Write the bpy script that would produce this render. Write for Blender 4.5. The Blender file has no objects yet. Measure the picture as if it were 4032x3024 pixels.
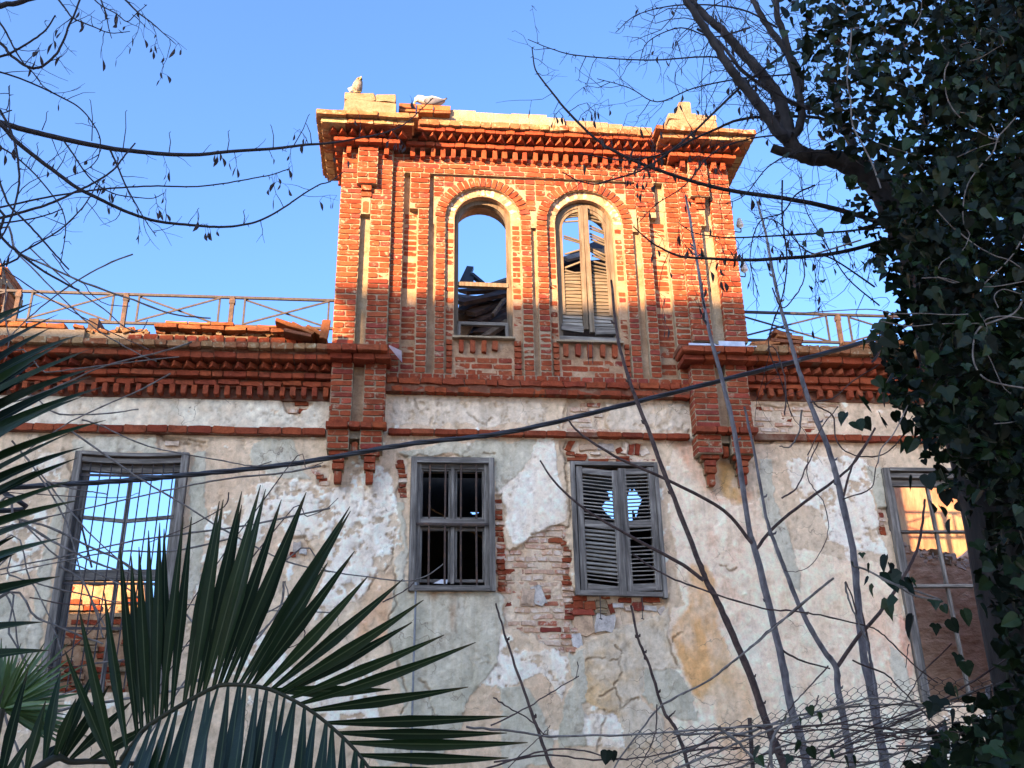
import bpy, math, random
import numpy as np
from mathutils import Vector, Matrix, Quaternion

random.seed(7)
RNG = np.random.default_rng(11)
scene = bpy.context.scene
COL = scene.collection
PI = math.pi

# ------------------------------------------------------------------ camera
EYE = np.array([0.0, 0.0, 1.7])
F_PX = 4000.0                                  # focal length in photograph pixels (4032 wide)
PITCH, YAW, ROLL = math.radians(23.553), math.radians(6.068), math.radians(-1.134)


def camera_axes():
    f = np.array([math.sin(YAW) * math.cos(PITCH), math.cos(YAW) * math.cos(PITCH), math.sin(PITCH)])
    r = np.array([math.cos(YAW), -math.sin(YAW), 0.0])
    u = np.cross(r, f)
    c, s = math.cos(ROLL), math.sin(ROLL)
    return np.array([c * r + s * u, -s * r + c * u, f])


AX = camera_axes()
cam_data = bpy.data.cameras.new('camera')
cam_data.sensor_width = 36.0
cam_data.lens = 36.0 * F_PX / 4032.0
cam_data.clip_start = 0.05
cam_data.clip_end = 2000.0
cam = bpy.data.objects.new('camera', cam_data)
COL.objects.link(cam)
m = Matrix.Identity(4)
for i in range(3):
    m[i][0], m[i][1], m[i][2], m[i][3] = AX[0][i], AX[1][i], -AX[2][i], EYE[i]
cam.matrix_world = m
scene.camera = cam

# ------------------------------------------------------------------ light
SUN_EL, SUN_AZ = math.radians(20.0), math.radians(40.0)     # azimuth: to the left of straight behind the camera
SUN_DIR = Vector((-math.sin(SUN_AZ) * math.cos(SUN_EL), -math.cos(SUN_AZ) * math.cos(SUN_EL), math.sin(SUN_EL)))
world = bpy.data.worlds.new('World')
scene.world = world
world.use_nodes = True
wn = world.node_tree.nodes
wn.clear()
sky = wn.new('ShaderNodeTexSky')
sky.sky_type = 'NISHITA'
sky.sun_disc = False
sky.sun_elevation = SUN_EL
sky.sun_rotation = math.atan2(SUN_DIR.x, SUN_DIR.y)
sky.air_density = 0.78
sky.dust_density = 3.0
sky.ozone_density = 6.2
bg = wn.new('ShaderNodeBackground')
bg.inputs['Strength'].default_value = 0.115
wo = wn.new('ShaderNodeOutputWorld')
world.node_tree.links.new(sky.outputs[0], bg.inputs[0])
world.node_tree.links.new(bg.outputs[0], wo.inputs[0])

sun_data = bpy.data.lights.new('sun', 'SUN')
sun_data.energy = 5.0
sun_data.angle = math.radians(0.5)
sun_data.color = (1.0, 0.60, 0.30)
sun = bpy.data.objects.new('sun', sun_data)
COL.objects.link(sun)
sun.rotation_euler = (-SUN_DIR).to_track_quat('-Z', 'Y').to_euler()
sun.location = (-8, -10, 16)

scene.view_settings.view_transform = 'Standard'
scene.view_settings.look = 'None'
scene.view_settings.exposure = 2.50
scene.view_settings.gamma = 1.0
scene.view_settings.use_curve_mapping = False
scene.render.engine = 'CYCLES'
scene.cycles.max_bounces = 6

# ------------------------------------------------------------------ measuring: a point of the photograph at a given distance in the place
ZOOM = {'1': (1150, 280, .4521), '2': (2050, 350, .4521), '3': (1150, 1000, .4521), '4': (2050, 1000, .4521),
        '5': (0, 1000, .5877), '6': (1150, 1700, .4521), '7': (2000, 1700, .4521), '8': (0, 1700, .5877),
        'a': (2800, 0, .557), 'b': (2800, 900, .557), 'c': (2800, 1800, .557), 'd': (2000, 2200, .557),
        'e': (2800, 2200, .557), 'f': (0, 2100, .5877), 'g': (900, 2100, .5877), 'h': (0, 0, .6027),
        'o': (0, 0, 1.8228), 's': (0, 0, 1.0)}


def at(k, x, y, Y=10.0):
    a, b, s = ZOOM[k]
    px, py = a + x * s, b + y * s
    d = ((px - 2016) / F_PX) * AX[0] - ((py - 1512) / F_PX) * AX[1] + AX[2]
    return Vector(EYE + d * (Y / d[1]))


def trace(k, pts, Y0=10.0, Y1=None):
    n = len(pts)
    Y1 = Y0 if Y1 is None else Y1
    return [at(k, p[0], p[1], Y0 + (Y1 - Y0) * i / max(1, n - 1)) for i, p in enumerate(pts)]


# ------------------------------------------------------------------ materials
def new_mat(name):
    mt = bpy.data.materials.new(name)
    mt.use_nodes = True
    nt = mt.node_tree
    return mt, nt.nodes, nt.links, nt.nodes['Principled BSDF']


def coords(nodes, links, scale, stretch=(1, 1, 1), obj=False):
    if obj:
        src = nodes.new('ShaderNodeTexCoord').outputs['Object']
    else:
        src = nodes.new('ShaderNodeNewGeometry').outputs['Position']
    mp = nodes.new('ShaderNodeMapping')
    mp.inputs['Scale'].default_value = tuple(scale * s for s in stretch)
    links.new(src, mp.inputs['Vector'])
    return mp.outputs[0]


def noise(nodes, links, vec, scale=1.0, detail=4, rough=.6):
    n = nodes.new('ShaderNodeTexNoise')
    n.inputs['Scale'].default_value = scale
    n.inputs['Detail'].default_value = detail
    n.inputs['Roughness'].default_value = rough
    links.new(vec, n.inputs['Vector'])
    return n.outputs[0]


def ramp(nodes, links, fac, stops):
    r = nodes.new('ShaderNodeValToRGB')
    e = r.color_ramp.elements
    while len(e) < len(stops):
        e.new(.5)
    for el, (p, c) in zip(e, stops):
        el.position = p
        el.color = (c[0], c[1], c[2], 1) if hasattr(c, '__len__') else (c, c, c, 1)
    links.new(fac, r.inputs[0])
    return r.outputs[0]


def mix(nodes, links, fac, a, b, mode='MIX'):
    n = nodes.new('ShaderNodeMix')
    n.data_type = 'RGBA'
    n.blend_type = mode
    for sock, v in ((n.inputs[0], fac), (n.inputs[6], a), (n.inputs[7], b)):
        if hasattr(v, 'is_linked'):
            links.new(v, sock)
        elif hasattr(v, '__len__'):
            sock.default_value = (v[0], v[1], v[2], 1)
        else:
            sock.default_value = v
    return n.outputs[2]


def bump(nodes, links, bsdf, h, strength=.5, dist=.01):
    b = nodes.new('ShaderNodeBump')
    b.inputs['Strength'].default_value = strength
    b.inputs['Distance'].default_value = dist
    links.new(h, b.inputs['Height'])
    links.new(b.outputs[0], bsdf.inputs['Normal'])


def simple(name, stops, scale=8, stretch=(1, 1, 1), rough=.8, bstr=.4, bdist=.006, obj=False, metal=0, spec=.3, detail=5):
    mt, nd, lk, bs = new_mat(name)
    v = coords(nd, lk, scale, stretch, obj)
    n = noise(nd, lk, v, 1, detail)
    c = ramp(nd, lk, n, stops)
    lk.new(c, bs.inputs['Base Color'])
    bs.inputs['Roughness'].default_value = rough
    bs.inputs['Metallic'].default_value = metal
    bs.inputs['Specular IOR Level'].default_value = spec
    if bstr:
        bump(nd, lk, bs, n, bstr, bdist)
    return mt


def tinted(name, stops, wash=None, wash_at=(.6, .7), rough=.9, dirt=.5):
    """stops: colours over the per-piece tint; wash: pale lime or mortar smeared in patches over the pieces."""
    mt, nd, lk, bs = new_mat(name)
    at_ = nd.new('ShaderNodeAttribute')
    at_.attribute_name = 'tint'
    oi = nd.new('ShaderNodeObjectInfo')
    ad = nd.new('ShaderNodeMath')
    ad.operation = 'ADD'
    lk.new(at_.outputs['Fac'], ad.inputs[0])
    lk.new(oi.outputs['Random'], ad.inputs[1])
    fr = nd.new('ShaderNodeMath')
    fr.operation = 'FRACT'
    lk.new(ad.outputs[0], fr.inputs[0])
    col = ramp(nd, lk, fr.outputs[0], stops)
    v = coords(nd, lk, 1)
    fine = noise(nd, lk, v, 45, 6, .7)
    mid = noise(nd, lk, v, 9, 5, .6)
    col = mix(nd, lk, dirt, col, ramp(nd, lk, fine, [(.3, .45), (.5, 1.0), (.7, 1.35)]), 'MULTIPLY')
    col = mix(nd, lk, .6, col, ramp(nd, lk, mid, [(.30, .42), (.5, 1.0), (.68, 1.3)]), 'MULTIPLY')
    if wash:
        w = noise(nd, lk, v, 13, 7, .68)
        wm = ramp(nd, lk, w, [(wash_at[0], 0), (wash_at[1], 1)])
        col = mix(nd, lk, wm, col, wash)
    lk.new(col, bs.inputs['Base Color'])
    bs.inputs['Roughness'].default_value = rough
    bs.inputs['Specular IOR Level'].default_value = .15
    bump(nd, lk, bs, fine, .7, .008)
    return mt


BRICK_STOPS = [(0, (0.220, 0.042, 0.016)), (.2, (0.253, 0.056, 0.021)), (.4, (0.180, 0.032, 0.013)), (.6, (0.264, 0.068, 0.027)), (.75, (0.203, 0.044, 0.018)),
               (.9, (0.187, 0.036, 0.025)), (1, (0.309, 0.066, 0.034))]
M_BRICK = tinted('red_brick', BRICK_STOPS, (0.320, 0.248, 0.160), (.57, .68))
M_CORNICE = tinted('cornice_brick', [(0, (0.220, 0.044, 0.018)), (.3, (0.253, 0.059, 0.021)), (.55, (0.187, 0.035, 0.016)), (.8, (0.241, 0.064, 0.027)), (1, (0.164, 0.032, 0.016))],
                   (0.299, 0.229, 0.152), (.64, .74))
M_COPING = tinted('weathered_coping_brick', [(0, (0.230, 0.080, 0.031)), (.3, (0.254, 0.159, 0.074)), (.5, (0.218, 0.073, 0.031)), (.75, (0.242, 0.133, 0.057)), (1, (0.196, 0.059, 0.026))],
                  (0.354, 0.292, 0.177), (.54, .66))
M_LEDGE = tinted('ledge_brick', [(0, (0.242, 0.080, 0.034)), (.3, (0.311, 0.252, 0.126)), (.5, (0.254, 0.093, 0.037)), (.7, (0.277, 0.186, 0.086)), (1, (0.230, 0.073, 0.031))],
                 (0.422, 0.340, 0.224), (.56, .66))
M_WASHED = tinted('limewashed_brick', [(0, (.52, .31, .19)), (.2, (.57, .43, .30)), (.4, (.45, .22, .13)), (.6, (.60, .48, .35)), (.8, (.34, .09, .045)), (1, (.54, .36, .23))],
                  (.64, .54, .42), (.5, .62))
M_STONE = tinted('rubble_stone', [(0, (.45, .42, .38)), (.25, (.48, .30, .16)), (.5, (.55, .52, .47)), (.75, (.40, .33, .26)), (1, (.50, .46, .40))])
M_TILE = tinted('roof_tile', [(0, (0.266, 0.086, 0.029)), (.4, (0.300, 0.119, 0.043)), (.7, (0.218, 0.073, 0.029)), (1, (0.173, 0.066, 0.034))], (0.229, 0.179, 0.120), (.63, .75))


def mortar_mat(name, a, b, c):
    mt, nd, lk, bs = new_mat(name)
    v = coords(nd, lk, 1)
    n1 = noise(nd, lk, v, 6, 6, .65)
    n2 = noise(nd, lk, v, 40, 6, .7)
    col = ramp(nd, lk, n1, [(.3, a), (.5, b), (.7, c)])
    col = mix(nd, lk, .5, col, ramp(nd, lk, n2, [(.3, .55), (.5, 1.0), (.7, 1.2)]), 'MULTIPLY')
    lk.new(col, bs.inputs['Base Color'])
    bs.inputs['Roughness'].default_value = .95
    bs.inputs['Specular IOR Level'].default_value = .1
    bump(nd, lk, bs, n2, .8, .012)
    return mt


M_MORTAR = mortar_mat('lime_mortar', (0.217, 0.151, 0.086), (0.290, 0.221, 0.138), (0.339, 0.272, 0.190))
M_OLDRENDER = mortar_mat('old_render', (.24, .145, .085), (.34, .215, .125), (.44, .31, .20))
M_BLOCK = mortar_mat('limestone_block', (0.176, 0.132, 0.076), (0.240, 0.184, 0.112), (0.216, 0.120, 0.064))
M_REDCORE = mortar_mat('broken_brick_core', (0.109, 0.038, 0.022), (0.163, 0.066, 0.038), (0.229, 0.152, 0.098))
M_WHITEEDGE = mortar_mat('white_lime_band', (0.216, 0.164, 0.100), (0.288, 0.228, 0.148), (0.336, 0.276, 0.192))


def plaster_mat():
    mt, nd, lk, bs = new_mat('peeling_plaster')
    vc = nd.new('ShaderNodeAttribute')
    vc.attribute_name = 'paint'
    v = coords(nd, lk, 1)
    n1 = noise(nd, lk, v, 5, 7, .62)
    n2 = noise(nd, lk, v, 60, 5, .7)
    vs = coords(nd, lk, 1, (14, 14, 1.2))
    n3 = noise(nd, lk, vs, 1, 5, .6)
    col = mix(nd, lk, .7, vc.outputs['Color'], ramp(nd, lk, n1, [(.3, .78), (.5, 1.0), (.7, 1.14)]), 'MULTIPLY')
    col = mix(nd, lk, .5, col, ramp(nd, lk, n2, [(.28, .72), (.5, 1.0), (.7, 1.12)]), 'MULTIPLY')
    col = mix(nd, lk, .35, col, ramp(nd, lk, n3, [(.3, (.8, .72, .62)), (.5, (1, 1, 1)), (.7, (1.06, 1.06, 1.08))]), 'MULTIPLY')
    wn_ = nd.new('ShaderNodeVectorMath')
    wn_.operation = 'MULTIPLY_ADD'
    nz = nd.new('ShaderNodeTexNoise')
    nz.inputs['Scale'].default_value = 7
    nz.inputs['Detail'].default_value = 5
    lk.new(v, nz.inputs['Vector'])
    lk.new(nz.outputs['Color'], wn_.inputs[0])
    wn_.inputs[1].default_value = (.22, .22, .22)
    lk.new(v, wn_.inputs[2])
    vo = nd.new('ShaderNodeTexVoronoi')
    vo.feature = 'DISTANCE_TO_EDGE'
    vo.inputs['Scale'].default_value = 2.1
    lk.new(wn_.outputs[0], vo.inputs['Vector'])
    hair = ramp(nd, lk, vo.outputs['Distance'], [(0, 1), (.010, 0)])
    where = ramp(nd, lk, noise(nd, lk, v, 1.6, 3), [(.5, 0), (.6, .75)])
    hm = mix(nd, lk, 1.0, hair, where, 'MULTIPLY')
    col = mix(nd, lk, hm, col, (.14, .10, .075))
    lk.new(col, bs.inputs['Base Color'])
    bs.inputs['Roughness'].default_value = .92
    bs.inputs['Specular IOR Level'].default_value = .15
    ad = nd.new('ShaderNodeMath')
    ad.operation = 'ADD'
    lk.new(n1, ad.inputs[0])
    lk.new(n2, ad.inputs[1])
    bump(nd, lk, bs, ad.outputs[0], .7, .01)
    return mt


M_PLASTER = plaster_mat()


def wood(name, dark, mid, light, obj=False, stretch=(30, 30, 2.2)):
    mt, nd, lk, bs = new_mat(name)
    v = coords(nd, lk, 1, stretch, obj)
    n = noise(nd, lk, v, 1, 6, .65)
    n2 = noise(nd, lk, coords(nd, lk, 5), 1, 4)
    col = ramp(nd, lk, n, [(.3, dark), (.5, mid), (.7, light)])
    col = mix(nd, lk, .6, col, ramp(nd, lk, n2, [(.3, .65), (.6, 1.1)]), 'MULTIPLY')
    lk.new(col, bs.inputs['Base Color'])
    bs.inputs['Roughness'].default_value = .75
    bs.inputs['Specular IOR Level'].default_value = .25
    bump(nd, lk, bs, n, .5, .004)
    return mt


M_GREYWOOD = wood('weathered_grey_wood', (0.046, 0.041, 0.034), (0.138, 0.124, 0.105), (0.306, 0.281, 0.237))
M_PALEWOOD = wood('sun_bleached_wood', (0.066, 0.048, 0.029), (0.141, 0.108, 0.070), (0.207, 0.170, 0.120))
M_SLATWOOD = wood('grey_slat_wood', (0.082, 0.076, 0.065), (0.204, 0.189, 0.159), (0.377, 0.349, 0.297), stretch=(2.5, 30, 30))
M_GREYRAIL = wood('weathered_grey_rail', (0.046, 0.041, 0.034), (0.138, 0.124, 0.105), (0.306, 0.281, 0.237), stretch=(2.2, 30, 30))
M_PALESLAT = wood('pale_slat_wood', (0.070, 0.054, 0.033), (0.133, 0.108, 0.070), (0.190, 0.162, 0.116), stretch=(2.5, 30, 30))
M_DARKWOOD = wood('charred_wood', (.02, .014, .01), (.06, .035, .02), (.14, .08, .045), stretch=(6, 6, 14))
M_IRON = simple('rusty_iron', [(.3, (.035, .028, .025)), (.55, (.075, .05, .038)), (.75, (.15, .07, .035))], 18, rough=.7, metal=.2)
M_CONDUIT = simple('grey_conduit', [(.3, (.16, .17, .175)), (.7, (.24, .25, .25))], 15, rough=.6, bstr=.1)
M_DARKIRON = simple('dark_iron', [(.3, (.025, .024, .026)), (.7, (.06, .05, .048))], 20, rough=.6, metal=.3)
M_CABLE = simple('black_cable', [(.3, (.006, .007, .009)), (.7, (.014, .015, .018))], 30, rough=.45, bstr=.2, spec=.5)
M_ZINC = simple('dull_zinc_sheet', [(.3, (.35, .36, .38)), (.7, (.55, .56, .58))], 12, rough=.45, metal=.5, bstr=.15)
M_PORCELAIN = simple('porcelain', [(.3, (.62, .58, .52)), (.7, (.72, .68, .6))], 20, rough=.25, bstr=.0, spec=.5)
M_BARK = simple('grey_smooth_bark', [(.3, (0.075, 0.069, 0.071)), (.5, (0.149, 0.138, 0.140)), (.7, (0.230, 0.213, 0.207))], 22, (1, 1, .5), rough=.8, bstr=.5)
M_LIMB = simple('dark_limb_bark', [(.3, (0.020, 0.019, 0.019)), (.5, (0.041, 0.038, 0.038)), (.7, (0.063, 0.058, 0.057))], 22, (1, 1, .5), rough=.8, bstr=.5)
M_BROWNBARK = simple('red_brown_bark', [(.3, (.035, .022, .018)), (.5, (.07, .045, .038)), (.7, (.11, .075, .06))], 25, rough=.75, bstr=.4)
M_TWIG = simple('dark_thorny_bark', [(.3, (.012, .010, .011)), (.7, (.04, .032, .03))], 30, rough=.8, bstr=.3)
M_TRUNK = simple('furrowed_bark', [(.3, (0.010, 0.008, 0.007)), (.5, (0.028, 0.022, 0.018)), (.7, (0.052, 0.042, 0.033))], 9, (0.812, 0.812, 0.227), rough=.95, bstr=1.0, bdist=.03)
M_DRYVINE = simple('dry_vine_bark', [(.3, (.085, .07, .058)), (.5, (.15, .13, .11)), (.7, (.24, .22, .19))], 25, rough=.8, bstr=.4)
M_POD = simple('dry_seed_pod', [(.3, (.012, .009, .008)), (.7, (.045, .028, .02))], 40, rough=.7, bstr=.3)
M_WIRE = simple('galvanised_wire', [(.3, (.05, .045, .04)), (.7, (.11, .10, .09))], 30, rough=.6, metal=.3, bstr=0)


def leaf_mat(name, dark, mid, light, rough=.35, vein=False, spec=.5):
    mt, nd, lk, bs = new_mat(name)
    oi = nd.new('ShaderNodeObjectInfo')
    at_ = nd.new('ShaderNodeAttribute')
    at_.attribute_name = 'tint'
    ad = nd.new('ShaderNodeMath')
    lk.new(at_.outputs['Fac'], ad.inputs[0])
    lk.new(oi.outputs['Random'], ad.inputs[1])
    fr = nd.new('ShaderNodeMath')
    fr.operation = 'FRACT'
    lk.new(ad.outputs[0], fr.inputs[0])
    col = ramp(nd, lk, fr.outputs[0], [(0, dark), (.5, mid), (.85, light), (1, dark)])
    n = noise(nd, lk, coords(nd, lk, 25), 1, 4)
    col = mix(nd, lk, .5, col, ramp(nd, lk, n, [(.3, .7), (.7, 1.2)]), 'MULTIPLY')
    for nm, stops, c in (('rib', [(.86, 0), (.97, .7)], (.085, .11, .045)), ('tip', [(.86, 0), (1.0, .8)], (.075, .048, .02))):
        a2 = nd.new('ShaderNodeAttribute')
        a2.attribute_name = nm
        col = mix(nd, lk, ramp(nd, lk, a2.outputs['Fac'], stops), col, c)
    lk.new(col, bs.inputs['Base Color'])
    lk.new(ramp(nd, lk, fr.outputs[0], [(0, rough + .25), (.45, rough), (.75, rough - .12), (1, rough + .2)]), bs.inputs['Roughness'])
    bs.inputs['Specular IOR Level'].default_value = spec
    bump(nd, lk, bs, n, .35, .005)
    return mt


M_IVY = leaf_mat('ivy_leaf', (.002, .005, .002), (.005, .013, .003), (.018, .038, .010), .45, spec=.18)
M_PALM = leaf_mat('palm_leaflet', (.006, .015, .003), (.010, .024, .005), (.016, .034, .008), .5, spec=.16)
M_PALMTOP = leaf_mat('palm_leaflet_upper_face', (.007, .017, .006), (.010, .024, .008), (.014, .030, .010), .42, spec=.35)
M_FAN = leaf_mat('fan_palm_leaf', (0.045, 0.090, 0.018), (0.068, 0.128, 0.024), (0.090, 0.165, 0.030), .45)
M_RACHIS = simple('palm_rachis', [(.3, (0.023, 0.023, 0.010)), (.7, (0.045, 0.041, 0.018))], 20, rough=.6, bstr=.2)
M_GROUND = simple('pale_bounce_ground', [(.3, (.30, .25, .18)), (.5, (.38, .32, .24)), (.7, (.33, .31, .20))], 1.4, rough=.95, bstr=.8, bdist=.05)  # unseen ground, made pale so it bounces skylight up the wall
M_GULLWHITE = simple('white_feathers', [(.3, (0.336, 0.326, 0.302)), (.7, (0.384, 0.374, 0.355))], 30, rough=.7, bstr=.2)
M_GULLGREY = simple('grey_feathers', [(.3, (.09, .09, .10)), (.7, (.14, .14, .155))], 30, (1, 1, 1), rough=.7, bstr=.2)
M_GULLBROWN = simple('mottled_feathers', [(.35, (0.096, 0.072, 0.048)), (.5, (0.192, 0.158, 0.115)), (.65, (0.278, 0.250, 0.202))], 60, rough=.8, bstr=.2)
M_GULLBLACK = simple('black_feathers', [(.3, (0.010, 0.010, 0.010)), (.7, (0.024, 0.024, 0.024))], 30, rough=.6, bstr=0)
M_BEAK = simple('yellow_beak', [(.3, (.55, .38, .08)), (.7, (.62, .45, .12))], 30, rough=.4, bstr=0)
M_HOUSE = simple('neighbour_render', [(.3, (.60, .52, .42)), (.7, (.70, .62, .52))], 2, rough=.9, bstr=.3)
M_DARKROOM = simple('dark_room_plaster', [(.3, (.03, .026, .022)), (.7, (.07, .06, .05))], 3, rough=.95)  # near-black: the closed room's darkness is put into the colour
M_INTERIOR = simple('interior_plaster', [(.3, (0.216, 0.136, 0.072)), (.45, (0.288, 0.200, 0.116)), (.58, (0.240, 0.108, 0.064)), (.7, (0.304, 0.216, 0.128))], 2.2, (1.8, 1, .45), rough=.9, bstr=.9, bdist=.05)  # reddish upright streaks put branch shade into the wall colour
M_RUBBLEWALL = simple('interior_rubble_wall', [(.3, (.36, .23, .145)), (.5, (.55, .39, .265)), (.7, (.68, .53, .39))], 5, (1, 1, 1.8), rough=.95, bstr=1.0, bdist=.06)

# ------------------------------------------------------------------ object helpers


def link(o):
    COL.objects.link(o)
    return o


def tag(o, label, cat, group=None):
    o['label'] = label
    o['category'] = cat
    if group:
        o['group'] = group
    return o


def thing(name, loc, label, cat, group=None):
    o = link(bpy.data.objects.new(name, None))
    o.location = loc
    o.empty_display_size = .2
    bpy.context.view_layer.update()
    return tag(o, label, cat, group)


def child(o, parent):
    """Parent without moving: everything is modelled in world coordinates."""
    if parent is not None:
        o.parent = parent
        o.matrix_parent_inverse = WORLD_INV[parent.name] if parent.name in WORLD_INV else Matrix.Identity(4)
    return o


WORLD_INV = {}


class MB:
    """Collects world-space shapes; build() links them as ONE mesh object."""

    def __init__(self):
        self.v, self.f, self.t, self.m = [], [], [], []
        self.tint, self.mi = 0.0, 0

    def add(self, verts, faces):
        b = len(self.v)
        self.v.extend(tuple(p) for p in verts)
        self.f.extend(tuple(b + i for i in f) for f in faces)
        self.t.extend([self.tint] * len(verts))
        self.m.extend([self.mi] * len(faces))
        return self

    def box(self, x0, x1, y0, y1, z0, z1):
        vs = [(x, y, z) for z in (z0, z1) for y in (y0, y1) for x in (x0, x1)]
        return self.add(vs, [(0, 1, 5, 4), (2, 6, 7, 3), (0, 4, 6, 2), (1, 3, 7, 5), (4, 5, 7, 6), (0, 2, 3, 1)])

    def bar(self, p0, p1, w, t, up=None, jag=0):
        """A squared beam from p0 to p1, w wide and t thick."""
        p0, p1 = Vector(p0), Vector(p1)
        d = (p1 - p0).normalized()
        u = Vector(up) if up is not None else Vector((0, -1, 0))
        s = d.cross(u)
        if s.length < 1e-4:
            s = d.cross(Vector((1, 0, 0)))
        s.normalize()
        n = s.cross(d).normalized()
        vs = []
        for p, e in ((p0, -1), (p1, 1)):
            for a, b in ((-1, -1), (1, -1), (1, 1), (-1, 1)):
                vs.append(p + s * (a * w / 2) + n * (b * t / 2) + d * (random.uniform(0, jag) * e if jag else 0))
        return self.add(vs, [(0, 3, 2, 1), (4, 5, 6, 7), (0, 1, 5, 4), (1, 2, 6, 5), (2, 3, 7, 6), (3, 0, 4, 7)])

    def tube(self, pts, radii, n=6, cap=True):
        pts = [Vector(p) for p in pts]
        k = len(pts)
        if not hasattr(radii, '__len__'):
            radii = [radii] * k
        rings = []
        ref = Vector((.31, .17, .93))
        for i, p in enumerate(pts):
            d = (pts[min(i + 1, k - 1)] - pts[max(i - 1, 0)])
            if d.length < 1e-9:
                d = Vector((0, 0, 1))
            d.normalize()
            s = d.cross(ref)
            if s.length < .05:
                s = d.cross(Vector((1, 0, 0)))
            s.normalize()
            ref = d.cross(s) * -1 if False else s.cross(d)
            b = s.cross(d)
            rings.append([p + (s * math.cos(a) + b * math.sin(a)) * radii[i] for a in (2 * PI * j / n for j in range(n))])
        vs = [q for r in rings for q in r]
        fs = []
        for i in range(k - 1):
            for j in range(n):
                a, b2 = i * n + j, i * n + (j + 1) % n
                fs.append((a, b2, b2 + n, a + n))
        if cap:
            fs.append(tuple(range(n)))
            fs.append(tuple(reversed(range((k - 1) * n, k * n))))
        return self.add(vs, fs)

    def loft(self, rings, cap=True):
        n = len(rings[0])
        vs = [q for r in rings for q in r]
        fs = [(i * n + j, i * n + (j + 1) % n, (i + 1) * n + (j + 1) % n, (i + 1) * n + j) for i in range(len(rings) - 1) for j in range(n)]
        if cap:
            fs.append(tuple(range(n)))
            fs.append(tuple(reversed(range((len(rings) - 1) * n, len(rings) * n))))
        return self.add(vs, fs)

    def mesh(self, name, mats, smooth=False):
        me = bpy.data.meshes.new(name)
        me.from_pydata(self.v, [], self.f)
        for mt in (mats if isinstance(mats, (list, tuple)) else [mats]):
            me.materials.append(mt)
        if len(set(self.m)) > 1:
            me.polygons.foreach_set('material_index', self.m)
        at_ = me.attributes.new('tint', 'FLOAT', 'POINT')
        at_.data.foreach_set('value', np.array(self.t, dtype=np.float32))
        if smooth:
            me.polygons.foreach_set('use_smooth', [True] * len(me.polygons))
        me.update()
        return me

    def build(self, name, mats, parent=None, smooth=False, kind=None):
        o = link(bpy.data.objects.new(name, self.mesh(name, mats, smooth)))
        if kind:
            o['kind'] = kind
        return child(o, parent)


def spline(pts, per=5):
    """Catmull-Rom through the points."""
    pts = [Vector(p) for p in pts]
    if len(pts) < 3:
        return pts
    P = [pts[0] * 2 - pts[1]] + pts + [pts[-1] * 2 - pts[-2]]
    out = []
    for i in range(1, len(P) - 2):
        p0, p1, p2, p3 = P[i - 1:i + 3]
        for j in range(per):
            t = j / per
            out.append(.5 * ((2 * p1) + (p2 - p0) * t + (2 * p0 - 5 * p1 + 4 * p2 - p3) * t * t + (3 * p1 - p0 - 3 * p2 + p3) * t ** 3))
    out.append(pts[-1])
    return out


def rooted(name, loc, label, cat, group=None):
    o = thing(name, loc, label, cat, group)
    WORLD_INV[o.name] = Matrix.Translation(-Vector(loc))
    return o
# ------------------------------------------------------------------ ground
g = MB()
g.box(-300, 300, -300, 300, -.5, 0)
gr = g.build('ground', M_GROUND)
gr['kind'] = 'structure'

# tall house across the lane: unseen, its stepped roof shaped to set the shadow edge
nh = rooted('neighbouring_house', (-15, -11, 0), 'tall plain rendered house with a tiled roof across the lane', 'building')
h = MB()
NX0, NX1, NY0, NY1, NZ = -34, -3, -14.0, -8.0, 15.36
h.box(NX0, -15.7, NY0, NY1, 0, NZ - .62)
h.box(-15.7, NX1, NY0, NY1, 0, NZ)
nw = h.build('wall', M_HOUSE, nh)
h = MB()
h.box(NX0 - .3, -15.7, NY0 - .3, NY1 + .3, NZ - .62, NZ - .45)
h.box(-15.698, NX1 + .3, NY0 - .3, NY1 + .3, NZ, NZ + .17)
h.build('roof', M_TILE, nh)
for k in range(9):
    for r in range(3):
        h = MB()
        x = -31 + k * 3.3
        h.box(x, x + 1.1, NY1 - .02, NY1 + .03, 1.2 + r * 3.4, 2.9 + r * 3.4)
        h.build('window', M_DARKWOOD, nh)

# ------------------------------------------------------------------ the ruined mansion
mansion = rooted('ruined_mansion', (1.4, 10.2, 0), 'roofless ruined brick mansion with a raised middle tower and peeling plaster', 'building')

# ---- bricks: a few ragged unit shapes (x, z in -.5 .. .5, front face at y = 0, going back to y = 1)


def unit_brick(seed, rag=1.0):
    r = random.Random(seed)
    out = []
    c = .06
    base = [(-.5 + c, -.5), (0, -.5), (.5 - c, -.5), (.5, -.5 + c * 2), (.5, .5 - c * 2), (.5 - c, .5), (0, .5), (-.5 + c, .5), (-.5, .5 - c * 2), (-.5, -.5 + c * 2)]
    for x, z in base:
        out.append((x + r.uniform(-.022, .022) * rag, z + r.uniform(-.06, .06) * rag))
    vs = [(x * .98, r.uniform(0, .07) * rag, z * .95) for x, z in out]
    vs += [(x, .16, z) for x, z in out]
    vs += [(x, 1.0, z) for x, z in out]
    n = len(out)
    fs = [tuple(range(n))]
    for k in range(2):
        for i in range(n):
            a, b = k * n + i, k * n + (i + 1) % n
            fs.append((b, a, a + n, b + n))
    return vs, fs


UNITS = [unit_brick(s) for s in range(10)]
ROUGH = [unit_brick(100 + s, 2.3) for s in range(8)]


def unit_mesh(name, unit, mat, tint):
    b = MB()
    b.tint = tint
    b.add(*unit)
    return b.mesh(name, mat)


MESHES = {}


def shared(kind, mat, pool):
    key = (kind, mat.name)
    if key not in MESHES:
        MESHES[key] = [unit_mesh(kind, u, mat, i * .137) for i, u in enumerate(pool)]
    return random.choice(MESHES[key])


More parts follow.
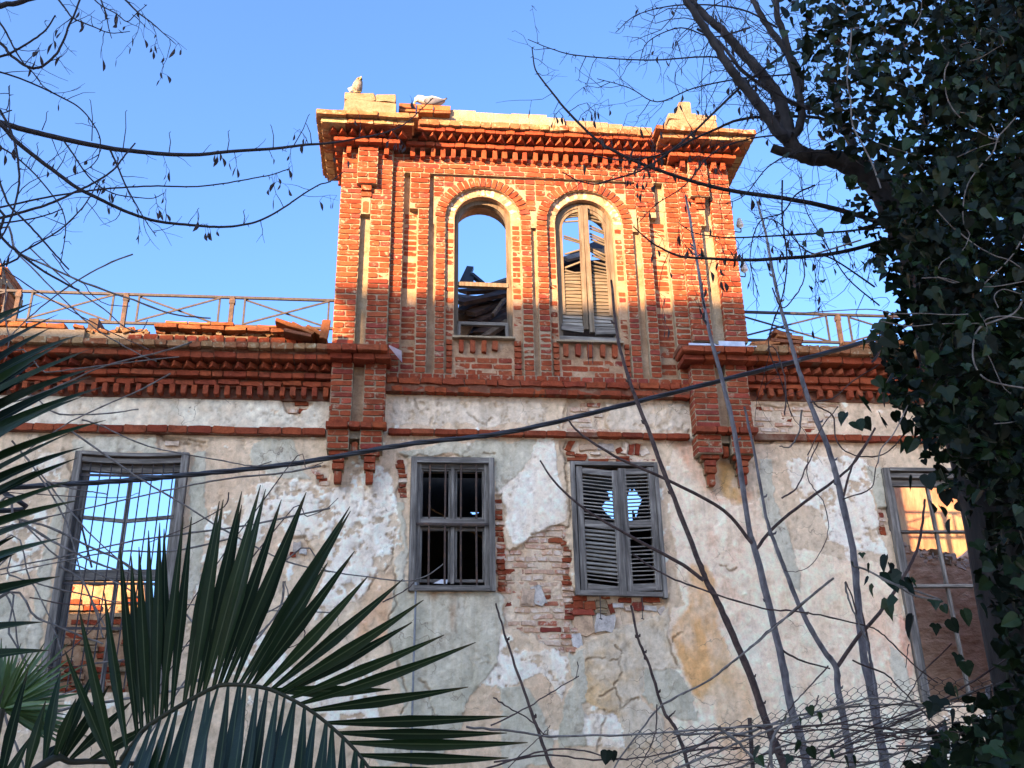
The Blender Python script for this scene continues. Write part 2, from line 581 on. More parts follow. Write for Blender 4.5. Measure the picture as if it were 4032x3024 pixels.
def place_brick(kind, mat, parent, x, z, w, h, yf, depth=.07, rot=0.0, tilt=0.0, yaw=0.0, pool=None):
    o = link(bpy.data.objects.new(kind, shared(kind, mat, pool or UNITS)))
    o.location = (x, yf, z)
    o.scale = (w, depth, h)
    o.rotation_euler = (tilt, rot, yaw)
    o.parent = parent
    return o


def bake_brick(mb, x, z, w, h, yf, depth=.07, rot=0.0, pool=None):
    vs, fs = random.choice(pool or UNITS)
    c, s = math.cos(rot), math.sin(rot)
    mb.tint = random.random()
    mb.add([(x + (vx * w) * c + (vz * h) * s, yf + vy * depth, z - (vx * w) * s + (vz * h) * c) for vx, vy, vz in vs], fs)


COURSE = .0692
specs = []                        # ordinary tower and pier bricks: (x, z, w, h, yf, rot, pool)
DAMAGE = []                       # (x, z, rx, rz): eroded spots


def damaged(x, z):
    for dx, dz, rx, rz in DAMAGE:
        if ((x - dx) / rx) ** 2 + ((z - dz) / rz) ** 2 < 1:
            return True
    return False


def courses(x0, x1, z0, z1, yf, bond='pier', off=0, fade=0.0):
    """Fill a strip of masonry with courses of bricks proud of its mortar."""
    n = max(1, round((z1 - z0) / COURSE))
    hh = (z1 - z0) / n
    j = .012
    for k in range(n):
        z = z0 + (k + .5) * hh
        W = x1 - x0
        if bond == 'header':
            cuts = [x0, x1]
        elif bond == 'pier':
            if (k + off) % 2 == 0:
                cuts = [x0, x1]
            else:
                mid = x0 + W * random.uniform(.46, .54)
                cuts = [x0, mid, x1]
        elif bond == 'heads':
            m_ = max(1, round(W / .122))
            cuts = [x0 + W * i / m_ for i in range(m_ + 1)]
        else:                      # running: stretchers and headers mixed
            cuts = [x0]
            x = x0 + (.06 if (k + off) % 2 else 0)
            while x < x1 - .1:
                x += random.choice((.118, .118, .238, .238))
                if x < x1 - .06:
                    cuts.append(x)
            cuts.append(x1)
        for a, b in zip(cuts[:-1], cuts[1:]):
            w, x = b - a - j, (a + b) / 2
            if w < .03:
                continue
            if fade and random.random() < fade:
                continue
            y = yf - random.uniform(.002, .007)
            pool = UNITS
            hz = hh - random.uniform(.010, .017)
            if damaged(x, z):
                y += random.uniform(.0, .003)
                pool = ROUGH
                hz *= random.uniform(.7, .95)
            specs.append((x + random.uniform(-.002, .002), z + random.uniform(-.003, .003), w * random.uniform(.975, 1.0), hz, y, random.uniform(-.012, .012), pool))


def sheet_arch(mb, x0, x1, z0, z1, xc, zs, r, yf, yb, n=18):
    """A wall sheet with a round-headed opening: front face and the reveal round the opening."""
    arc = [(xc - r * math.cos(PI * i / n), zs + r * math.sin(PI * i / n)) for i in range(n + 1)]
    if zs > z0:
        mb.add([(x0, yf, z0), (xc - r, yf, z0), (xc - r, yf, zs), (x0, yf, zs)], [(0, 1, 2, 3)])
        mb.add([(xc + r, yf, z0), (x1, yf, z0), (x1, yf, zs), (xc + r, yf, zs)], [(0, 1, 2, 3)])
    mb.add([(x0, yf, zs), (xc - r, yf, zs), (xc - r, yf, z1), (x0, yf, z1)], [(0, 1, 2, 3)])
    mb.add([(xc + r, yf, zs), (x1, yf, zs), (x1, yf, z1), (xc + r, yf, z1)], [(0, 1, 2, 3)])
    for (xa, za), (xb, zb) in zip(arc[:-1], arc[1:]):
        mb.add([(xa, yf, za), (xb, yf, zb), (xb, yf, z1), (xa, yf, z1)], [(0, 1, 2, 3)])
    edge = ([(xc - r, z0)] if zs > z0 else []) + arc + ([(xc + r, z0)] if zs > z0 else [])
    for (xa, za), (xb, zb) in zip(edge[:-1], edge[1:]):
        mb.add([(xa, yf, za), (xa, yb, za), (xb, yb, zb), (xb, yf, zb)], [(0, 1, 2, 3)])


def grid_wall(mb, x0, x1, z0, z1, y0, y1, holes):
    """A wall slab made of butted boxes round rectangular openings."""
    xs = sorted({x0, x1, *[c for hl in holes for c in hl[:2] if x0 < c < x1]})
    zs = sorted({z0, z1, *[c for hl in holes for c in hl[2:] if z0 < c < z1]})
    for xa, xb in zip(xs[:-1], xs[1:]):
        run = None
        for za, zb in zip(zs[:-1], zs[1:]):
            cx, cz = (xa + xb) / 2, (za + zb) / 2
            solid = not any(hl[0] < cx < hl[1] and hl[2] < cz < hl[3] for hl in holes)
            if solid:
                run = (run[0], zb) if run else (za, zb)
            if (not solid or zb == zs[-1]) and run:
                mb.box(xa, xb, y0, y1, run[0], run[1])
                run = None


# ---- tower: mortar core
A1L, A1R = (-.868, -.633), (-.526, -.290)
A2L, A2R = (3.080, 3.312), (3.463, 3.706)
ZB, ZT = 6.16, 8.975
X1, R1, R1i = .762, .4345, .330
X2, R2, R2i = 1.950, .445, .345
ZS1, ZS2 = 8.150, 8.150
YP, YW, YA, YS, YR = 9.87, 9.93, 9.965, 10.015, 10.40
Z0L, Z0R = 6.44, 6.60             # where the tower piers stand on the wing cornices

tw = MB()
core = .007
# corner piers
tw.box(A1L[0], A1L[1], YP + core, 10.45, Z0L, ZT)
tw.box(A1R[0], A1R[1], YP + core, 10.45, Z0L, ZT)
tw.box(A2L[0], A2L[1], YP + core, 10.45, Z0R, ZT)
tw.box(A2R[0], A2R[1], YP + core, 10.45, Z0R, ZT)
tw.box(A1L[1] + .001, A1R[0] - .001, 9.94, 10.45, Z0L, ZT)
tw.box(A2L[1] + .001, A2R[0] - .001, 9.94, 10.45, Z0R, ZT)
# side walls of the tower
tw.box(A1L[0] + .002, A1L[0] + .42, 10.452, 11.3, 5.6, ZT)
tw.box(A2R[1] - .42, A2R[1] - .002, 10.452, 11.3, 5.6, ZT)
# pendants under the cornice
for xa, xb, zb in ((-.690, -.462, 8.457), (3.205, 3.432, 8.470)):
    tw.box(xa, xb, 9.80 + core, YP + core - .001, zb, ZT)
for xc, zb in ((-.580, 8.457), (3.32, 8.470)):
    for w, dz0, dz1, y in ((.115, -.075, -.004, 9.825), (.115, -.15, -.08, 9.85), (.068, -.36, -.20, 9.865)):
        specs.append((xc, zb + (dz0 + dz1) / 2, w, dz1 - dz0 - .006, y, 0, UNITS))
    tw.box(xc - .05, xc + .05, 9.87, 9.94, zb - .37, zb)
# the flat strips C, the upper wall, D blocks
tw.box(-.288, -.153, YW + core, 10.012, ZB, 8.72)
tw.box(2.912, 3.078, YW + core, 10.012, ZB, 8.72)
tw.box(-.288, 3.078, YW + core, 10.10, 8.722, ZT)
tw.box(-.085, .139, YW + core, 10.012, 8.23, 8.72)
tw.box(2.575, 2.800, YW + core, 10.012, 8.23, 8.72)
tw.box(.012, .134, YW + core, 10.012, ZB, 8.228)
tw.box(2.592, 2.712, YW + core, 10.012, ZB, 8.228)
# arcade strips E
E_STRIPS = [(.217, .3275), (1.1965, 1.316), (1.376, 1.505), (2.395, 2.512)]
for a, b in E_STRIPS:
    tw.box(a, b, YA + core, 10.012, ZB, 8.05)
sheet_arch(tw, .19, 1.346, 8.05, 8.72, X1, ZS1, R1, YA + core, 10.012)
sheet_arch(tw, 1.346, 2.572, 8.05, 8.72, X2, ZS2, R2, YA + core, 10.012)
# base under the panels
tw.box(-.29, 3.05, YW + core, 10.012, 6.085, ZB - .001)
tower = tw.build('tower_wall', M_MORTAR, mansion)

tb = MB()
sheet_arch(tb, -.20, 1.346, 6.615, 8.72, X1, ZS1, R1i, YS, YR)
sheet_arch(tb, 1.346, 2.95, 6.615, 8.72, X2, ZS2, R2i, YS, YR)
tb.box(-.20, 2.95, YS, YR, 6.1, 6.6149)
tb.build('arcade_backing', M_OLDRENDER, mansion)

DAMAGE += [(-.75, 7.02, .14, .07), (-.40, 7.36, .12, .07), (-.34, 8.05, .1, .06), (1.26, 6.72, .09, .16), (1.43, 6.55, .08, .13), (.0, 6.52, .1, .05),
           (3.17, 7.08, .10, .06), (-.74, 6.55, .14, .06), (2.98, 6.8, .07, .1), (3.55, 7.0, .08, .05), (1.24, 6.50, .09, .12)]
for (a, b), z0 in ((A1L, Z0L), (A1R, Z0L), (A2L, Z0R), (A2R, Z0R)):
    courses(a, b, z0, ZT, YP, 'pier', off=int(a * 10))
courses(-.690, -.462, 8.457, ZT, 9.80, 'pier')
courses(3.205, 3.432, 8.470, ZT, 9.80, 'pier')
courses(-.288, -.153, ZB, 8.72, YW, 'header')
courses(2.912, 3.078, ZB, 8.72, YW, 'header')
courses(-.288, 3.078, 8.722, 8.86, YW, 'running')
courses(-.288, 3.078, 8.862, ZT, YW, 'heads')
courses(-.085, .139, 8.30, 8.72, YW, 'pier')
courses(2.575, 2.800, 8.30, 8.72, YW, 'pier')
courses(-.03, .139, 8.23, 8.299, YW, 'header')
courses(2.575, 2.74, 8.23, 8.299, YW, 'header')
courses(.012, .134, ZB, 8.228, YW, 'header')
courses(2.592, 2.712, ZB, 8.228, YW, 'header')
for a, b in E_STRIPS:
    courses(a, b, ZB, 8.15, YA, 'header')
# spandrels between the two arches and beside them
n_before = len(specs)
courses(.185, 2.57, 8.06, 8.71, YA, 'heads', fade=.02)
specs[n_before:] = [s for s in specs[n_before:] if min(math.hypot(s[0] - X1, s[1] - ZS1) - R1, math.hypot(s[0] - X2, s[1] - ZS2) - R2) > .13 + s[2] * .12
                    and not (1.316 < s[0] < 1.376 and s[1] < 8.12)]
# faint bricks showing through the render in the recesses
courses(-.15, .008, ZB, 8.2, YS, 'header', fade=.08)
courses(2.716, 2.908, ZB, 8.2, YS, 'header', fade=.08)
courses(.337, .43, 6.64, 8.1, YS, 'header', fade=.25)
courses(1.094, 1.19, 6.64, 8.1, YS, 'header', fade=.25)
courses(1.512, 1.60, 6.64, 8.1, YS, 'header', fade=.25)
courses(2.30, 2.388, 6.64, 8.1, YS, 'header', fade=.2)
courses(-.29, 3.05, 6.085, ZB, YW, 'heads')
# panels under the sills
courses(.345, .42, 6.18, 6.60, 9.99, 'header')
courses(1.09, 1.18, 6.18, 6.60, 9.99, 'header')
courses(1.52, 1.60, 6.18, 6.60, 9.99, 'header')
courses(2.32, 2.385, 6.18, 6.60, 9.99, 'header')
courses(.44, 1.075, 6.18, 6.40, YS, 'running', fade=.12)
courses(1.615, 2.30, 6.18, 6.40, YS, 'running', fade=.12)

# voussoirs of the two brick arches and of the rendered inner rings
for xc, zs, r, n in ((X1, ZS1, R1, 23), (X2, ZS2, R2, 24)):
    for i in range(n):
        a = PI * (i + .5) / n
        rr = r + .060
        place_brick('arch_brick', M_BRICK, tower, xc - rr * math.cos(a), zs + rr * math.sin(a), .116, PI * rr / n * .80, YA - random.uniform(.004, .012),
                    rot=a + random.uniform(-.02, .02), depth=.08)
for xc, zs, r, n in ((X1, ZS1, .385, 21), (X2, ZS2, .398, 22)):
    for i in range(n):
        a = PI * (i + .5) / n
        if random.random() < .2:
            continue
        place_brick('inner_arch_brick', M_WASHED, tower, xc - r * math.cos(a), zs + r * math.sin(a), .09, PI * r / n * .82, YS - random.uniform(.003, .009),
                    rot=a + random.uniform(-.03, .03), depth=.05, pool=ROUGH)

# ---- lower corner piers on corbels
PIERS = [dict(x0=-.850, x1=-.288, s0=-.626, s1=-.512, top=6.20, bot=5.50), dict(x0=3.000, x1=3.622, s0=3.268, s1=3.378, top=6.285, bot=5.52)]
for p in PIERS:
    lp = MB()
    YF = 9.80
    lp.box(p['x0'], p['s0'], YF + core, 10.05, p['bot'], p['top'])
    lp.box(p['s1'], p['x1'], YF + core, 10.05, p['bot'], p['top'])
    courses(p['x0'], p['s0'], p['bot'] + .03, p['top'], YF, 'pier')
    courses(p['s1'], p['x1'], p['bot'] + .03, p['top'], YF, 'pier', off=1)
    zb = p['bot'] - .05
    lp.box(p['x0'] - .01, p['s0'] - .01, YF + core, 10.05, zb - .212, zb - .001)
    lp.box(p['s1'] - .015, p['x1'] - .01, YF + core, 10.05, zb - .212, zb - .001)
    lp.box(p['s0'] - .0099, p['s1'] - .0151, YF + .05, 10.05, zb - .08, zb - .002)
    courses(p['x0'] - .01, p['s0'] - .01, zb - .212, zb, YF, 'pier')
    courses(p['s1'] - .015, p['x1'] - .01, zb - .212, zb, YF, 'pier')
    xm = (p['s0'] + p['s1']) / 2 - .012
    specs.append((xm, zb - .165, .062, .115, YF + .06, 0, UNITS))
    # stepped corbels
    for xc, sgn in (((p['x0'] + p['s0']) / 2 - .01, -1), ((p['s1'] + p['x1']) / 2 - .012, 1)):
        sx = -.01 * sgn
        for w, za, zz, y in ((.19, -.262, -.215, 9.835), (.118, -.332, -.266, 9.85), (.118, -.408, -.336, 9.86), (.076, -.535, -.412, 9.885)):
            specs.append((xc + sx, zb + (za + zz) / 2, w, zz - za - .004, y, 0, UNITS))
            lp.box(xc + sx - w / 2 + .004, xc + sx + w / 2 - .004, y + .03, 10.02, zb + za + .004, zb + zz - .004)
    lp.build('corner_pier', M_MORTAR, mansion)
for p in PIERS:
    sl = MB()
    sl.box(p['s0'] + .001, p['s1'] - .001, 9.885, 10.05, p['bot'], p['top'] - .001)
    sl.build('pier_slot_render', M_OLDRENDER, mansion)
for p in PIERS:                                       # moulded brick course at the foot of the pier
    x = p['x0'] - .03
    k = 0
    while x < p['x1'] + .02:
        w = (.235, .118, .118)[k % 3]
        w = min(w, p['x1'] + .035 - x)
        place_brick('base_course_brick', M_CORNICE, tower, x + w / 2, p['bot'] - .012, w - .007, .064, 9.74, depth=.12)
        x += w
        k += 1

# brick ends on the flanks of the piers
for x, side, y0, y1, za, zb in ((PIERS[1]['x0'], -1, 9.80, 9.985, 5.53, 6.28), (PIERS[0]['x1'], 1, 9.80, 9.985, 5.51, 6.2), (PIERS[1]['x0'] - .01, -1, 9.80, 9.985, 5.26, 5.46), (PIERS[0]['x0'], -1, 9.80, 9.985, 5.51, 6.2), (PIERS[1]['x1'], 1, 9.80, 9.985, 5.53, 6.28),
                                (A2L[0], -1, 9.87, 9.93, Z0R, ZT), (A2R[0], -1, 9.87, 9.95, Z0R, ZT), (A1L[0], -1, 9.87, 10.44, Z0L, ZT), (A2R[1], 1, 9.87, 10.44, Z0R, ZT), (.139, 1, 9.93, 9.99, 8.24, 8.72), (2.575, -1, 9.93, 9.99, 8.24, 8.72)):
    n = max(1, round((zb - za) / COURSE))
    hh = (zb - za) / n
    for k in range(n):
        m_ = max(1, round((y1 - y0) / .19))
        for q in range(m_):
            L = (y1 - y0) / m_
            o = place_brick('brick_end', M_BRICK, tower, x + side * -.003, za + (k + .5) * hh, L - .012, hh - .014, 0, depth=.03, yaw=side * PI / 2)
            o.location = (x + side * .004, y0 + (q + .5) * L, za + (k + .5) * hh)

# largest three hundred bricks singly, the rest as one joined part
specs.sort(key=lambda s: -s[2] * s[3])
for s in specs[:300]:
    place_brick('brick', M_BRICK, tower, s[0], s[1], s[2], s[3], s[4], rot=s[5], pool=s[6])
bm_ = MB()
for s in specs[300:]:
    bake_brick(bm_, s[0], s[1], s[2], s[3], s[4], rot=s[5], pool=s[6])
bm_.build('brickwork', M_BRICK, tower, kind='stuff')

# ---- cornices


def slab_run(kind, mat, parent, xa, xb, zb, zt, yf, depth, lens=(.118,), skew=.004, pool=None, gap=.006, miss=0.0, slope=0.0):
    x = xa
    while x < xb - .03:
        w = random.choice(lens) * random.uniform(.96, 1.04)
        if xb - (x + w) < .07:
            w = xb - x
        if random.random() >= miss:
            place_brick(kind, mat, parent, x + w / 2, (zb + zt) / 2 + random.uniform(-skew, skew) + slope * (x - xa), w - gap, (zt - zb) * random.uniform(.95, 1.0),
                        yf + random.uniform(-.006, .006), depth=depth, rot=random.uniform(-.008, .008), pool=pool)
        x += w


def prism_mesh(kind, mat, w, d, h_, tint):
    b = MB()
    b.tint = tint
    j = lambda: random.uniform(-.005, .005)
    pts = [(-w / 2, d), (j(), j()), (w / 2, d)]
    vs = [(x + j() * .5, y, -h_ / 2 + j() * .6) for x, y in pts] + [(x + j() * .5, y, h_ / 2 + j() * .6) for x, y in pts]
    b.add(vs, [(0, 1, 4, 3), (1, 2, 5, 4), (2, 1, 0), (3, 4, 5), (0, 3, 5, 2)])
    return b.mesh(kind, mat)


SAW = [prism_mesh('sawtooth_brick', M_CORNICE, .126, .105, .052, random.random()) for _ in range(9)]


def saw_run(parent, xa, xb, z, y, pitch=.130, h_=1.0, miss=0.0):
    n = max(1, round((xb - xa) / pitch))
    for i in range(n):
        if random.random() < miss:
            continue
        o = link(bpy.data.objects.new('sawtooth_brick', random.choice(SAW)))
        o.location = (xa + (i + .5) * (xb - xa) / n + random.uniform(-.004, .004), y + random.uniform(-.006, .006), z + random.uniform(-.004, .004))
        o.scale = ((xb - xa) / n / .130, 1, h_ * random.uniform(.92, 1.06))
        o.rotation_euler = (random.uniform(-.03, .03), random.uniform(-.04, .04), random.uniform(-.05, .05))
        o.parent = parent


def dentil_run(parent, xa, xb, z0, z1, y, pitch=.119, w=.056, miss=0.0, kind='dentil', depth=.09):
    n = max(1, round((xb - xa) / pitch))
    for i in range(n):
        if random.random() < miss:
            continue
        short = random.random() < .12
        place_brick(kind, M_CORNICE, parent, xa + (i + .5) * (xb - xa) / n + random.uniform(-.006, .006), (z0 + z1) / 2 + (.012 if short else 0), w * random.uniform(.88, 1.08),
                    (z1 - z0) * (.75 if short else 1) * random.uniform(.95, 1.02), y + random.uniform(-.006, .012), depth=depth, rot=random.uniform(-.05, .05))


tc = MB()
CL, CR = (-1.175, -.008), (2.768, 3.985)              # the corner blocks that break forward
# solid stepped core of the tower cornice, running back along both sides
for xa, xb in (CL, CR):
    tc.box(xa + .02, xb - .02, 9.52, 10.78, 9.178, 9.225)
    tc.box(xa + .075, xb - .07, 9.58, 10.73, 9.108, 9.1779)
    tc.box(xa + .22, xb - .22, 9.79, 10.6, 8.985, 9.1079)
tc.box(CL[1] - .0199, CR[0] + .0199, 9.73, 10.5, 9.238, 9.30)
tc.box(CL[1] - .0699, CR[0] + .0699, 9.78, 10.5, 9.182, 9.2379)
tc.box(CL[1] - .22, CR[0] + .22, 9.885, 10.45, 9.035, 9.1819)
tcore = tc.build('tower_cornice', M_REDCORE, mansion)
cl = MB()
cl.box(CL[0], CR[1], 9.98, 10.5, 9.302, 9.40)
cl.build('wall_head', M_OLDRENDER, mansion)
for xa, xb in (CL, CR):
    slab_run('coping_brick', M_COPING, tcore, xa, xb, 9.172, 9.235, 9.50, .20, (.36, .235, .30), gap=.002, skew=.0015)
    slab_run('ledge_brick', M_LEDGE, tcore, xa + .058, xb - .05, 9.108, 9.168, 9.56, .20, (.235, .30), gap=.002, skew=.0015)
    saw_run(tcore, xa + .13, xb - .13, 9.078, 9.635, pitch=.117)
    slab_run('band_brick', M_CORNICE, tcore, xa + .205, xb - .205, 8.975, 9.030, 9.725, .12, (.235, .16), gap=.004)
slab_run('coping_brick', M_COPING, tcore, CL[1] + .005, CR[0] - .005, 9.240, 9.318, 9.70, .20, (.118, .235, .118), gap=.004)
slab_run('ledge_brick', M_CORNICE, tcore, CL[1] - .04, CR[0] + .04, 9.186, 9.237, 9.735, .18, (.118, .235), gap=.005)
saw_run(tcore, CL[1] - .01, CR[0] + .01, 9.152, 9.750, pitch=.117)
slab_run('band_brick', M_CORNICE, tcore, CL[1] - .14, CR[0] + .14, 9.040, 9.094, 9.835, .12, (.118, .118, .235), gap=.006)
dentil_run(tcore, CL[1] - .12, CR[0] + .12, 8.905, 9.032, 9.865)
for xs in ((-.862, -.745), (-.42, -.30), (3.09, 3.18), (3.46, 3.70)):
    dentil_run(tcore, xs[0], xs[1], 8.86, 8.972, 9.79)
for s, xe in ((-1, CL[0]), (1, CR[1])):               # the cornice returning along the tower's sides
    for k in range(8):
        y = 9.62 + k * .145
        for kind, mt, z, w, dx in (('coping_brick', M_COPING, 9.2025, .138, 0), ('ledge_brick', M_LEDGE, 9.136, .138, .058)):
            o = place_brick(kind, mt, tcore, xe - s * dx, z, w, .064, y, depth=.1, yaw=s * PI / 2)
            o.location = (xe - s * dx, y + .03, z)
        if k > 1:
            o = place_brick('dentil', M_CORNICE, tcore, xe - s * .20, 9.02, .06, .075, y, depth=.1, yaw=s * PI / 2)
# lime-white band and broken blocks on top
wb = MB()
for i in range(8):
    xa = .03 + i * .215
    wb.box(xa, xa + .2149, 9.86 + .004 * math.sin(i * 2.1), 10.3, 9.40, 9.578 + .006 * math.sin(i * 1.3) + (.012 if i in (1, 2) else 0) - (.03 if i > 6 else 0))
wb.build('lime_coping', M_WHITEEDGE, mansion)
wb = MB()
for i in range(6):
    xa = 1.75 + i * .18
    wb.box(xa, xa + .1799, 9.90 + .006 * math.sin(i * 2.7), 10.3, 9.40, 9.545 + .012 * math.sin(i * 1.7) - (.05 if i > 3 else 0))
wb.build('broken_coping', M_BLOCK, mansion)
for (x0, x1), z1, z2, y0 in (((-.880, -.270), 9.60, 9.235, 9.62), ((2.975, 3.575), 9.55, 9.235, 9.64)):
    zc = z2 + (z1 - z2) * .70
    place_brick('parapet_block', M_BLOCK, tcore, (x0 + x1) / 2, (z2 + zc) / 2, x1 - x0, zc - z2, y0, depth=.4)
    cut = x0 + (x1 - x0) * .6
    for a, b, dy in ((x0, cut, .004), (cut, x1, .012)):
        place_brick('parapet_block', M_BLOCK, tcore, (a + b) / 2, (zc + z1) / 2, b - a - .003, z1 - zc - .006, y0 + dy, depth=.4)
place_brick('parapet_block', M_BLOCK, tcore, 3.21, 9.66, .15, .22, 9.70, depth=.2, pool=ROUGH)
for i in range(3):                                    # hollow roof tiles lying by the left block
    o = MB()
    o.tint = random.random()
    xa = -.24 + i * .205
    o.box(xa, xa + .2, 9.80 + .01 * i, 10.1, 9.515, 9.605 + .005 * i)
    o.box(xa + .02, xa + .198, 9.785 + .01 * i, 9.7999 + .01 * i, 9.535, 9.595)
    o.build('roof_tile', M_TILE, tcore)
for i in range(3):
    place_brick('roof_tile', M_TILE, tcore, -.14 + i * .205, 9.49, .2, .04, 9.77, depth=.3)

# ---- wings: cornice, parapet, frieze bands


def wing(xa, xb, z, parapet_y):
    """z: dictionary of course heights; returns the cornice object."""
    c = MB()
    c.box(xa, xb, 9.70, 10.4, z['s1'][0] + .01, z['s1'][1] - .01)
    c.box(xa, xb, 9.76, 10.4, z['s2'][0] + .005, z['s1'][0] + .0099)
    c.box(xa, xb, 9.915, 10.4, z['bd'][0] + .002, z['s2'][0] + .0049)
    c.box(xa, xb, 9.95, 10.4, z['dn'][1] - .004, z['bd'][0] + .0019)
    c.box(xa, xb, 9.985, 10.4, z['dn'][0] - .02, z['dn'][1] - .0041)
    o = c.build('wing_cornice', M_REDCORE, mansion)
    slab_run('coping_brick', M_COPING, o, xa, xb, *z['s1'], 9.68, .2, (.118, .118, .235), gap=.005, skew=.006)
    slab_run('ledge_brick', M_CORNICE, o, xa, xb, *z['s2'], 9.74, .2, (.235, .118), gap=.006, skew=.006, pool=ROUGH)
    saw_run(o, xa, xb, (z['saw'][0] + z['saw'][1]) / 2, 9.785, pitch=.128, h_=1.05, miss=.02)
    slab_run('band_brick', M_CORNICE, o, xa, xb, *z['bd'], 9.862, .12, (.118, .235), gap=.007, skew=.005)
    slab_run('lower_band_brick', M_CORNICE, o, xa, xb, *z['b2'], 9.90, .12, (.235, .2), gap=.01, skew=.008, pool=ROUGH, miss=.12)
    dentil_run(o, xa, xb, *z['dn'], 9.895, pitch=.112, w=.055, miss=.07, depth=.08)
    return o


ZL = dict(s1=(6.290, 6.360), s2=(6.200, 6.265), saw=(6.105, 6.195), bd=(6.040, 6.100), b2=(5.962, 6.020), dn=(5.850, 5.956))
ZR = dict(s1=(6.400, 6.485), s2=(6.315, 6.390), saw=(6.208, 6.290), bd=(6.126, 6.205), b2=(6.065, 6.12), dn=(5.968, 6.058))
wl = wing(-7.0, -.852, ZL, 9.9)
wr = wing(3.624, 8.6, ZR, 9.9)
# caps over the piers
for (xa, xb), zt, o in (((-.90, -.272), 6.255, wl), ((2.865, 3.66), 6.345, wr)):
    slab_run('coping_brick', M_CORNICE, o, xa - .0, xb, zt + .005, zt + .075, 9.60, .3, (.16, .235), gap=.005)
    slab_run('ledge_brick', M_CORNICE, o, xa + .03, xb + .04, zt - .065, zt, 9.67, .3, (.235,), gap=.005, pool=ROUGH)
    c = MB()
    c.box(xa, xb, 9.72, 9.99, zt + .08, zt + .13)
    c.build('cap_bedding', M_REDCORE, mansion)
z = MB()
z.box(2.95, 3.70, 9.62, 9.86, 6.424, 6.434)
z.box(3.02, 3.32, 9.855, 9.864, 6.434, 6.565)
z.box(3.36, 3.66, 9.855, 9.864, 6.434, 6.60)
z.build('flashing', M_ZINC, mansion)
z = MB()
z.add([(-.262, 9.70, 6.37), (-.13, 9.86, 6.38), (-.12, 9.83, 6.23), (-.17, 9.76, 6.26), (-.262, 9.68, 6.34)], [(0, 1, 2, 3, 4)])
z.add([(-.262, 9.703, 6.37), (-.13, 9.863, 6.38), (-.12, 9.833, 6.23), (-.17, 9.763, 6.26), (-.262, 9.683, 6.34)], [(4, 3, 2, 1, 0)])
z.build('flashing', M_ZINC, mansion)

# parapets behind the wing cornices: a course of bricks and loose tiles on top
pl = MB()
pl.box(-7.0, -1.25, 9.92, 10.35, 6.33, 6.53)
pw = pl.build('wing_parapet', M_MORTAR, mansion)
slab_run('parapet_brick', M_BRICK, pw, -7.0, -3.55, 6.36, 6.42, 9.86, .2, (.118, .235), gap=.008)
slab_run('parapet_brick', M_BRICK, pw, -3.0, -1.15, 6.40, 6.515, 9.885, .2, (.118, .118, .16), gap=.014, skew=.008, pool=ROUGH)
slab_run('parapet_brick', M_BRICK, pw, -2.05, -1.02, 6.365, 6.395, 9.80, .2, (.235,), gap=.004)
pb = MB()
pb.box(-7.0, -3.42, 9.87, 10.3, 6.43, 6.535)
pb.build('lime_coping', M_WHITEEDGE, mansion)
slab_run('roof_tile', M_TILE, pw, -7.0, -3.62, 6.54, 6.60, 9.85, .35, (.2,), gap=.006, skew=.006)
slab_run('roof_tile', M_TILE, pw, -2.72, -1.25, 6.575, 6.625, 9.84, .35, (.24,), gap=.006, skew=.006, slope=-.012)
slab_run('roof_tile', M_TILE, pw, -2.62, -1.45, 6.63, 6.665, 9.86, .35, (.24,), gap=.01, skew=.01, slope=-.02)
rb = MB()
for i in range(150):
    x = random.uniform(-3.5, -1.2)
    bake_brick(rb, x, 6.535 + random.uniform(0, .05), random.uniform(.03, .11), random.uniform(.02, .05), random.uniform(9.88, 10.1), depth=random.uniform(.04, .1), rot=random.uniform(-.7, .7), pool=ROUGH)
rb.build('rubble', M_COPING, pw, kind='stuff')
for px, pz, rot, w in ((-1.32, 6.60, .32, .3), (-1.17, 6.555, .45, .26), (-1.03, 6.53, .5, .24), (-1.22, 6.50, .2, .3)):
    place_brick('roof_tile', M_TILE, pw, px, pz, w, .045, 9.72, depth=.4, rot=rot)
place_brick('roof_tile', M_TILE, pw, -.93, 6.52, .09, .22, 9.66, depth=.03, rot=.1, pool=ROUGH)
pr = MB()
pr.box(3.74, 8.6, 9.95, 10.35, 6.41, 6.55)
prw = pr.build('wing_parapet', M_REDCORE, mansion)
slab_run('parapet_brick', M_COPING, prw, 3.72, 8.6, 6.487, 6.56, 9.80, .2, (.118, .2), gap=.008, pool=ROUGH)
for px, pz, rot, w in ((3.90, 6.60, -.1, .34), (4.15, 6.63, .06, .36), (4.20, 6.685, .1, .30), (4.12, 6.73, .25, .22), (4.95, 6.60, .1, .3), (5.2, 6.59, 0, .3), (5.6, 6.60, 0, .3), (5.5, 6.66, -.12, .25)):
    place_brick('roof_tile', M_TILE, prw, px, pz, w, .05, 9.86, depth=.35, rot=rot, pool=ROUGH)

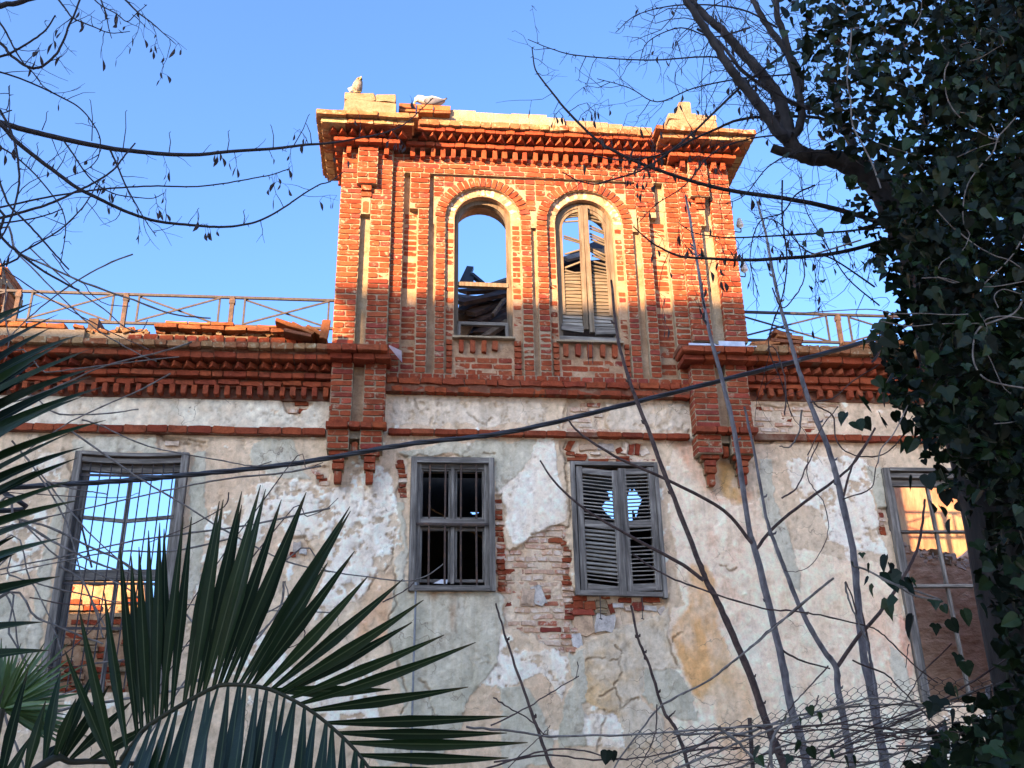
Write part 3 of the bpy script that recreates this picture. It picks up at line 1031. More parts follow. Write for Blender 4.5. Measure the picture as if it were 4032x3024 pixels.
# string courses and the double band at the tower's foot
st = MB()
st.box(-7, PIERS[0]['x0'] - .04, 9.95, 10.02, 5.43, 5.51)
st.box(PIERS[0]['x1'] + .04, PIERS[1]['x0'] - .04, 9.94, 10.02, 5.47, 5.52)
st.box(PIERS[1]['x1'] + .05, 8.6, 9.95, 10.02, 5.475, 5.545)
st.box(PIERS[0]['x1'] + .002, PIERS[1]['x0'] - .002, 9.90, 10.05, 5.93, 6.075)
sc_ = st.build('string_course', M_REDCORE, mansion)
slab_run('course_brick', M_CORNICE, sc_, -7, PIERS[0]['x0'] - .04, 5.432, 5.512, 9.93, .1, (.235, .2), gap=.008)
slab_run('course_brick', M_CORNICE, sc_, PIERS[0]['x1'] + .04, 1.62, 5.466, 5.526, 9.92, .1, (.235, .235), gap=.008)
slab_run('course_brick', M_CORNICE, sc_, 1.95, PIERS[1]['x0'] - .04, 5.466, 5.524, 9.92, .1, (.26, .235), gap=.006, pool=ROUGH)
slab_run('course_brick', M_CORNICE, sc_, 4.25, 8.6, 5.475, 5.545, 9.93, .1, (.235, .2), gap=.008, pool=ROUGH)
slab_run('tower_band_brick', M_CORNICE, sc_, PIERS[0]['x1'] + .01, PIERS[1]['x0'] - .01, 6.010, 6.080, 9.865, .1, (.235, .118, .235), gap=.008, pool=ROUGH, miss=.01)
slab_run('tower_band_brick', M_CORNICE, sc_, PIERS[0]['x1'] + .06, PIERS[1]['x0'] - .01, 5.926, 5.990, 9.885, .1, (.118, .235), gap=.006)

# sills with their dentils
for xa, xb, zz in ((.415, 1.104, 6.606), (1.563, 2.312, 6.590)):
    s_ = MB()
    n = 8
    for i in range(n):
        w = (xb - xa) / n
        s_.box(xa + i * w, xa + (i + 1) * w - .0005, 9.945 + random.uniform(-.004, .004), 10.12, zz + random.uniform(-.002, .002), zz + .022 + random.uniform(-.003, .003))
    so = s_.build('window_sill', M_WHITEEDGE, mansion)
    dentil_run(so, xa + .03, xb - .03, zz - .165, zz - .012, 9.965, pitch=.128, w=.058, miss=.12, kind='sill_dentil')
# ------------------------------------------------------------------ peeling plaster of the walls
def fbm(x, z, scale, octs, seed):
    """Value noise, about -1 .. 1, on arrays x, z."""
    out, amp, tot = np.zeros_like(x), 1.0, 0.0
    r = np.random.default_rng(seed)
    for o in range(octs):
        g_ = r.uniform(-1, 1, (128, 128))
        u, w = x * scale * 2 ** o + 37.3 * o, z * scale * 2 ** o + 11.7 * o
        iu, iw = np.floor(u).astype(int), np.floor(w).astype(int)
        fu, fw = u - iu, w - iw
        fu, fw = fu * fu * (3 - 2 * fu), fw * fw * (3 - 2 * fw)
        a, b = g_[iu % 128, iw % 128], g_[(iu + 1) % 128, iw % 128]
        c, d = g_[iu % 128, (iw + 1) % 128], g_[(iu + 1) % 128, (iw + 1) % 128]
        out += amp * ((a * (1 - fu) + b * fu) * (1 - fw) + (c * (1 - fu) + d * fu) * fw)
        tot += amp
        amp *= .55
    return out / tot * 1.6


def sdf(x, z, poly):
    """Signed distance to a polygon, positive inside."""
    d2 = np.full(x.shape, 1e9)
    inside = np.zeros(x.shape, bool)
    n = len(poly)
    for i in range(n):
        ax, az = poly[i]
        bx, bz = poly[(i + 1) % n]
        ex, ez = bx - ax, bz - az
        t = np.clip(((x - ax) * ex + (z - az) * ez) / (ex * ex + ez * ez + 1e-12), 0, 1)
        d2 = np.minimum(d2, (x - ax - t * ex) ** 2 + (z - az - t * ez) ** 2)
        cond = (az > z) != (bz > z)
        with np.errstate(divide='ignore', invalid='ignore'):
            xi = ax + (z - az) * ex / (ez if abs(ez) > 1e-9 else 1e-9)
        inside ^= cond & (x < xi)
    d = np.sqrt(d2)
    return np.where(inside, d, -d)


def wall_poly(k, pts):
    return [(p.x, p.z) for p in (at(k, a, b, 10.0) for a, b in pts)]


HOLES = [(-3.345, -2.235, 2.90, 5.225), (-.005, .862, 3.835, 5.225), (1.655, 2.585, 3.805, 5.195), (5.05, 6.25, 2.75, 5.175), (-5.9, -4.9, 2.9, 5.2)]
WX0, WX1, WZ0, WZ1, STEP = -4.7, 7.3, 1.9, 6.0, .0105
nx, nz = int((WX1 - WX0) / STEP) + 1, int((WZ1 - WZ0) / STEP) + 1
gx = np.linspace(WX0, WX1, nx)
gz = np.linspace(WZ0, WZ1, nz)
GX, GZ = np.meshgrid(gx, gz, indexing='ij')
wx_ = GX + .035 * fbm(GX, GZ, 5, 4, 1) + .012 * fbm(GX, GZ, 25, 3, 2)
wz_ = GZ + .035 * fbm(GX, GZ, 5, 4, 3) + .012 * fbm(GX, GZ, 25, 3, 4)
N1, N2, N3 = fbm(GX, GZ, 2.2, 5, 5), fbm(GX, GZ, 7, 5, 6), fbm(GX, GZ, 1.0, 4, 7)
N4, N5 = fbm(GX, GZ * .45, 9, 5, 8), fbm(GX, GZ, 18, 4, 9)
N6 = fbm(GX, GZ * .8, 34, 3, 10)
paint = np.empty(GX.shape + (3,))


def c3(*v):
    return np.array(v)


# the beige undercoat, pinker or paler by patches
tt = np.clip(.5 + .5 * N1, 0, 1)[..., None]
paint[:] = c3(.56, .45, .34) * (1 - tt) + c3(.66, .57, .46) * tt
tt = np.clip(.5 * N3 + .35 * N2, 0, .8)[..., None]
paint[:] = paint * (1 - tt) + c3(.62, .46, .34) * tt
DISP = .004 * N2 + .004 * N5


def coat(mask_sd, colour, thick, noise_f=None, edge=.0, colour2=None, cn=None, flake=None):
    """A coat of paint or plaster where the distance field, roughened, is positive."""
    global DISP
    d = mask_sd if noise_f is None else mask_sd + noise_f
    k = np.clip(d / .007, 0, 1)
    if flake is not None:
        k = k * np.clip(flake * 9, 0, 1)
    cc = np.broadcast_to(colour, GX.shape + (3,))
    if colour2 is not None:
        t_ = np.clip(cn, 0, 1)[..., None]
        cc = colour * (1 - t_) + colour2 * t_
    paint[:] = paint * (1 - k[..., None]) + cc * k[..., None]
    DISP = DISP + thick * k
    return k


WHITE, CREAM, CEMENT, OCHRE = c3(.80, .77, .73), c3(.80, .66, .52), c3(.46, .46, .39), c3(.62, .36, .15)
# scraps of white limewash everywhere on the undercoat
coat(np.full(GX.shape, .05), WHITE, .003, flake=N1 * .5 + N2 * .6 + N5 * .25 - .52)
# smooth cream coat on the right
cream = wall_poly('s', [(2650, 1770), (2730, 1760), (2800, 1950), (2900, 1990), (3010, 1960), (3100, 2150), (3500, 2230), (3640, 2750), (3700, 3200), (2650, 3200),
                        (2650, 2900), (2640, 2760), (2620, 2560), (2640, 2400), (2690, 2380), (2660, 2200), (2630, 2000)])
sd = sdf(wx_, wz_, cream)
k_cream = coat(sd, CREAM, .006, colour2=c3(.80, .71, .62), cn=.5 + .45 * N4 + .3 * N3)
pinkish = np.clip(.55 * N1 + .4 * N4 - .1, 0, .55) * k_cream
paint[:] = paint * (1 - pinkish[..., None]) + c3(.66, .40, .27) * pinkish[..., None]
for k, pts, colr, soft, amt in (
        ('d', [(1260, 40), (1400, 60), (1480, 200), (1500, 500), (1560, 620), (1540, 780), (1450, 900), (1380, 1000), (1310, 960), (1230, 800), (1160, 600), (1160, 480), (1250, 360), (1290, 200)], OCHRE, .05, .9),
        ('7', [(1840, 250), (1960, 250), (1985, 350), (1960, 480), (2080, 560), (2060, 610), (1880, 610), (1840, 480)], c3(.58, .36, .14), .04, .9),
        ('7', [(1430, 90), (1640, 60), (1700, 260), (1730, 500), (1860, 600), (2150, 600), (2150, 520), (2060, 480), (1980, 620), (1800, 640), (1600, 420), (1500, 200)], c3(.62, .33, .22), .07, .75),
        ('d', [(1480, 640), (1560, 600), (1590, 900), (1400, 1050), (1300, 1020)], c3(.62, .42, .20), .10, .6),
        ('e', [(80, 600), (300, 800), (420, 1300), (200, 1479), (0, 1300), (0, 900)], c3(.64, .44, .24), .12, .6),
        ('g', [(880, 560), (1020, 430), (1090, 330), (1080, 520), (1060, 700), (900, 740), (820, 740)], c3(.62, .38, .24), .05, .7),
        ('6', [(700, 1260), (860, 1180), (900, 1300), (860, 1659), (500, 1659)], c3(.60, .42, .28), .06, .6),
        ('e', [(1310, 380), (1360, 400), (1450, 850), (1400, 860), (1330, 560)], c3(.56, .20, .15), .03, .7),
        ('e', [(1330, 1290), (1480, 1240), (1500, 1340), (1350, 1350)], c3(.55, .22, .14), .03, .6)):
    s_ = sdf(wx_, wz_, wall_poly(k, pts))
    a_ = np.clip((s_ + .02) / soft, 0, 1) * amt * np.clip(.75 + .45 * N4, 0, 1)
    paint[:] = paint * (1 - a_[..., None]) + colr * a_[..., None]
# white limewash sheets
for k, pts, hole in (
        ('6', [(-300, 420), (0, 430), (330, 480), (640, 500), (820, 330), (940, 600), (960, 1000), (860, 1160), (720, 1260), (600, 1450), (380, 1659), (180, 1659), (330, 1000), (250, 650), (0, 600), (-300, 620)], .12),
        ('7', [(250, 70), (420, 60), (440, 330), (500, 600), (490, 780), (420, 810), (330, 880), (210, 890), (160, 960), (60, 980), (20, 900), (-60, 700), (-160, 580), (0, 430), (130, 330), (220, 200)], -.3),
        ('c', [(520, 20), (700, 0), (1100, 0), (1130, 250), (1180, 450), (1260, 720), (1150, 690), (1000, 640), (820, 600), (830, 500), (760, 380), (640, 330), (560, 200)], .05),
        ('d', [(-200, 520), (0, 540), (150, 640), (420, 655), (430, 760), (370, 1000), (250, 800), (0, 900), (-250, 900)], .1),
        ('d', [(540, 1080), (800, 1100), (840, 1340), (530, 1340)], -.4),
        ('d', [(300, 1200), (400, 1200), (390, 1300), (310, 1290)], -.4),
        ('8', [(1390, 520), (1900, 330), (2212, 430), (2212, 760), (1900, 660), (1560, 800), (1400, 900), (1370, 650)], .22),
        ('8', [(250, 130), (420, 150), (410, 330), (200, 300)], .1),
        ('8', [(20, 500), (300, 420), (300, 900), (40, 1000)], .25),
        ('f', [(1300, 560), (1900, 700), (2000, 1100), (1500, 1000), (1280, 900)], .1),
        ('g', [(380, 900), (950, 880), (1000, 1260), (700, 1300), (400, 1100)], .05),
        ('e', [(1390, 860), (1450, 900), (1500, 1200), (1750, 1250), (1900, 1479), (1500, 1479)], .1),
        ('4', [(700, 1290), (1480, 1300), (1500, 1540), (760, 1540)], .02),
        ('3', [(880, 1230), (1750, 1240), (2212, 1270), (2212, 1500), (850, 1500)], .05)):
    s_ = sdf(wx_, wz_, wall_poly(k, pts))
    frz = k in '34'
    coat(s_, c3(.58, .51, .43) if frz else WHITE, .006, colour2=c3(.68, .63, .56) if frz else c3(.66, .58, .48), cn=.15 + .7 * (N2 if frz else N4), flake=.40 - hole * 1.2 + .85 * N2 + .5 * N5 + .35 * N6 + np.clip(s_, -.1, .2) * 1.5)
# grey cement repairs
for k, pts in (
        ('6', [(900, 180), (1300, 90), (1700, 80), (2120, 90), (2110, 210), (1990, 350), (1880, 490), (1780, 545), (1770, 300), (1400, 190), (1010, 230)]),
        ('g', [(1190, 395), (1830, 400), (1860, 560), (1830, 700), (1800, 880), (1760, 950), (1570, 1130), (1560, 1300), (1430, 1500), (1000, 1572), (960, 1400), (1170, 1200), (1130, 900), (1060, 700), (1070, 560), (1110, 300), (1180, 250)]),
        ('6', [(930, 600), (1000, 590), (1000, 1400), (900, 1320), (880, 1150), (960, 1000)]),
        ('8', [(1300, 120), (1395, 130), (1380, 300), (1370, 800), (1290, 1150), (1240, 1150), (1280, 400)]),
        ('8', [(480, 60), (700, 30), (1050, 50), (1040, 145), (500, 160)]),
        ('8', [(430, 300), (480, 320), (400, 700), (300, 1200), (250, 1659), (140, 1659), (260, 900), (330, 600)]),
        ('8', [(1680, 100), (1800, 20), (1950, 50), (2050, 330), (1830, 290), (1700, 220)]),
        ('8', [(-100, 1000), (180, 1100), (200, 1500), (-100, 1659)]),
        ('d', [(420, 640), (540, 640), (550, 1340), (370, 1340), (390, 1000), (450, 860)]),
        ('d', [(960, 780), (1100, 760), (1230, 850), (1310, 960), (1330, 1110), (1240, 1160), (1080, 1120), (950, 950)]),
        ('d', [(-60, 900), (120, 880), (220, 1050), (340, 1300), (300, 1479), (-60, 1479)]),
        ('c', [(330, 0), (420, 0), (450, 300), (560, 500), (640, 850), (620, 950), (540, 900), (430, 600), (350, 350)]),
        ('e', [(1260, 600), (1330, 680), (1420, 900), (1500, 1200), (1400, 1479), (1370, 1200), (1290, 900), (1250, 750)]),
        ('c', [(1080, 60), (1180, 60), (1260, 400), (1230, 560), (1150, 300)])):
    s_ = sdf(wx_, wz_, wall_poly(k, pts))
    coat(s_, CEMENT, .008, colour2=c3(.52, .51, .45), cn=.5 + .6 * N1 + .3 * N4)
# cracked lumpy plaster under the shuttered window
lump = sdf(wx_, wz_, wall_poly('d', [(600, 560), (760, 470), (900, 420), (1130, 330), (1150, 650), (1230, 800), (960, 790), (950, 1000), (1080, 1120), (1100, 1340), (840, 1340), (800, 1100), (640, 1050), (540, 1000), (540, 640)]))
coat(lump, c3(.58, .53, .45), .008, colour2=c3(.60, .44, .26), cn=.3 + 1.1 * N1 + .5 * N2)
# friezes between the brick bands
fr = np.where((GZ > 5.5) & (GX < -.8), 1.0, -1.0)
coat(fr, c3(.66, .65, .58), .006, colour2=c3(.58, .51, .42), cn=.35 + .7 * N2, flake=.8 + N2 * .8)
# bare brick and rubble: the plaster has gone
gone = [wall_poly('s', [(1962, 1960), (1975, 2080), (2010, 2185), (2050, 2150), (2100, 2110), (2190, 2070), (2235, 2080), (2258, 2350), (2264, 2570), (2200, 2565), (2100, 2500), (2000, 2470), (1985, 2350), (1962, 2330)]),
        wall_poly('7', [(480, 60), (560, 55), (850, 60), (1270, 100), (1300, 265), (500, 265)]),
        wall_poly('d', [(450, 250), (1130, 255), (1130, 330), (1080, 400), (760, 470), (640, 540), (460, 640)]),
        wall_poly('b', [(290, 1250), (900, 1240), (930, 1330), (700, 1440), (620, 1500), (320, 1510)]),
        wall_poly('4', [(430, 1280), (720, 1290), (740, 1380), (720, 1480), (780, 1560), (380, 1530), (420, 1400)]),
        wall_poly('6', [(905, 215), (1010, 215), (1010, 590), (930, 560)]),
        wall_poly('6', [(1770, 560), (1830, 560), (1850, 900), (1900, 1080), (1860, 1400), (1770, 1400)]),
        wall_poly('8', [(1060, 10), (1160, 25), (1370, 60), (1370, 120), (1230, 130), (1060, 130)]),
        wall_poly('c', [(1180, 350), (1250, 350), (1260, 560), (1200, 560)]),
        wall_poly('8', [(1900, 700), (2050, 690), (2120, 850), (1950, 870)]),
        wall_poly('5', [(1890, 985), (2080, 985), (2060, 1050), (2000, 1090), (1920, 1060)]),
        wall_poly('6', [(140, 310), (330, 300), (330, 480), (250, 480), (140, 350)])]
gone_sd = np.full(GX.shape, -9.0)
for p in gone:
    gone_sd = np.maximum(gone_sd, sdf(wx_, wz_, p))
kg = np.clip((gone_sd + .01) / .014, 0, 1)
bed = c3(.56, .43, .32) * (1 - np.clip(.5 + .6 * N2, 0, 1)[..., None]) + c3(.62, .55, .46) * np.clip(.5 + .6 * N2, 0, 1)[..., None]
paint[:] = paint * (1 - kg[..., None]) + bed * kg[..., None]
DISP = DISP * (1 - kg) - kg * (.028 + .008 * N5)
# rust run under the barred window
rust = np.exp(-((GX - .44 + .01 * N2) / .035) ** 2) * np.clip((GZ - 3.40) / .3, 0, 1) * (GZ < 3.83) + .8 * np.exp(-((GX - .25) / .05) ** 2) * np.clip((GZ - 3.73) / .08, 0, 1) * (GZ < 3.83)
rust = np.clip(rust * (.7 + .5 * N4), 0, .85)
paint[:] = paint * (1 - rust[..., None]) + c3(.42, .20, .07) * rust[..., None]
# runs of dirty water below sills, bands and corbels
N7 = fbm(GX * 1.0, GZ * .06, 16, 4, 12)
for x0, x1, zt, ln, amt in ((-3.4, -2.2, 2.9, .7, .5), (0, .9, 3.8, 1.2, .35), (1.65, 2.6, 3.75, 1.3, .35), (-.85, -.3, 4.95, .8, .45), (3.0, 3.62, 4.95, .9, .35), (-4.7, -.9, 5.42, .5, .30), (-.25, 3.0, 5.46, .4, .28), (3.7, 7.3, 5.47, .55, .3), (-4.7, 7.3, 5.86, .25, .3)):
    run = np.clip(1 - (zt - GZ) / ln, 0, 1) * (GZ < zt) * (GX > x0) * (GX < x1) * np.clip(N7 * 1.6 + .1, 0, 1) * amt
    paint = paint * (1 - run[..., None]) + c3(.25, .20, .15) * run[..., None]
# cracks
for k, pts, w in (('g', [(1100, 60), (1090, 210), (1110, 330), (1110, 500), (1065, 560), (1080, 680), (1085, 780), (1150, 900), (1180, 1000), (1215, 1110), (1165, 1180), (1165, 1290)], .006),
                  ('g', [(1260, 980), (1330, 1060), (1355, 1200), (1370, 1370)], .006), ('g', [(1090, 210), (990, 270), (940, 370)], .005),
                  ('4', [(430, 1200), (420, 1290), (380, 1400), (350, 1460), (350, 1560)], .012), ('d', [(690, 1060), (680, 1160), (650, 1250), (640, 1380)], .006),
                  ('d', [(560, 730), (700, 700), (790, 715), (800, 800), (755, 900)], .007), ('d', [(740, 600), (790, 660), (795, 700)], .006),
                  ('d', [(640, 960), (760, 920), (800, 1000), (800, 1050), (930, 980)], .006), ('d', [(1130, 560), (1160, 700), (1200, 770)], .010),
                  ('7', [(200, 890), (330, 880), (420, 815), (490, 830)], .010), ('7', [(0, 1060), (80, 1060), (160, 980), (210, 920)], .009),
                  ('3', [(1510, 1400), (1600, 1450), (1720, 1465), (1760, 1420)], .006), ('3', [(1080, 1270), (1110, 1350)], .004),
                  ('c', [(60, 770), (120, 800), (190, 780)], .004), ('6', [(900, 200), (960, 210), (1010, 215), (1760, 215)], .012),
                  ('7', [(520, 60), (510, 300), (530, 700), (545, 1100), (570, 1659)], .012), ('4', [(760, 1300), (1160, 1310)], .004),
                  ('8', [(1060, 20), (1200, 60), (1380, 100)], .022), ('8', [(430, 120), (500, 330)], .02), ('d', [(1235, 520), (1160, 600)], .004)):
    line = [(p.x, p.z) for p in (at(k, a, b, 10) for a, b in pts)]
    d_ = np.full(GX.shape, 9.0)
    for (ax, az), (bx, bz) in zip(line[:-1], line[1:]):
        ex, ez = bx - ax, bz - az
        t_ = np.clip(((wx_ - ax) * ex + (wz_ - az) * ez) / (ex * ex + ez * ez), 0, 1)
        d_ = np.minimum(d_, np.hypot(wx_ - ax - t_ * ex, wz_ - az - t_ * ez))
    q = np.clip(1 - (d_ - w * .45 * (1 + .8 * N2)) / .008, 0, 1) * np.clip(.75 + .8 * N5, 0, 1)
    DISP = DISP - q * .022
    paint[:] = paint * (1 - .55 * q[..., None]) + c3(.20, .15, .10) * .55 * q[..., None]
# grime and scuffs: brown specks where the surface is pitted, chipped rims along the coats' edges
pit = np.clip((-N5 * .6 - N6 * .6 - .35) * 3, 0, 1) * np.clip(.5 + .9 * N1, .15, 1) * (1 - .75 * k_cream)
paint = paint * (1 - .38 * pit[..., None]) + c3(.30, .22, .15) * .38 * pit[..., None]
DISP = DISP - .004 * pit
grad = np.hypot(*np.gradient(DISP))
rim = np.clip((grad - .0035) / .006, 0, 1)
paint = paint * (1 - .30 * rim[..., None]) + c3(.34, .25, .17) * .30 * rim[..., None]
paint *= (1 + .14 * N5 + .08 * N4 + .08 * N6)[..., None]
paint = np.clip(paint * c3(1.11, 1.015, .85), .03, .84)

# drop the cells over the openings
cx_, cz_ = (gx[:-1] + gx[1:]) / 2, (gz[:-1] + gz[1:]) / 2
CX, CZ = np.meshgrid(cx_, cz_, indexing='ij')
keep = np.ones(CX.shape, bool)
for a, b, c, d in HOLES:
    keep &= ~((CX > a) & (CX < b) & (CZ > c) & (CZ < d))
idx = np.arange(nx * nz).reshape(nx, nz)
quads = np.stack([idx[:-1, :-1], idx[1:, :-1], idx[1:, 1:], idx[:-1, 1:]], -1)[keep]
me = bpy.data.meshes.new('plaster_wall')
co = np.stack([GX, 10.0 - DISP, GZ], -1).reshape(-1, 3).astype(np.float32)
me.vertices.add(len(co))
me.vertices.foreach_set('co', co.ravel())
nq = len(quads)
me.loops.add(nq * 4)
me.polygons.add(nq)
me.loops.foreach_set('vertex_index', quads.ravel().astype(np.int32))
me.polygons.foreach_set('loop_start', np.arange(0, nq * 4, 4, dtype=np.int32))
me.polygons.foreach_set('loop_total', np.full(nq, 4, dtype=np.int32))
me.update(calc_edges=True)
ca = me.color_attributes.new('paint', 'FLOAT_COLOR', 'POINT')
ca.data.foreach_set('color', np.concatenate([paint.reshape(-1, 3), np.ones((nx * nz, 1))], 1).astype(np.float32).ravel())
me.materials.append(M_PLASTER)
plaster = child(link(bpy.data.objects.new('plaster_wall', me)), mansion)

# masonry behind the plaster, with the openings; blank walls beyond the frame
wm = MB()
grid_wall(wm, -8.5, 9.5, 0, 6.3, 10.06, 10.5, HOLES)
wm.box(-8.5, WX0, 10.0, 10.0599, 0, 6.0)
wm.box(WX1, 9.5, 10.0, 10.0599, 0, 6.0)
wm.box(WX0, WX1, 10.0, 10.0599, 0, WZ0)
wm.build('masonry_wall', M_RUBBLEWALL, mansion)

# bricks laid bare, limewashed, in rough courses
nb = 0
for pi, (p, zstep, chance) in enumerate(((gone[0], .064, .93), (gone[3], .062, .8), (gone[4], .06, .75))):
    zs = [q[1] for q in p]
    xs = [q[0] for q in p]
    zz = min(zs)
    while zz < max(zs):
        x = min(xs) - random.uniform(0, .1)
        while x < max(xs):
            w = random.choice((.11, .12, .16, .22, .08))
            cx, cz = x + w / 2, zz + zstep / 2
            if sdf(np.array([cx]), np.array([cz]), p)[0] > -.005 and random.random() < chance:
                place_brick('weathered_brick', M_WASHED if random.random() < .9 else M_BRICK, plaster, cx, cz, w - random.uniform(.008, .02), zstep - random.uniform(.010, .022),
                            10.008 + random.uniform(-.004, .016), depth=.06, rot=random.uniform(-.03, .03), pool=ROUGH)
                nb += 1
            x += w
        zz += zstep
# broken red brick edges beside the openings
for k, xz, n, wr in (('6', (1800, 580, 1830, 1390), 17, .09), ('6', (935, 235, 985, 570), 8, .10), ('7', (505, 640, 535, 1640), 20, .10), ('c', (1195, 360, 1225, 550), 6, .07), ('6', (170, 320, 310, 460), 5, .11)):
    for i in range(n):
        f = (i + .5) / n
        q = at(k, xz[0] + (xz[2] - xz[0]) * f + random.uniform(-8, 8), xz[1] + (xz[3] - xz[1]) * f, 10)
        place_brick('broken_brick', M_BRICK if random.random() < .7 else M_WASHED, plaster, q.x, q.z, wr * random.uniform(.7, 1.15), .05 * random.uniform(.75, 1.05), 10.0 + random.uniform(-.012, .012), depth=.1,
                    rot=random.uniform(-.08, .08), pool=ROUGH)
# brick scraps, tilted soldiers and hollow bricks above the shuttered window
for i, (x, y, w, h_, r) in enumerate(((545, 185, 80, 30, .0), (640, 205, 110, 30, .0), (760, 185, 90, 26, 0), (600, 235, 180, 28, 0), (790, 245, 190, 26, 0), (900, 220, 120, 26, 0), (1020, 245, 150, 26, 0), (1010, 220, 110, 24, 0),
                                      (1140, 250, 160, 26, 0), (1235, 250, 110, 26, 0), (540, 110, 130, 55, 1.1), (1020, 140, 120, 52, 1.25), (1080, 140, 125, 48, 1.35), (1130, 145, 125, 44, 1.4), (1190, 170, 90, 60, .5), (970, 160, 60, 50, .4),
                                      (700, 130, 160, 60, .1), (860, 130, 150, 70, -.1))):
    q = at('7', x, y, 10)
    place_brick('lintel_brick', (M_BRICK, M_CORNICE, M_WASHED)[i % 3] if i < 16 else M_STONE, plaster, q.x, q.z, w * .00115, h_ * .00125, 10.0 + random.uniform(-.01, .008), depth=.12, rot=-r, pool=ROUGH)
# rubble under it
for x, y, w, h_, r, mt in ((510, 275, 100, 36, 0, M_BRICK), (690, 270, 60, 24, 0, M_BRICK), (500, 320, 70, 60, 0, M_BRICK), (580, 325, 80, 62, .1, M_BRICK), (535, 375, 150, 44, 0, M_BRICK), (665, 320, 85, 55, 0, M_BLOCK),
                           (660, 372, 90, 26, 0, M_BLOCK), (735, 350, 36, 70, .2, M_BRICK), (540, 470, 140, 130, .15, M_STONE), (690, 460, 140, 120, -.2, M_STONE), (920, 335, 80, 55, 0, M_BRICK), (830, 290, 90, 34, 0, M_BRICK),
                           (1010, 290, 130, 32, 0, M_BRICK), (1010, 345, 90, 40, -.1, M_STONE), (1100, 380, 60, 70, .5, M_STONE), (860, 350, 60, 30, .1, M_STONE), (780, 330, 80, 34, 0, M_STONE), (1065, 310, 90, 26, 0, M_STONE),
                           (490, 580, 70, 90, .1, M_STONE), (140, 270, 95, 120, -.15, M_STONE), (215, 260, 85, 130, .3, M_STONE), (615, 1010, 50, 60, .2, M_BRICK), (565, 850, 50, 60, .4, M_STONE), (1120, 640, 60, 30, .1, M_BRICK)):
    q = at('d', x, y, 10)
    place_brick('stone' if mt is not M_BRICK else 'sill_brick', mt, plaster, q.x, q.z, w * .00142, h_ * .00150, 10.0 + random.uniform(-.012, .004), depth=.1, rot=-r, pool=ROUGH)
for k, x, y, w, h_, mt in (('8', 1150, 75, .14, .06, M_WASHED), ('8', 1990, 770, .08, .1, M_STONE), ('8', 2030, 800, .07, .06, M_STONE), ('8', 1960, 820, .06, .05, M_BRICK), ('5', 1960, 1050, .1, .05, M_WASHED), ('5', 2020, 1000, .15, .045, M_CORNICE), ('5', 2030, 1050, .09, .05, M_CORNICE)):
    q = at(k, x, y, 10)
    place_brick('stone', mt, plaster, q.x, q.z, w, h_, 9.998, depth=.1, pool=ROUGH)
# ------------------------------------------------------------------ windows
def part(name, parent=None):
    """An Empty that groups the pieces of one part of the mansion."""
    o = link(bpy.data.objects.new(name, None))
    o.empty_display_size = .1
    return child(o, parent or mansion)


def member(kind, mat, parent, p0, p1, w, t, up=None, jag=0):
    b = MB()
    b.tint = random.random()
    b.bar(p0, p1, w, t, up, jag)
    if mat is M_GREYWOOD and abs(p1[0] - p0[0]) > abs(p1[2] - p0[2]):
        mat = M_GREYRAIL
    return b.build(kind, mat, parent)


def arch_strip(xc, zs, r0, r1, yf, yb, z0, n=18, a0=0.0, a1=PI):
    """A round-headed frame as a band between two radii, with straight legs down to z0."""
    b = MB()
    pts = []
    if z0 is not None:
        pts.append((-1, z0))
    for i in range(n + 1):
        pts.append((a0 + (a1 - a0) * i / n, None))
    if z0 is not None:
        pts.append((-2, z0))
    rings = []
    for a, zz in pts:
        def q(r):
            if zz is None:
                return (xc - r * math.cos(a), zs + r * math.sin(a))
            return (xc - r if a == -1 else xc + r, zz)
        (xa, za), (xb, zb) = q(r0), q(r1)
        rings.append([(xa, yf, za), (xb, yf, zb), (xb, yb, zb), (xa, yb, za)])
    b.loft(rings)
    return b


# left arched opening: bare frame with two rails
w = part('arched_window')
arch_strip(X1, ZS1, .278, .332, 10.10, 10.17, 6.63).build('frame', M_PALEWOOD, w)
zr = at('3', 1650, 278, 10.13).z
member('rail', M_PALEWOOD, w, (X1 - .29, 10.12, zr), (X1 + .29, 10.12, zr - .005), .05, .06, (0, -1, 0))
zr2 = at('3', 1650, 615, 10.13).z
member('rail', M_GREYWOOD, w, (X1 - .29, 10.125, zr2), (X1 + .29, 10.125, zr2), .035, .05)
member('rail', M_GREYWOOD, w, (X1 - .33, 10.115, 6.655), (X1 + .33, 10.115, 6.650), .045, .07)
for s in (-1, 1):
    member('lower_stile', M_GREYWOOD, w, (X1 + s * .272, 10.105, 6.66), (X1 + s * .265, 10.105, zr2 - .01), .035, .05)
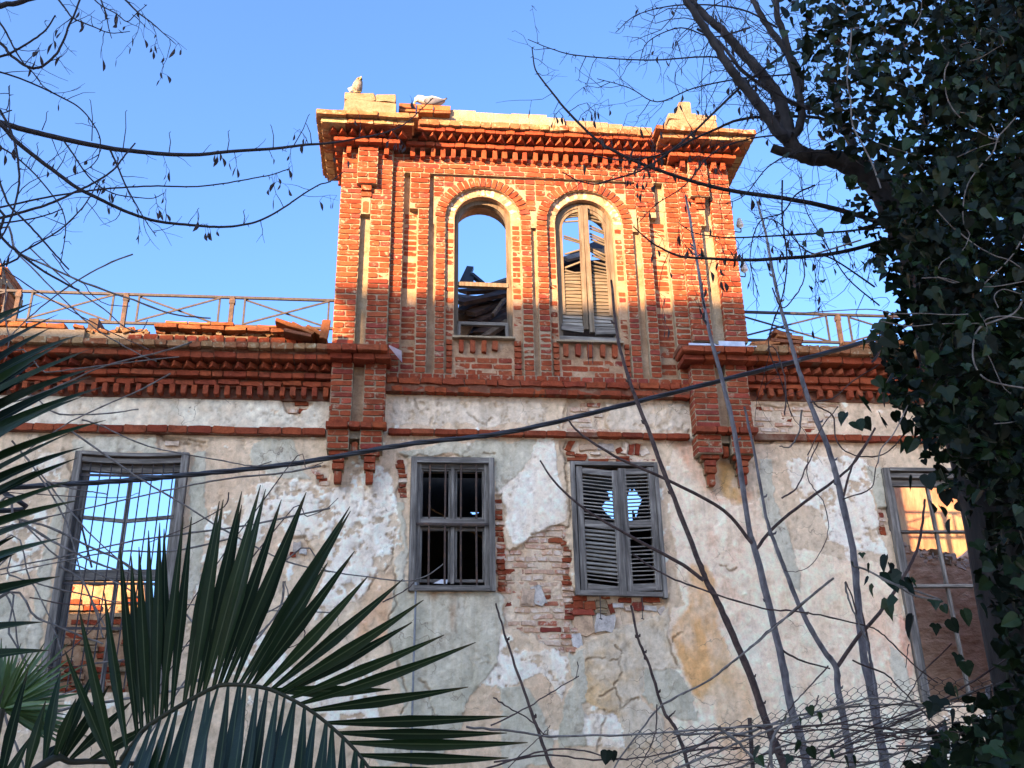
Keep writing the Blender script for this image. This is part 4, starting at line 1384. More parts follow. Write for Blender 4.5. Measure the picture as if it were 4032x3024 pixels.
# the fallen roof seen through it
DEBRIS = [('3', (1460, 620), (1700, 520), 11.6, 11.9, .30, M_DARKWOOD), ('3', (1560, 660), (1890, 500), 11.7, 11.9, .30, M_DARKWOOD), ('3', (1480, 700), (1890, 640), 11.5, 11.6, .22, M_DARKWOOD), ('3', (1470, 380), (1870, 420), 11.9, 12.1, .35, M_DARKWOOD), ('3', (1470, 425), (1860, 345), 10.9, 11.3, .16, M_DARKWOOD), ('3', (1470, 500), (1860, 300), 11.0, 11.5, .14, M_DARKWOOD), ('3', (1560, 520), (1870, 400), 10.9, 11.4, .15, M_DARKWOOD),
          ('3', (1600, 590), (1880, 440), 10.9, 11.4, .18, M_DARKWOOD), ('3', (1500, 330), (1870, 310), 11.3, 11.6, .22, M_DARKWOOD), ('3', (1640, 690), (1880, 560), 10.8, 11.1, .16, M_DARKWOOD),
          ('3', (1490, 255), (1550, 125), 11.1, 11.5, .09, M_DARKIRON), ('3', (1530, 260), (1545, 200), 11.0, 11.2, .12, M_DARKIRON), ('3', (1660, 260), (1570, 185), 11.0, 11.2, .05, M_DARKIRON),
          ('3', (1690, 290), (1880, 225), 11.4, 11.8, .08, M_PALEWOOD), ('3', (1690, 715), (1880, 590), 10.7, 10.9, .09, M_PALEWOOD), ('3', (1760, 520), (1850, 400), 10.8, 11.0, .035, M_PALEWOOD)]
for k, a, b, ya, yb, wd, mt in DEBRIS:
    member('fallen_rafter', mt, mansion, at(k, *a, ya), at(k, *b, yb), wd, .05, (0, -.6, .8), jag=.05)
d = MB()
q = [at('3', 1400, 780, 11.2), at('3', 1460, 400, 11.2), at('3', 1620, 540, 11.2), at('3', 1480, 780, 11.2)]
d.add(q + [p + Vector((0, .1, 0)) for p in q], [(0, 1, 2, 3), (7, 6, 5, 4), (0, 3, 7, 4), (1, 0, 4, 5), (2, 1, 5, 6), (3, 2, 6, 7)])
d.build('fallen_slab', M_OLDRENDER, mansion)
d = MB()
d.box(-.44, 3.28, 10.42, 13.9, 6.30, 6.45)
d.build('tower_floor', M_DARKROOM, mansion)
for k in range(5):
    member('floor_joist', M_DARKWOOD, mansion, (-.3, 10.9 + k * .55, 6.5 + .06 * (k % 3)), (1.4, 11.0 + k * .5, 6.62 + .09 * (k % 2)), .1, .12)

d = MB()
d.box(-.43, 3.27, 12.2, 12.3, 6.45, 8.05)
d.build('dark_backing_slab', M_DARKWOOD, mansion)  # added dark slab that blocks the sky behind both arches
# right arched opening: shutter leaves with loose and missing slats
w = part('arched_shutter')
arch_strip(X2, ZS2 - .02, .290, .347, 10.08, 10.16, 6.70).build('frame', M_PALEWOOD, w)
XL, XR = X2 - .29, X2 + .29
arch_strip(X2, ZS2 - .02, .25, .289, 10.09, 10.14, 7.0).build('leaf_frame', M_PALEWOOD, w)
ztop = ZS2 + .26
member('stile', M_PALEWOOD, w, (X2 - .033, 10.075, 6.80), (X2 - .025, 10.075, ztop), .052, .045)
member('stile', M_PALEWOOD, w, (X2 + .035, 10.07, 6.76), (X2 + .03, 10.07, ztop + .02), .056, .05)
for xa, xb, za, zb in ((XL - .02, X2 - .06, 6.83, 6.80), (X2 + .07, XR + .02, 6.78, 6.79)):
    member('bottom_rail', M_GREYWOOD, w, (xa, 10.08, za), (xb, 10.08, zb), .08, .04)
member('sill_board', M_GREYWOOD, w, (X2 - .35, 10.06, 6.665), (X2 + .35, 10.06, 6.655), .06, .07)
# slats from photographed positions: left leaf and right leaf (zoom 2: x, y of both ends)
SL = [((385, 1120), (535, 1105)), ((405, 1100), (540, 1085)), ((440, 1080), (540, 1070)), ((380, 1158), (535, 1150)), ((375, 1280), (530, 1330)), ((375, 1300), (525, 1345)), ((385, 1440), (545, 1395)), ((385, 1560), (545, 1500)), ((385, 1580), (545, 1625)), ((385, 1610), (545, 1600))]
SR = [((590, 1080), (690, 1110)), ((590, 1110), (715, 1140)), ((590, 1135), (700, 1165)), ((600, 1190), (725, 1245)), ((600, 1215), (735, 1265)), ((600, 1260), (740, 1320)), ((605, 1285), (745, 1340)), ((610, 1310), (745, 1365)),
      ((610, 1390), (750, 1455)), ((615, 1410), (755, 1490)), ((620, 1450), (760, 1500)), ((625, 1500), (765, 1540)), ((625, 1540), (765, 1570)), ((625, 1570), (765, 1600)), ((630, 1600), (770, 1625)), ((630, 1640), (770, 1650))]
for a, b in SL + SR:
    member('slat', M_PALESLAT, w, at('2', *a, 10.11), at('2', *b, 10.11), .035, .010, (0, -.8, .6))
z = 7.52
k = 0
while z > 6.84:                       # closed lower slats
    for xa, xb in ((XL, X2 - .06), (X2 + .065, XR)):
        t = random.uniform(-.006, .006)
        member('slat', M_PALESLAT if z > 6.99 else M_SLATWOOD, w, (xa, 10.11, z + t), (xb, 10.11, z - t), .058, .010, (0, -.97, .25))
    z -= .045
# a broken pane of grey sheet and roof pieces seen through the slats
for k, a, b, ya, wd, mt in (('2', (380, 1520), (540, 1450), 11.2, .18, M_DARKIRON), ('2', (600, 1400), (770, 1330), 11.4, .16, M_DARKIRON), ('2', (640, 1420), (780, 1440), 11.2, .14, M_OLDRENDER), ('2', (400, 1600), (780, 1560), 11.3, .2, M_DARKWOOD),
                            ('2', (400, 1480), (520, 1450), 11.1, .08, M_STONE), ('4', (380, 160), (800, 120), 11.3, .3, M_DARKWOOD), ('4', (380, 330), (800, 300), 11.3, .35, M_DARKWOOD), ('4', (380, 520), (800, 500), 11.3, .4, M_DARKWOOD)):
    member('fallen_board', mt, mansion, at(k, *a, ya), at(k, *b, ya + .3), wd, .04, (0, -1, .2), jag=.04)


# barred casement window
w = part('barred_window')
W0, W1, V0, V1 = .000, .858, 3.835, 5.222
for p0, p1, ww in (((W0 + .03, V0), (W0 + .03, V1), .06), ((W1 - .03, V0), (W1 - .03, V1), .06)):
    member('frame_post', M_GREYWOOD, w, (p0[0], 9.985, p0[1]), (p1[0], 9.985, p1[1]), ww, .07)
member('frame_head', M_GREYWOOD, w, (W0 + .06, 9.985, V1 - .03), (W1 - .06, 9.985, V1 - .03), .06, .068)
member('frame_sill', M_GREYWOOD, w, (W0 + .06, 9.98, V0 + .025), (W1 - .06, 9.98, V0 + .025), .05, .09)
member('inner_post', M_GREYWOOD, w, (W0 + .083, 10.02, V0 + .05), (W0 + .083, 10.02, V1 - .06), .045, .06)
member('inner_post', M_GREYWOOD, w, (W1 - .083, 10.02, V0 + .05), (W1 - .083, 10.02, V1 - .06), .045, .06)
zm = at('6', 1390, 795, 10).z
member('middle_rail', M_GREYWOOD, w, (W0 + .105, 10.01, zm), (W1 - .105, 10.01, zm), .075, .07)
for za, zb in ((V0 + .10, zm - .04), (zm + .04, V1 - .10)):
    for xa, xb in ((W0 + .10, W0 + .412), (W0 + .452, W1 - .10)):
        member('sash_stile', M_GREYWOOD, w, (xa + .012, 10.05, za), (xa + .012, 10.05, zb), .024, .04)
        member('sash_stile', M_GREYWOOD, w, (xb - .012, 10.05, za), (xb - .012, 10.05, zb), .024, .04)
        member('sash_rail', M_GREYWOOD, w, (xa + .024, 10.05, za + .015), (xb - .024, 10.05, za + .015), .03, .04)
        member('sash_rail', M_GREYWOOD, w, (xa + .024, 10.05, zb - .015), (xb - .024, 10.05, zb - .015), .03, .04)
    member('meeting_stile', M_GREYWOOD, w, (.43, 10.03, za - .02), (.43, 10.03, zb), .036, .05)
member('head_board', M_GREYWOOD, w, (W0 + .06, 10.03, V1 - .085), (W1 - .06, 10.03, V1 - .085), .05, .04)
for xb in (.195, .355, .515, .672):
    t = MB()
    t.tube([(xb, 9.985, V0 + .03), (xb - .002, 9.985, 4.5), (xb, 9.985, V1 - .07)], .0105, 6)
    t.build('bar', M_IRON, w)
for zb in (zm - .02,):
    member('cross_bar', M_IRON, w, (W0 + .06, 9.968, zb), (W1 - .06, 9.968, zb), .022, .008)
sh = MB()
q = [at('6', 1230, 1320, 10.0), at('6', 1300, 1285, 10.0), at('6', 1355, 1290, 10.0), at('6', 1350, 1325, 10.0)]
sh.add(q + [p + Vector((0, .006, 0)) for p in q], [(0, 3, 2, 1), (4, 5, 6, 7), (0, 1, 5, 4), (1, 2, 6, 5), (2, 3, 7, 6), (3, 0, 4, 7)])
sh.build('broken_pane', M_ZINC, w)

# shuttered window: two louvred leaves, the left one sagging
w = part('shuttered_window')
S0, S1, U0, U1 = 1.655, 2.585, 3.80, 5.20
member('frame_post', M_GREYWOOD, w, (S0 + .022, 9.99, U0), (S0 + .022, 9.99, U1), .044, .08)
member('frame_post', M_GREYWOOD, w, (S1 - .022, 9.99, U0 - .03), (S1 - .022, 9.99, U1), .044, .08)
member('frame_head', M_GREYWOOD, w, (S0 + .044, 9.99, U1 - .02), (S1 - .044, 9.99, U1 - .02), .04, .08)
member('frame_sill', M_GREYWOOD, w, (S0 + .044, 9.99, U0 + .02), (S1 - .05, 9.99, U0 + .005), .045, .08)
for li, (xa, xb, sag, yaw) in enumerate(((S0 + .05, 2.165, .055, .0), (2.17, S1 - .05, .02, .01))):
    lf = lambda u, v: Vector((xa + (xb - xa) * u, 9.985 - .02 * u * (1 - li), U0 + .05 + (U1 - U0 - .10) * v - sag * (u if li == 0 else (1 - u))))
    for u in (.085, .915):
        member('stile', M_GREYWOOD, w, lf(u, 0), lf(u, 1), .078 if (u > .5) == (li == 0) else .066, .04)
    for v, hh in ((.03, .075), (.535, .075), (.97, .06)):
        member('rail', M_GREYWOOD, w, lf(.165, v), lf(.835, v), hh, .035)
    n = 13
    for half, (va, vb) in enumerate(((.075, .50), (.575, .94))):
        n = 13 if half == 0 else 12
        for i in range(n):
            v = va + (vb - va) * (i + .5) / n
            if li == 1 and half == 0 and i in (9, 11):
                continue
            if li == 0 and half == 0 and i > 1:
                up = (0, -.75, .66)
                wd = .038
            else:
                up = (0, -.12, .99)
                wd = .045
            tilt = random.uniform(-.006, .006)
            a_, b_ = lf(.155, v), lf(.845, v)
            a_.z += tilt
            member('slat', M_SLATWOOD, w, a_, b_, wd, .010, up)
for x in (800, 1165):                                   # bent iron holdbacks hanging under the sill
    t = MB()
    q = [at('7', x, 1410 if x < 900 else 1405, 9.965), at('7', x + 5, 1500, 9.96), at('7', x + 8, 1620, 9.95), at('7', x + 20, 1630, 9.93), at('7', x - 5, 1625, 9.93)]
    t.tube(spline(q, 4), .005, 5)
    t.build('iron_hook', M_DARKIRON, w)


# tall windows on the wings
def tall_window(x0, x1, z0, z1, bars, cross, rails, sag=0.0, mullion=True, mat=M_GREYWOOD):
    w = part('tall_window')
    for x in (x0 + .04, x1 - .035):
        member('frame_post', mat, w, (x, 10.0, z0), (x, 10.0, z1), .07, .12)
    n = 6
    hb = MB()
    for y, hh, dz, dpt in ((9.97, .035, 0, .1), (10.0, .05, -.06, .1), (10.03, .07, -.13, .06)):
        for i in range(n):
            u0, u1 = i / n, (i + 1) / n
            f = lambda u: -sag * 4 * u * (1 - u)
            xa, xb = x0 + .075 + (x1 - x0 - .145) * u0, x0 + .075 + (x1 - x0 - .145) * u1
            hb.bar((xa, y, z1 - .02 + dz + f(u0)), (xb, y, z1 - .02 + dz + f(u1)), hh, dpt)
    hb.build('head_board', M_GREYRAIL, w)
    for x in (x0 + .11, x1 - .1):
        member('inner_post', mat, w, (x, 10.06, z0), (x, 10.06, z1 - .1), .05, .06)
    for z, t in rails:
        member('rail', mat, w, (x0 + .075, 10.04, z), (x1 - .07, 10.04, z + .01), t, .07)
    if mullion:
        member('mullion', mat, w, ((x0 + x1) / 2 - .01, 10.05, z0), ((x0 + x1) / 2 - .005, 10.05, z1 - .15), .035, .04)
    for i in range(bars):
        x = x0 + .10 + (x1 - x0 - .2) * (i + .6) / bars
        t = MB()
        t.tube([(x - .004, 9.975, z0 + .02), (x, 9.975, (z0 + z1) / 2), (x + .003, 9.975, z1 - .07)], .007, 5)
        t.build('bar', M_DARKIRON, w)
    for z in cross:
        member('cross_bar', M_DARKIRON, w, (x0 + .07, 9.968, z), (x1 - .06, 9.968, z - .005), .025, .008)
    return w


za = at('8', 860, 300, 10).z
zb_ = at('8', 830, 580, 10).z
zc = at('8', 800, 960, 10).z
zd = at('8', 800, 1020, 10).z
tw_ = tall_window(-3.345, -2.235, 2.90, 5.225, 9, (za, zd, at('f', 550, 640, 10).z), ((zc, .10),), sag=.02)
member('glazing_bar', M_GREYWOOD, tw_, (-3.23, 10.04, zb_ + .02), (-2.80, 10.04, zb_ - .02), .035, .03)
member('glazing_bar', M_GREYWOOD, tw_, (-2.80, 10.04, zb_ - .02), (-2.33, 10.04, zb_ + .03), .035, .03)
member('fallen_strip', M_DARKIRON, tw_, at('8', 530, 560, 10.03), at('8', 615, 910, 10.03), .018, .01)
zr = at('c', 1600, 525, 10).z
tw2 = tall_window(5.05, 6.25, 2.75, 5.175, 0, (), ((zr, .022), (at('c', 1850, 910, 10).z, .03)), mullion=False)
member('mullion', M_GREYWOOD, tw2, (5.60, 10.05, 2.8), (5.57, 10.05, 5.05), .028, .04)
tall_window(-5.9, -4.9, 2.9, 5.2, 7, (4.9,), ((4.0, .08),))

# ------------------------------------------------------------------ what stands inside the shell
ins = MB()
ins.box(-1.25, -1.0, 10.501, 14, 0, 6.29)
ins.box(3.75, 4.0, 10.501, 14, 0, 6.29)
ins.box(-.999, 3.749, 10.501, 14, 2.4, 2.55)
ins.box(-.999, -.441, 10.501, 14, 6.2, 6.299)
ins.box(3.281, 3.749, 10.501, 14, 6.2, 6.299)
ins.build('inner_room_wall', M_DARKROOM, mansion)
# back wall of the dark room: boards with ragged gaps where the sky shows
GAPS = [('7', [(820, 660), (845, 600), (890, 585), (865, 515), (990, 520), (970, 560), (1010, 505), (1000, 590), (1030, 610), (1070, 465), (1085, 560), (1095, 480), (1140, 540), (1168, 590), (1120, 745), (1090, 690), (1090, 815), (985, 810), (905, 750), (850, 700)]),
        ('7', [(618, 395), (660, 395), (625, 510), (618, 510)]), ('6', [(1535, 690), (1640, 695), (1620, 712), (1570, 718)]), ('7', [(1000, 905), (1040, 905), (1055, 935), (1010, 940)])]
gaps = [[(p.x, p.z) for p in (at(k, a, b, 14.05) for a, b in pts)] for k, pts in GAPS]
bx = np.arange(-1.0, 3.76, .02)
bz = np.arange(2.55, 6.75, .02)
BX, BZ = np.meshgrid((bx[:-1] + bx[1:]) / 2, (bz[:-1] + bz[1:]) / 2, indexing='ij')
hole = np.zeros(BX.shape, bool)
for gpoly in gaps:
    hole |= sdf(BX, BZ, gpoly) > 0
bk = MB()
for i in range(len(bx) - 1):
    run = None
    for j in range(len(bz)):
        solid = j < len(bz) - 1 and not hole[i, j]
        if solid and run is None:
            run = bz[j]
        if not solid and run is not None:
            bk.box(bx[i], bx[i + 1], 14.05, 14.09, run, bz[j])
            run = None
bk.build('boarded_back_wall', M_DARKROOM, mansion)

# broken brick wall behind the left window, its top in the sun
LW = [((-4.6, 12.6), 3.2), ((-3.9, 12.6), 3.5)]
lb = MB()
pts = [at('f', x, y, 14.35) for x, y in ((-200, 330), (200, 340), (480, 330), (520, 300), (620, 305), (700, 310), (850, 305), (960, 320), (975, 480), (1000, 560), (1010, 900))]
base = [Vector((p.x, 14.35, 0)) for p in pts]
n = len(pts)
lb.add(pts + base + [p + Vector((0, .35, 0)) for p in pts], [(i, n + i, n + i + 1, i + 1) for i in range(n - 1)] + [(i, i + 1, 2 * n + i + 1, 2 * n + i) for i in range(n - 1)])
lo = lb.build('inner_wall', M_OLDRENDER, mansion)
for i in range(220):
    x = random.uniform(-5.0, -2.7)
    zz = 2.9 + .09 * random.randrange(0, 24)
    hi = np.interp(x, [p.x for p in pts], [p.z for p in pts])
    if zz < hi - .04:
        place_brick('inner_brick', random.choice((M_CORNICE, M_BLOCK, M_OLDRENDER, M_CORNICE)), lo, x, zz, random.uniform(.12, .24), .07, 14.35 - random.uniform(.01, .05), depth=.1, rot=random.uniform(-.06, .06), pool=ROUGH)
# walls behind the right window
rw = MB()
rw.box(4.2, 12.0, 14.6, 14.9, 0, 8.6)
ro = rw.build('inner_wall', M_INTERIOR, mansion)
rb = MB()
top = [at('c', x, y, 12.4) for x, y in ((1100, 660), (1300, 650), (1360, 640), (1420, 665), (1500, 690), (1560, 690), (1640, 720), (1720, 730), (1790, 740), (1830, 690), (1910, 640), (2000, 560), (2300, 500))]
base = [Vector((p.x, 12.4, 0)) for p in top]
n = len(top)
rb.add(top + base + [p + Vector((0, .5, .03)) for p in top], [(i, n + i, n + i + 1, i + 1) for i in range(n - 1)] + [(i, i + 1, 2 * n + i + 1, 2 * n + i) for i in range(n - 1)])
rro = rb.build('broken_inner_wall', M_RUBBLEWALL, mansion)
for i in range(26):
    f = random.random() * (n - 1)
    a, b = top[int(f)], top[min(n - 1, int(f) + 1)]
    p = a.lerp(b, f - int(f))
    place_brick('stone', random.choice((M_STONE, M_STONE, M_BLOCK, M_RUBBLEWALL)), rro, p.x, p.z + random.uniform(-.06, .05), random.uniform(.08, .18), random.uniform(.06, .12), 12.38, depth=.25, rot=random.uniform(-.5, .5), pool=ROUGH)
sd_ = MB()
sd_.box(3.95, 4.2, 10.501, 14.59, 0, 5.6)
sd_.box(8.8, 9.0, 10.501, 14.59, 0, 6.0)
sd_.box(-8.5, -8.2, 10.501, 14.0, 0, 5.0)
sd_.build('side_wall', M_RUBBLEWALL, mansion)

# ------------------------------------------------------------------ roof railings and chimney
YR_ = 11.2


def railing(xs, z0, z1, first=None):
    r = part('roof_railing')
    xa, xb = xs[0], xs[-1]
    for z in (z0, z1):
        member('rail', M_DARKIRON, r, (xa, YR_, z), (xb, YR_, z), .03, .03)
    for a, b in zip(xs[:-1], xs[1:]):
        la, lb2 = a + .15, b - .15
        for x in (la, lb2):
            member('upright', M_DARKIRON, r, (x, YR_, z0 + .015), (x, YR_, z1 - .015), .022, .022)
        member('brace', M_DARKIRON, r, (la, YR_ - .013, z0 + .02), (lb2, YR_ - .013, z1 - .02), .02, .014)
        member('brace', M_DARKIRON, r, (la, YR_ + .013, z1 - .02), (lb2, YR_ + .013, z0 + .02), .02, .014)
    for x in xs[:-1]:
        member('post', M_IRON, r, (x, YR_, z0 - .45), (x, YR_, z1 + .01), .05, .05)
        member('post_collar', M_IRON, r, (x, YR_, z1 - .09), (x, YR_, z1 - .03), .068, .06)
    return r


railing([-7.2, -5.95, -4.70, -3.46, -2.21, -.90], 7.29, 7.675)
railing([3.90, 5.43, 6.85, 8.2], 7.29, 7.69)
for x in (-5.95, -4.70, -3.46, -2.21, 5.43, 6.85):
    rd = MB()
    rd.box(x - .05, x + .05, 10.2, 11.32, 6.70, 6.84)
    rd.build('cantilever_beam', M_DARKWOOD, mansion)

ch = part('chimney')
cz = 7.35
c = MB()
c.box(-5.55, -4.99, 11.32, 11.9, 6.7, 8.06)
cc_ = c.build('shaft', M_MORTAR, ch)
for r in range(9):
    za = 7.36 + r * .082
    bump_out = .03 if r in (2, 6) else 0
    mt = M_WHITEEDGE if r == 6 else M_TILE
    for i in range(3):
        c = MB()
        c.tint = random.random()
        x0 = -5.56 + i * .19 - bump_out
        c.box(x0, x0 + .183, 11.28 - bump_out, 11.36, za, za + .074)
        c.build('hollow_brick', mt, ch)
    for i in range(3):
        c = MB()
        c.tint = random.random()
        y0 = 11.365 + i * .19
        c.box(-5.0, -4.97 + bump_out, y0, y0 + .18, za, za + .074)
        c.build('hollow_brick', mt, ch)

# conduit on the wall under the barred window
t = MB()
pp = [at('6', 1078, 1315, 9.96), at('6', 1070, 1659, 9.96), at('g', 1238, 900, 9.96), at('g', 1228, 1300, 9.96), at('g', 1222, 1572, 9.96), at('g', 1215, 1900, 9.96)]
t.tube(pp, .011, 7)
t.tube([pp[0] - Vector((0, 0, .03)), pp[0] + Vector((0, 0, .003))], .015, 7)
t.build('conduit', M_CONDUIT, mansion)
for k, pts, w_ in (('7', [(585, 330), (600, 335)], 0), ):
    pass
for x, z0, z1 in ((1968, 2280 - 1700, 0),):
    pass
for a, b in (((590, 770), (592, 960)), ((625, 770), (628, 955))):
    t = MB()
    t.tube([at('4', *a, 9.93), at('4', *b, 9.96)], .004, 4)
    t.build('hanging_wire', M_DARKIRON, mansion)

# ------------------------------------------------------------------ porcelain insulators on the tower's right flank
for (x, y, hx, hy), lab in (((1908, 1170, 1865, 1205), 'white porcelain insulator on an iron hook, the upper one on the tower flank'), ((1945, 1555, 1905, 1590), 'white porcelain insulator on an iron hook, the lower one on the tower flank')):
    p = at('2', x, y, 10.5)
    o = rooted('insulator', (p.x, p.y, p.z), lab, 'insulator', 'insulators on the tower flank')
    b = MB()
    prof = [(-.075, .012), (-.055, .03), (-.045, .045), (-.02, .048), (-.015, .036), (.005, .04), (.02, .04), (.025, .03), (.055, .028), (.07, .018)]
    b.loft([[(p.x + r * math.cos(2 * PI * i / 12), p.y + r * math.sin(2 * PI * i / 12), p.z + dz) for i in range(12)] for dz, r in prof])
    b.build('body', M_PORCELAIN, o, smooth=True)
    b = MB()
    w0 = Vector((3.70, 10.5, p.z - .03))
    b.tube(spline([w0, w0 + Vector((.06, 0, -.06)), Vector((p.x - .03, p.y, p.z - .13)), Vector((p.x + .005, p.y, p.z - .11)), Vector((p.x, p.y, p.z - .05))], 5), .008, 6)
    b.build('hook', M_IRON, o)

# ------------------------------------------------------------------ gulls
def ring(c, d, w, h_, n=14, up=Vector((0, 0, 1)), flat=0.0):
    d = Vector(d).normalized()
    s = d.cross(up).normalized()
    u = s.cross(d)
    return [Vector(c) + s * (w * math.cos(2 * PI * i / n)) + u * (h_ * math.sin(2 * PI * i / n) * (1 - flat if math.sin(2 * PI * i / n) < 0 else 1)) for i in range(n)]


def gull(name, prof, mat_body, label, wings, tailpts, beak, legs, base):
    o = rooted(name, base, label, 'gull', 'gulls resting on the tower top')
    b = MB()
    rings = []
    for i, (c, w_, h_) in enumerate(prof):
        a, e = Vector(prof[max(0, i - 1)][0]), Vector(prof[min(len(prof) - 1, i + 1)][0])
        rings.append(ring(c, e - a, w_, h_))
    b.loft(rings)
    body = b.build('body', mat_body, o, smooth=True)
    for pts, mt in wings:
        b = MB()
        b.loft([ring(c, d, w_, h_) for c, d, w_, h_ in pts])
        b.build('wing', mt, o, smooth=True)
    b = MB()
    b.add(tailpts, [tuple(range(len(tailpts) // 2)), tuple(reversed(range(len(tailpts) // 2, len(tailpts))))] + [(i, (i + 1) % (len(tailpts) // 2), len(tailpts) // 2 + (i + 1) % (len(tailpts) // 2), len(tailpts) // 2 + i) for i in range(len(tailpts) // 2)])
    b.build('tail', M_GULLBLACK, o)
    b = MB()
    b.tube(spline(beak, 3), [.013, .012, .011, .010, .009, .007, .003][:len(spline(beak, 3))], 7)
    b.build('beak', M_BEAK, o, smooth=True)
    for p, q in legs:
        b = MB()
        b.tube([p, (Vector(p) + Vector(q)) / 2 + Vector((0, .006, 0)), q], .005, 5)
        for k in (-.02, 0, .02):
            b.tube([q, Vector(q) + Vector((k, -.035, 0))], [.004, .002], 4)
        b.build('leg', M_BEAK, o)
    return o


Y2 = 9.93
DZ = 4
e = lambda x, y, dy=0: at('1', x, y + DZ, Y2 + dy)
V = Vector
prof = [(e(1078, 258), .010, .012), (e(1083, 248), .030, .034), (e(1100, 240), .043, .050), (e(1125, 243), .048, .052), (e(1150, 255), .055, .050), (e(1180, 263), .070, .058), (e(1220, 262), .078, .062), (e(1265, 264), .066, .050), (e(1305, 262), .042, .032), (e(1330, 255), .018, .014)]
wg = [[(e(1150, 250, .07 * s), (1, 0, -.1), .012, .02), (e(1185, 254, .085 * s), (1, 0, 0), .020, .056), (e(1240, 256, .085 * s), (1, 0, .05), .018, .052), (e(1300, 252, .05 * s), (1, 0, .1), .012, .022), (e(1345, 238, .02 * s), (1, 0, .3), .006, .006)] for s in (-1, 1)]
ta = [e(1300, 250, -.03), e(1345, 225, -.03), e(1352, 232, .03), e(1310, 262, .03)]
gull('seagull', prof, M_GULLWHITE, 'white gull with grey wings lying down with its head bowed', [(wg[0], M_GULLGREY), (wg[1], M_GULLGREY)], ta + [p + V((0, 0, -.012)) for p in ta],
     [e(1075, 258), e(1066, 272), e(1062, 284)], [(e(1200, 275, .02), e(1200, 290, .02)), (e(1230, 275, .06), e(1230, 290, .06))], tuple(e(1200, 292)))
Y2 = 9.72
DZ = 0
prof = [(e(505, 190), .012, .012), (e(515, 170), .034, .04), (e(535, 145), .052, .06), (e(560, 120), .062, .068), (e(580, 100), .056, .06), (e(585, 85), .045, .05), (e(585, 72), .036, .04), (e(578, 64), .030, .03), (e(575, 58), .012, .012)]
prof = [(e(562, 196), .020, .02), (e(563, 185), .048, .045), (e(565, 165), .064, .06), (e(568, 140), .064, .062), (e(575, 112), .054, .056), (e(583, 90), .040, .044), (e(584, 74), .036, .04), (e(578, 65), .026, .03), (e(575, 60), .008, .01)]
wg = [[(e(540 + 60 * (s > 0), 90, .01), (0, 0, -1), .012, .012), (e(525 + 90 * (s > 0), 130, .01), (0, 0, -1), .014, .045), (e(512 + 105 * (s > 0), 160, .02), (-.3 * (s < 0), 0, -1), .012, .04), (e(505 + 112 * (s > 0), 186, .03), (0, 0, -1), .006, .012)] for s in (-1, 1)]
ta = [e(500, 186), e(530, 186), e(525, 180, .08), e(505, 180, .08)]
gull('seagull', prof, M_GULLBROWN, 'mottled brown gull standing hunched on the pale corner block', [(wg[0], M_GULLWHITE), (wg[1], M_GULLGREY)], ta + [p + V((0, 0, -.01)) for p in ta],
     [e(592, 72, -.03), e(598, 60, -.05), e(601, 45, -.05)], [(e(550, 180), e(549, 192)), (e(580, 180), e(580, 192))], tuple(e(562, 195)))

# ------------------------------------------------------------------ overhead cable
t = MB()
YC = 7.0
pts = [Vector((-14, YC, 5.2)), at('8', -900, 440, YC), at('8', 50, 375, YC), at('8', 800, 330, YC), at('8', 1200, 295, YC), at('6', 0, 280, YC), at('6', 1000, 110, YC), at('6', 1900, 0, YC), at('4', 1000, 1290, YC), at('4', 2212, 980, YC), at('b', 1190, 770, YC), at('b', 2600, 330, YC), Vector((14, YC, 7.2))]
pts = spline(pts, 8)
for ph in range(3):
    strand = []
    for i, p in enumerate(pts):
        a = i * .9 + ph * 2.094
        strand.append(p + Vector((0, math.cos(a), math.sin(a))) * .008)
    t.tube(strand, .0125, 7)
tag(t.build('power_cable', M_CABLE, smooth=True), 'thick black twisted cable slung across in front of the wall', 'cable')
# ------------------------------------------------------------------ plants
def noisy(pts, amp, rnd):
    return [p + Vector((rnd.uniform(-amp, amp), rnd.uniform(-amp, amp), rnd.uniform(-amp, amp))) for p in pts]


def arclen(pts):
    d = [0.0]
    for a, b in zip(pts[:-1], pts[1:]):
        d.append(d[-1] + (b - a).length)
    return d


def point_on(pts, d, s):
    i = min(len(d) - 2, max(0, int(np.searchsorted(d, s)) - 1))
    f = (s - d[i]) / max(1e-9, d[i + 1] - d[i])
    return pts[i].lerp(pts[i + 1], f), (pts[i + 1] - pts[i]).normalized()


def pod_mesh(seed):
    r = random.Random(seed)
    b = MB()
    rings = []
    L = 1.0
    bend = r.uniform(-.12, .12)
    for i, (t_, w) in enumerate(((0, .012), (.12, .022), (.28, .07), (.5, .105), (.72, .09), (.9, .04), (1, .008))):
        c = Vector((bend * math.sin(PI * t_), 0, -t_ * L))
        rings.append([c + Vector((w * math.cos(2 * PI * j / 6), w * .35 * math.sin(2 * PI * j / 6), 0)) for j in range(6)])
    b.loft(rings)
    return b.mesh('seed_pod', M_POD, smooth=True)


PODS = [pod_mesh(i) for i in range(6)]
PODS_ON = {}


def hang_pod(parent, p, length, rnd):
    key = parent.parent.name
    if PODS_ON.get(key, 0) >= 290:
        return
    PODS_ON[key] = PODS_ON.get(key, 0) + 1
    o = link(bpy.data.objects.new('seed_pod', rnd.choice(PODS)))
    o.location = p
    s = length * rnd.uniform(.7, 1.25)
    o.scale = (s * rnd.uniform(1.0, 1.6), s, s)
    o.rotation_euler = (rnd.uniform(-.3, .3), rnd.uniform(-.4, .4), rnd.uniform(0, PI))
    o.parent = parent


def grow(mb, pts, r0, r1, n=6):
    k = len(pts)
    mb.tube(pts, [r0 + (r1 - r0) * i / (k - 1) for i in range(k)], n)


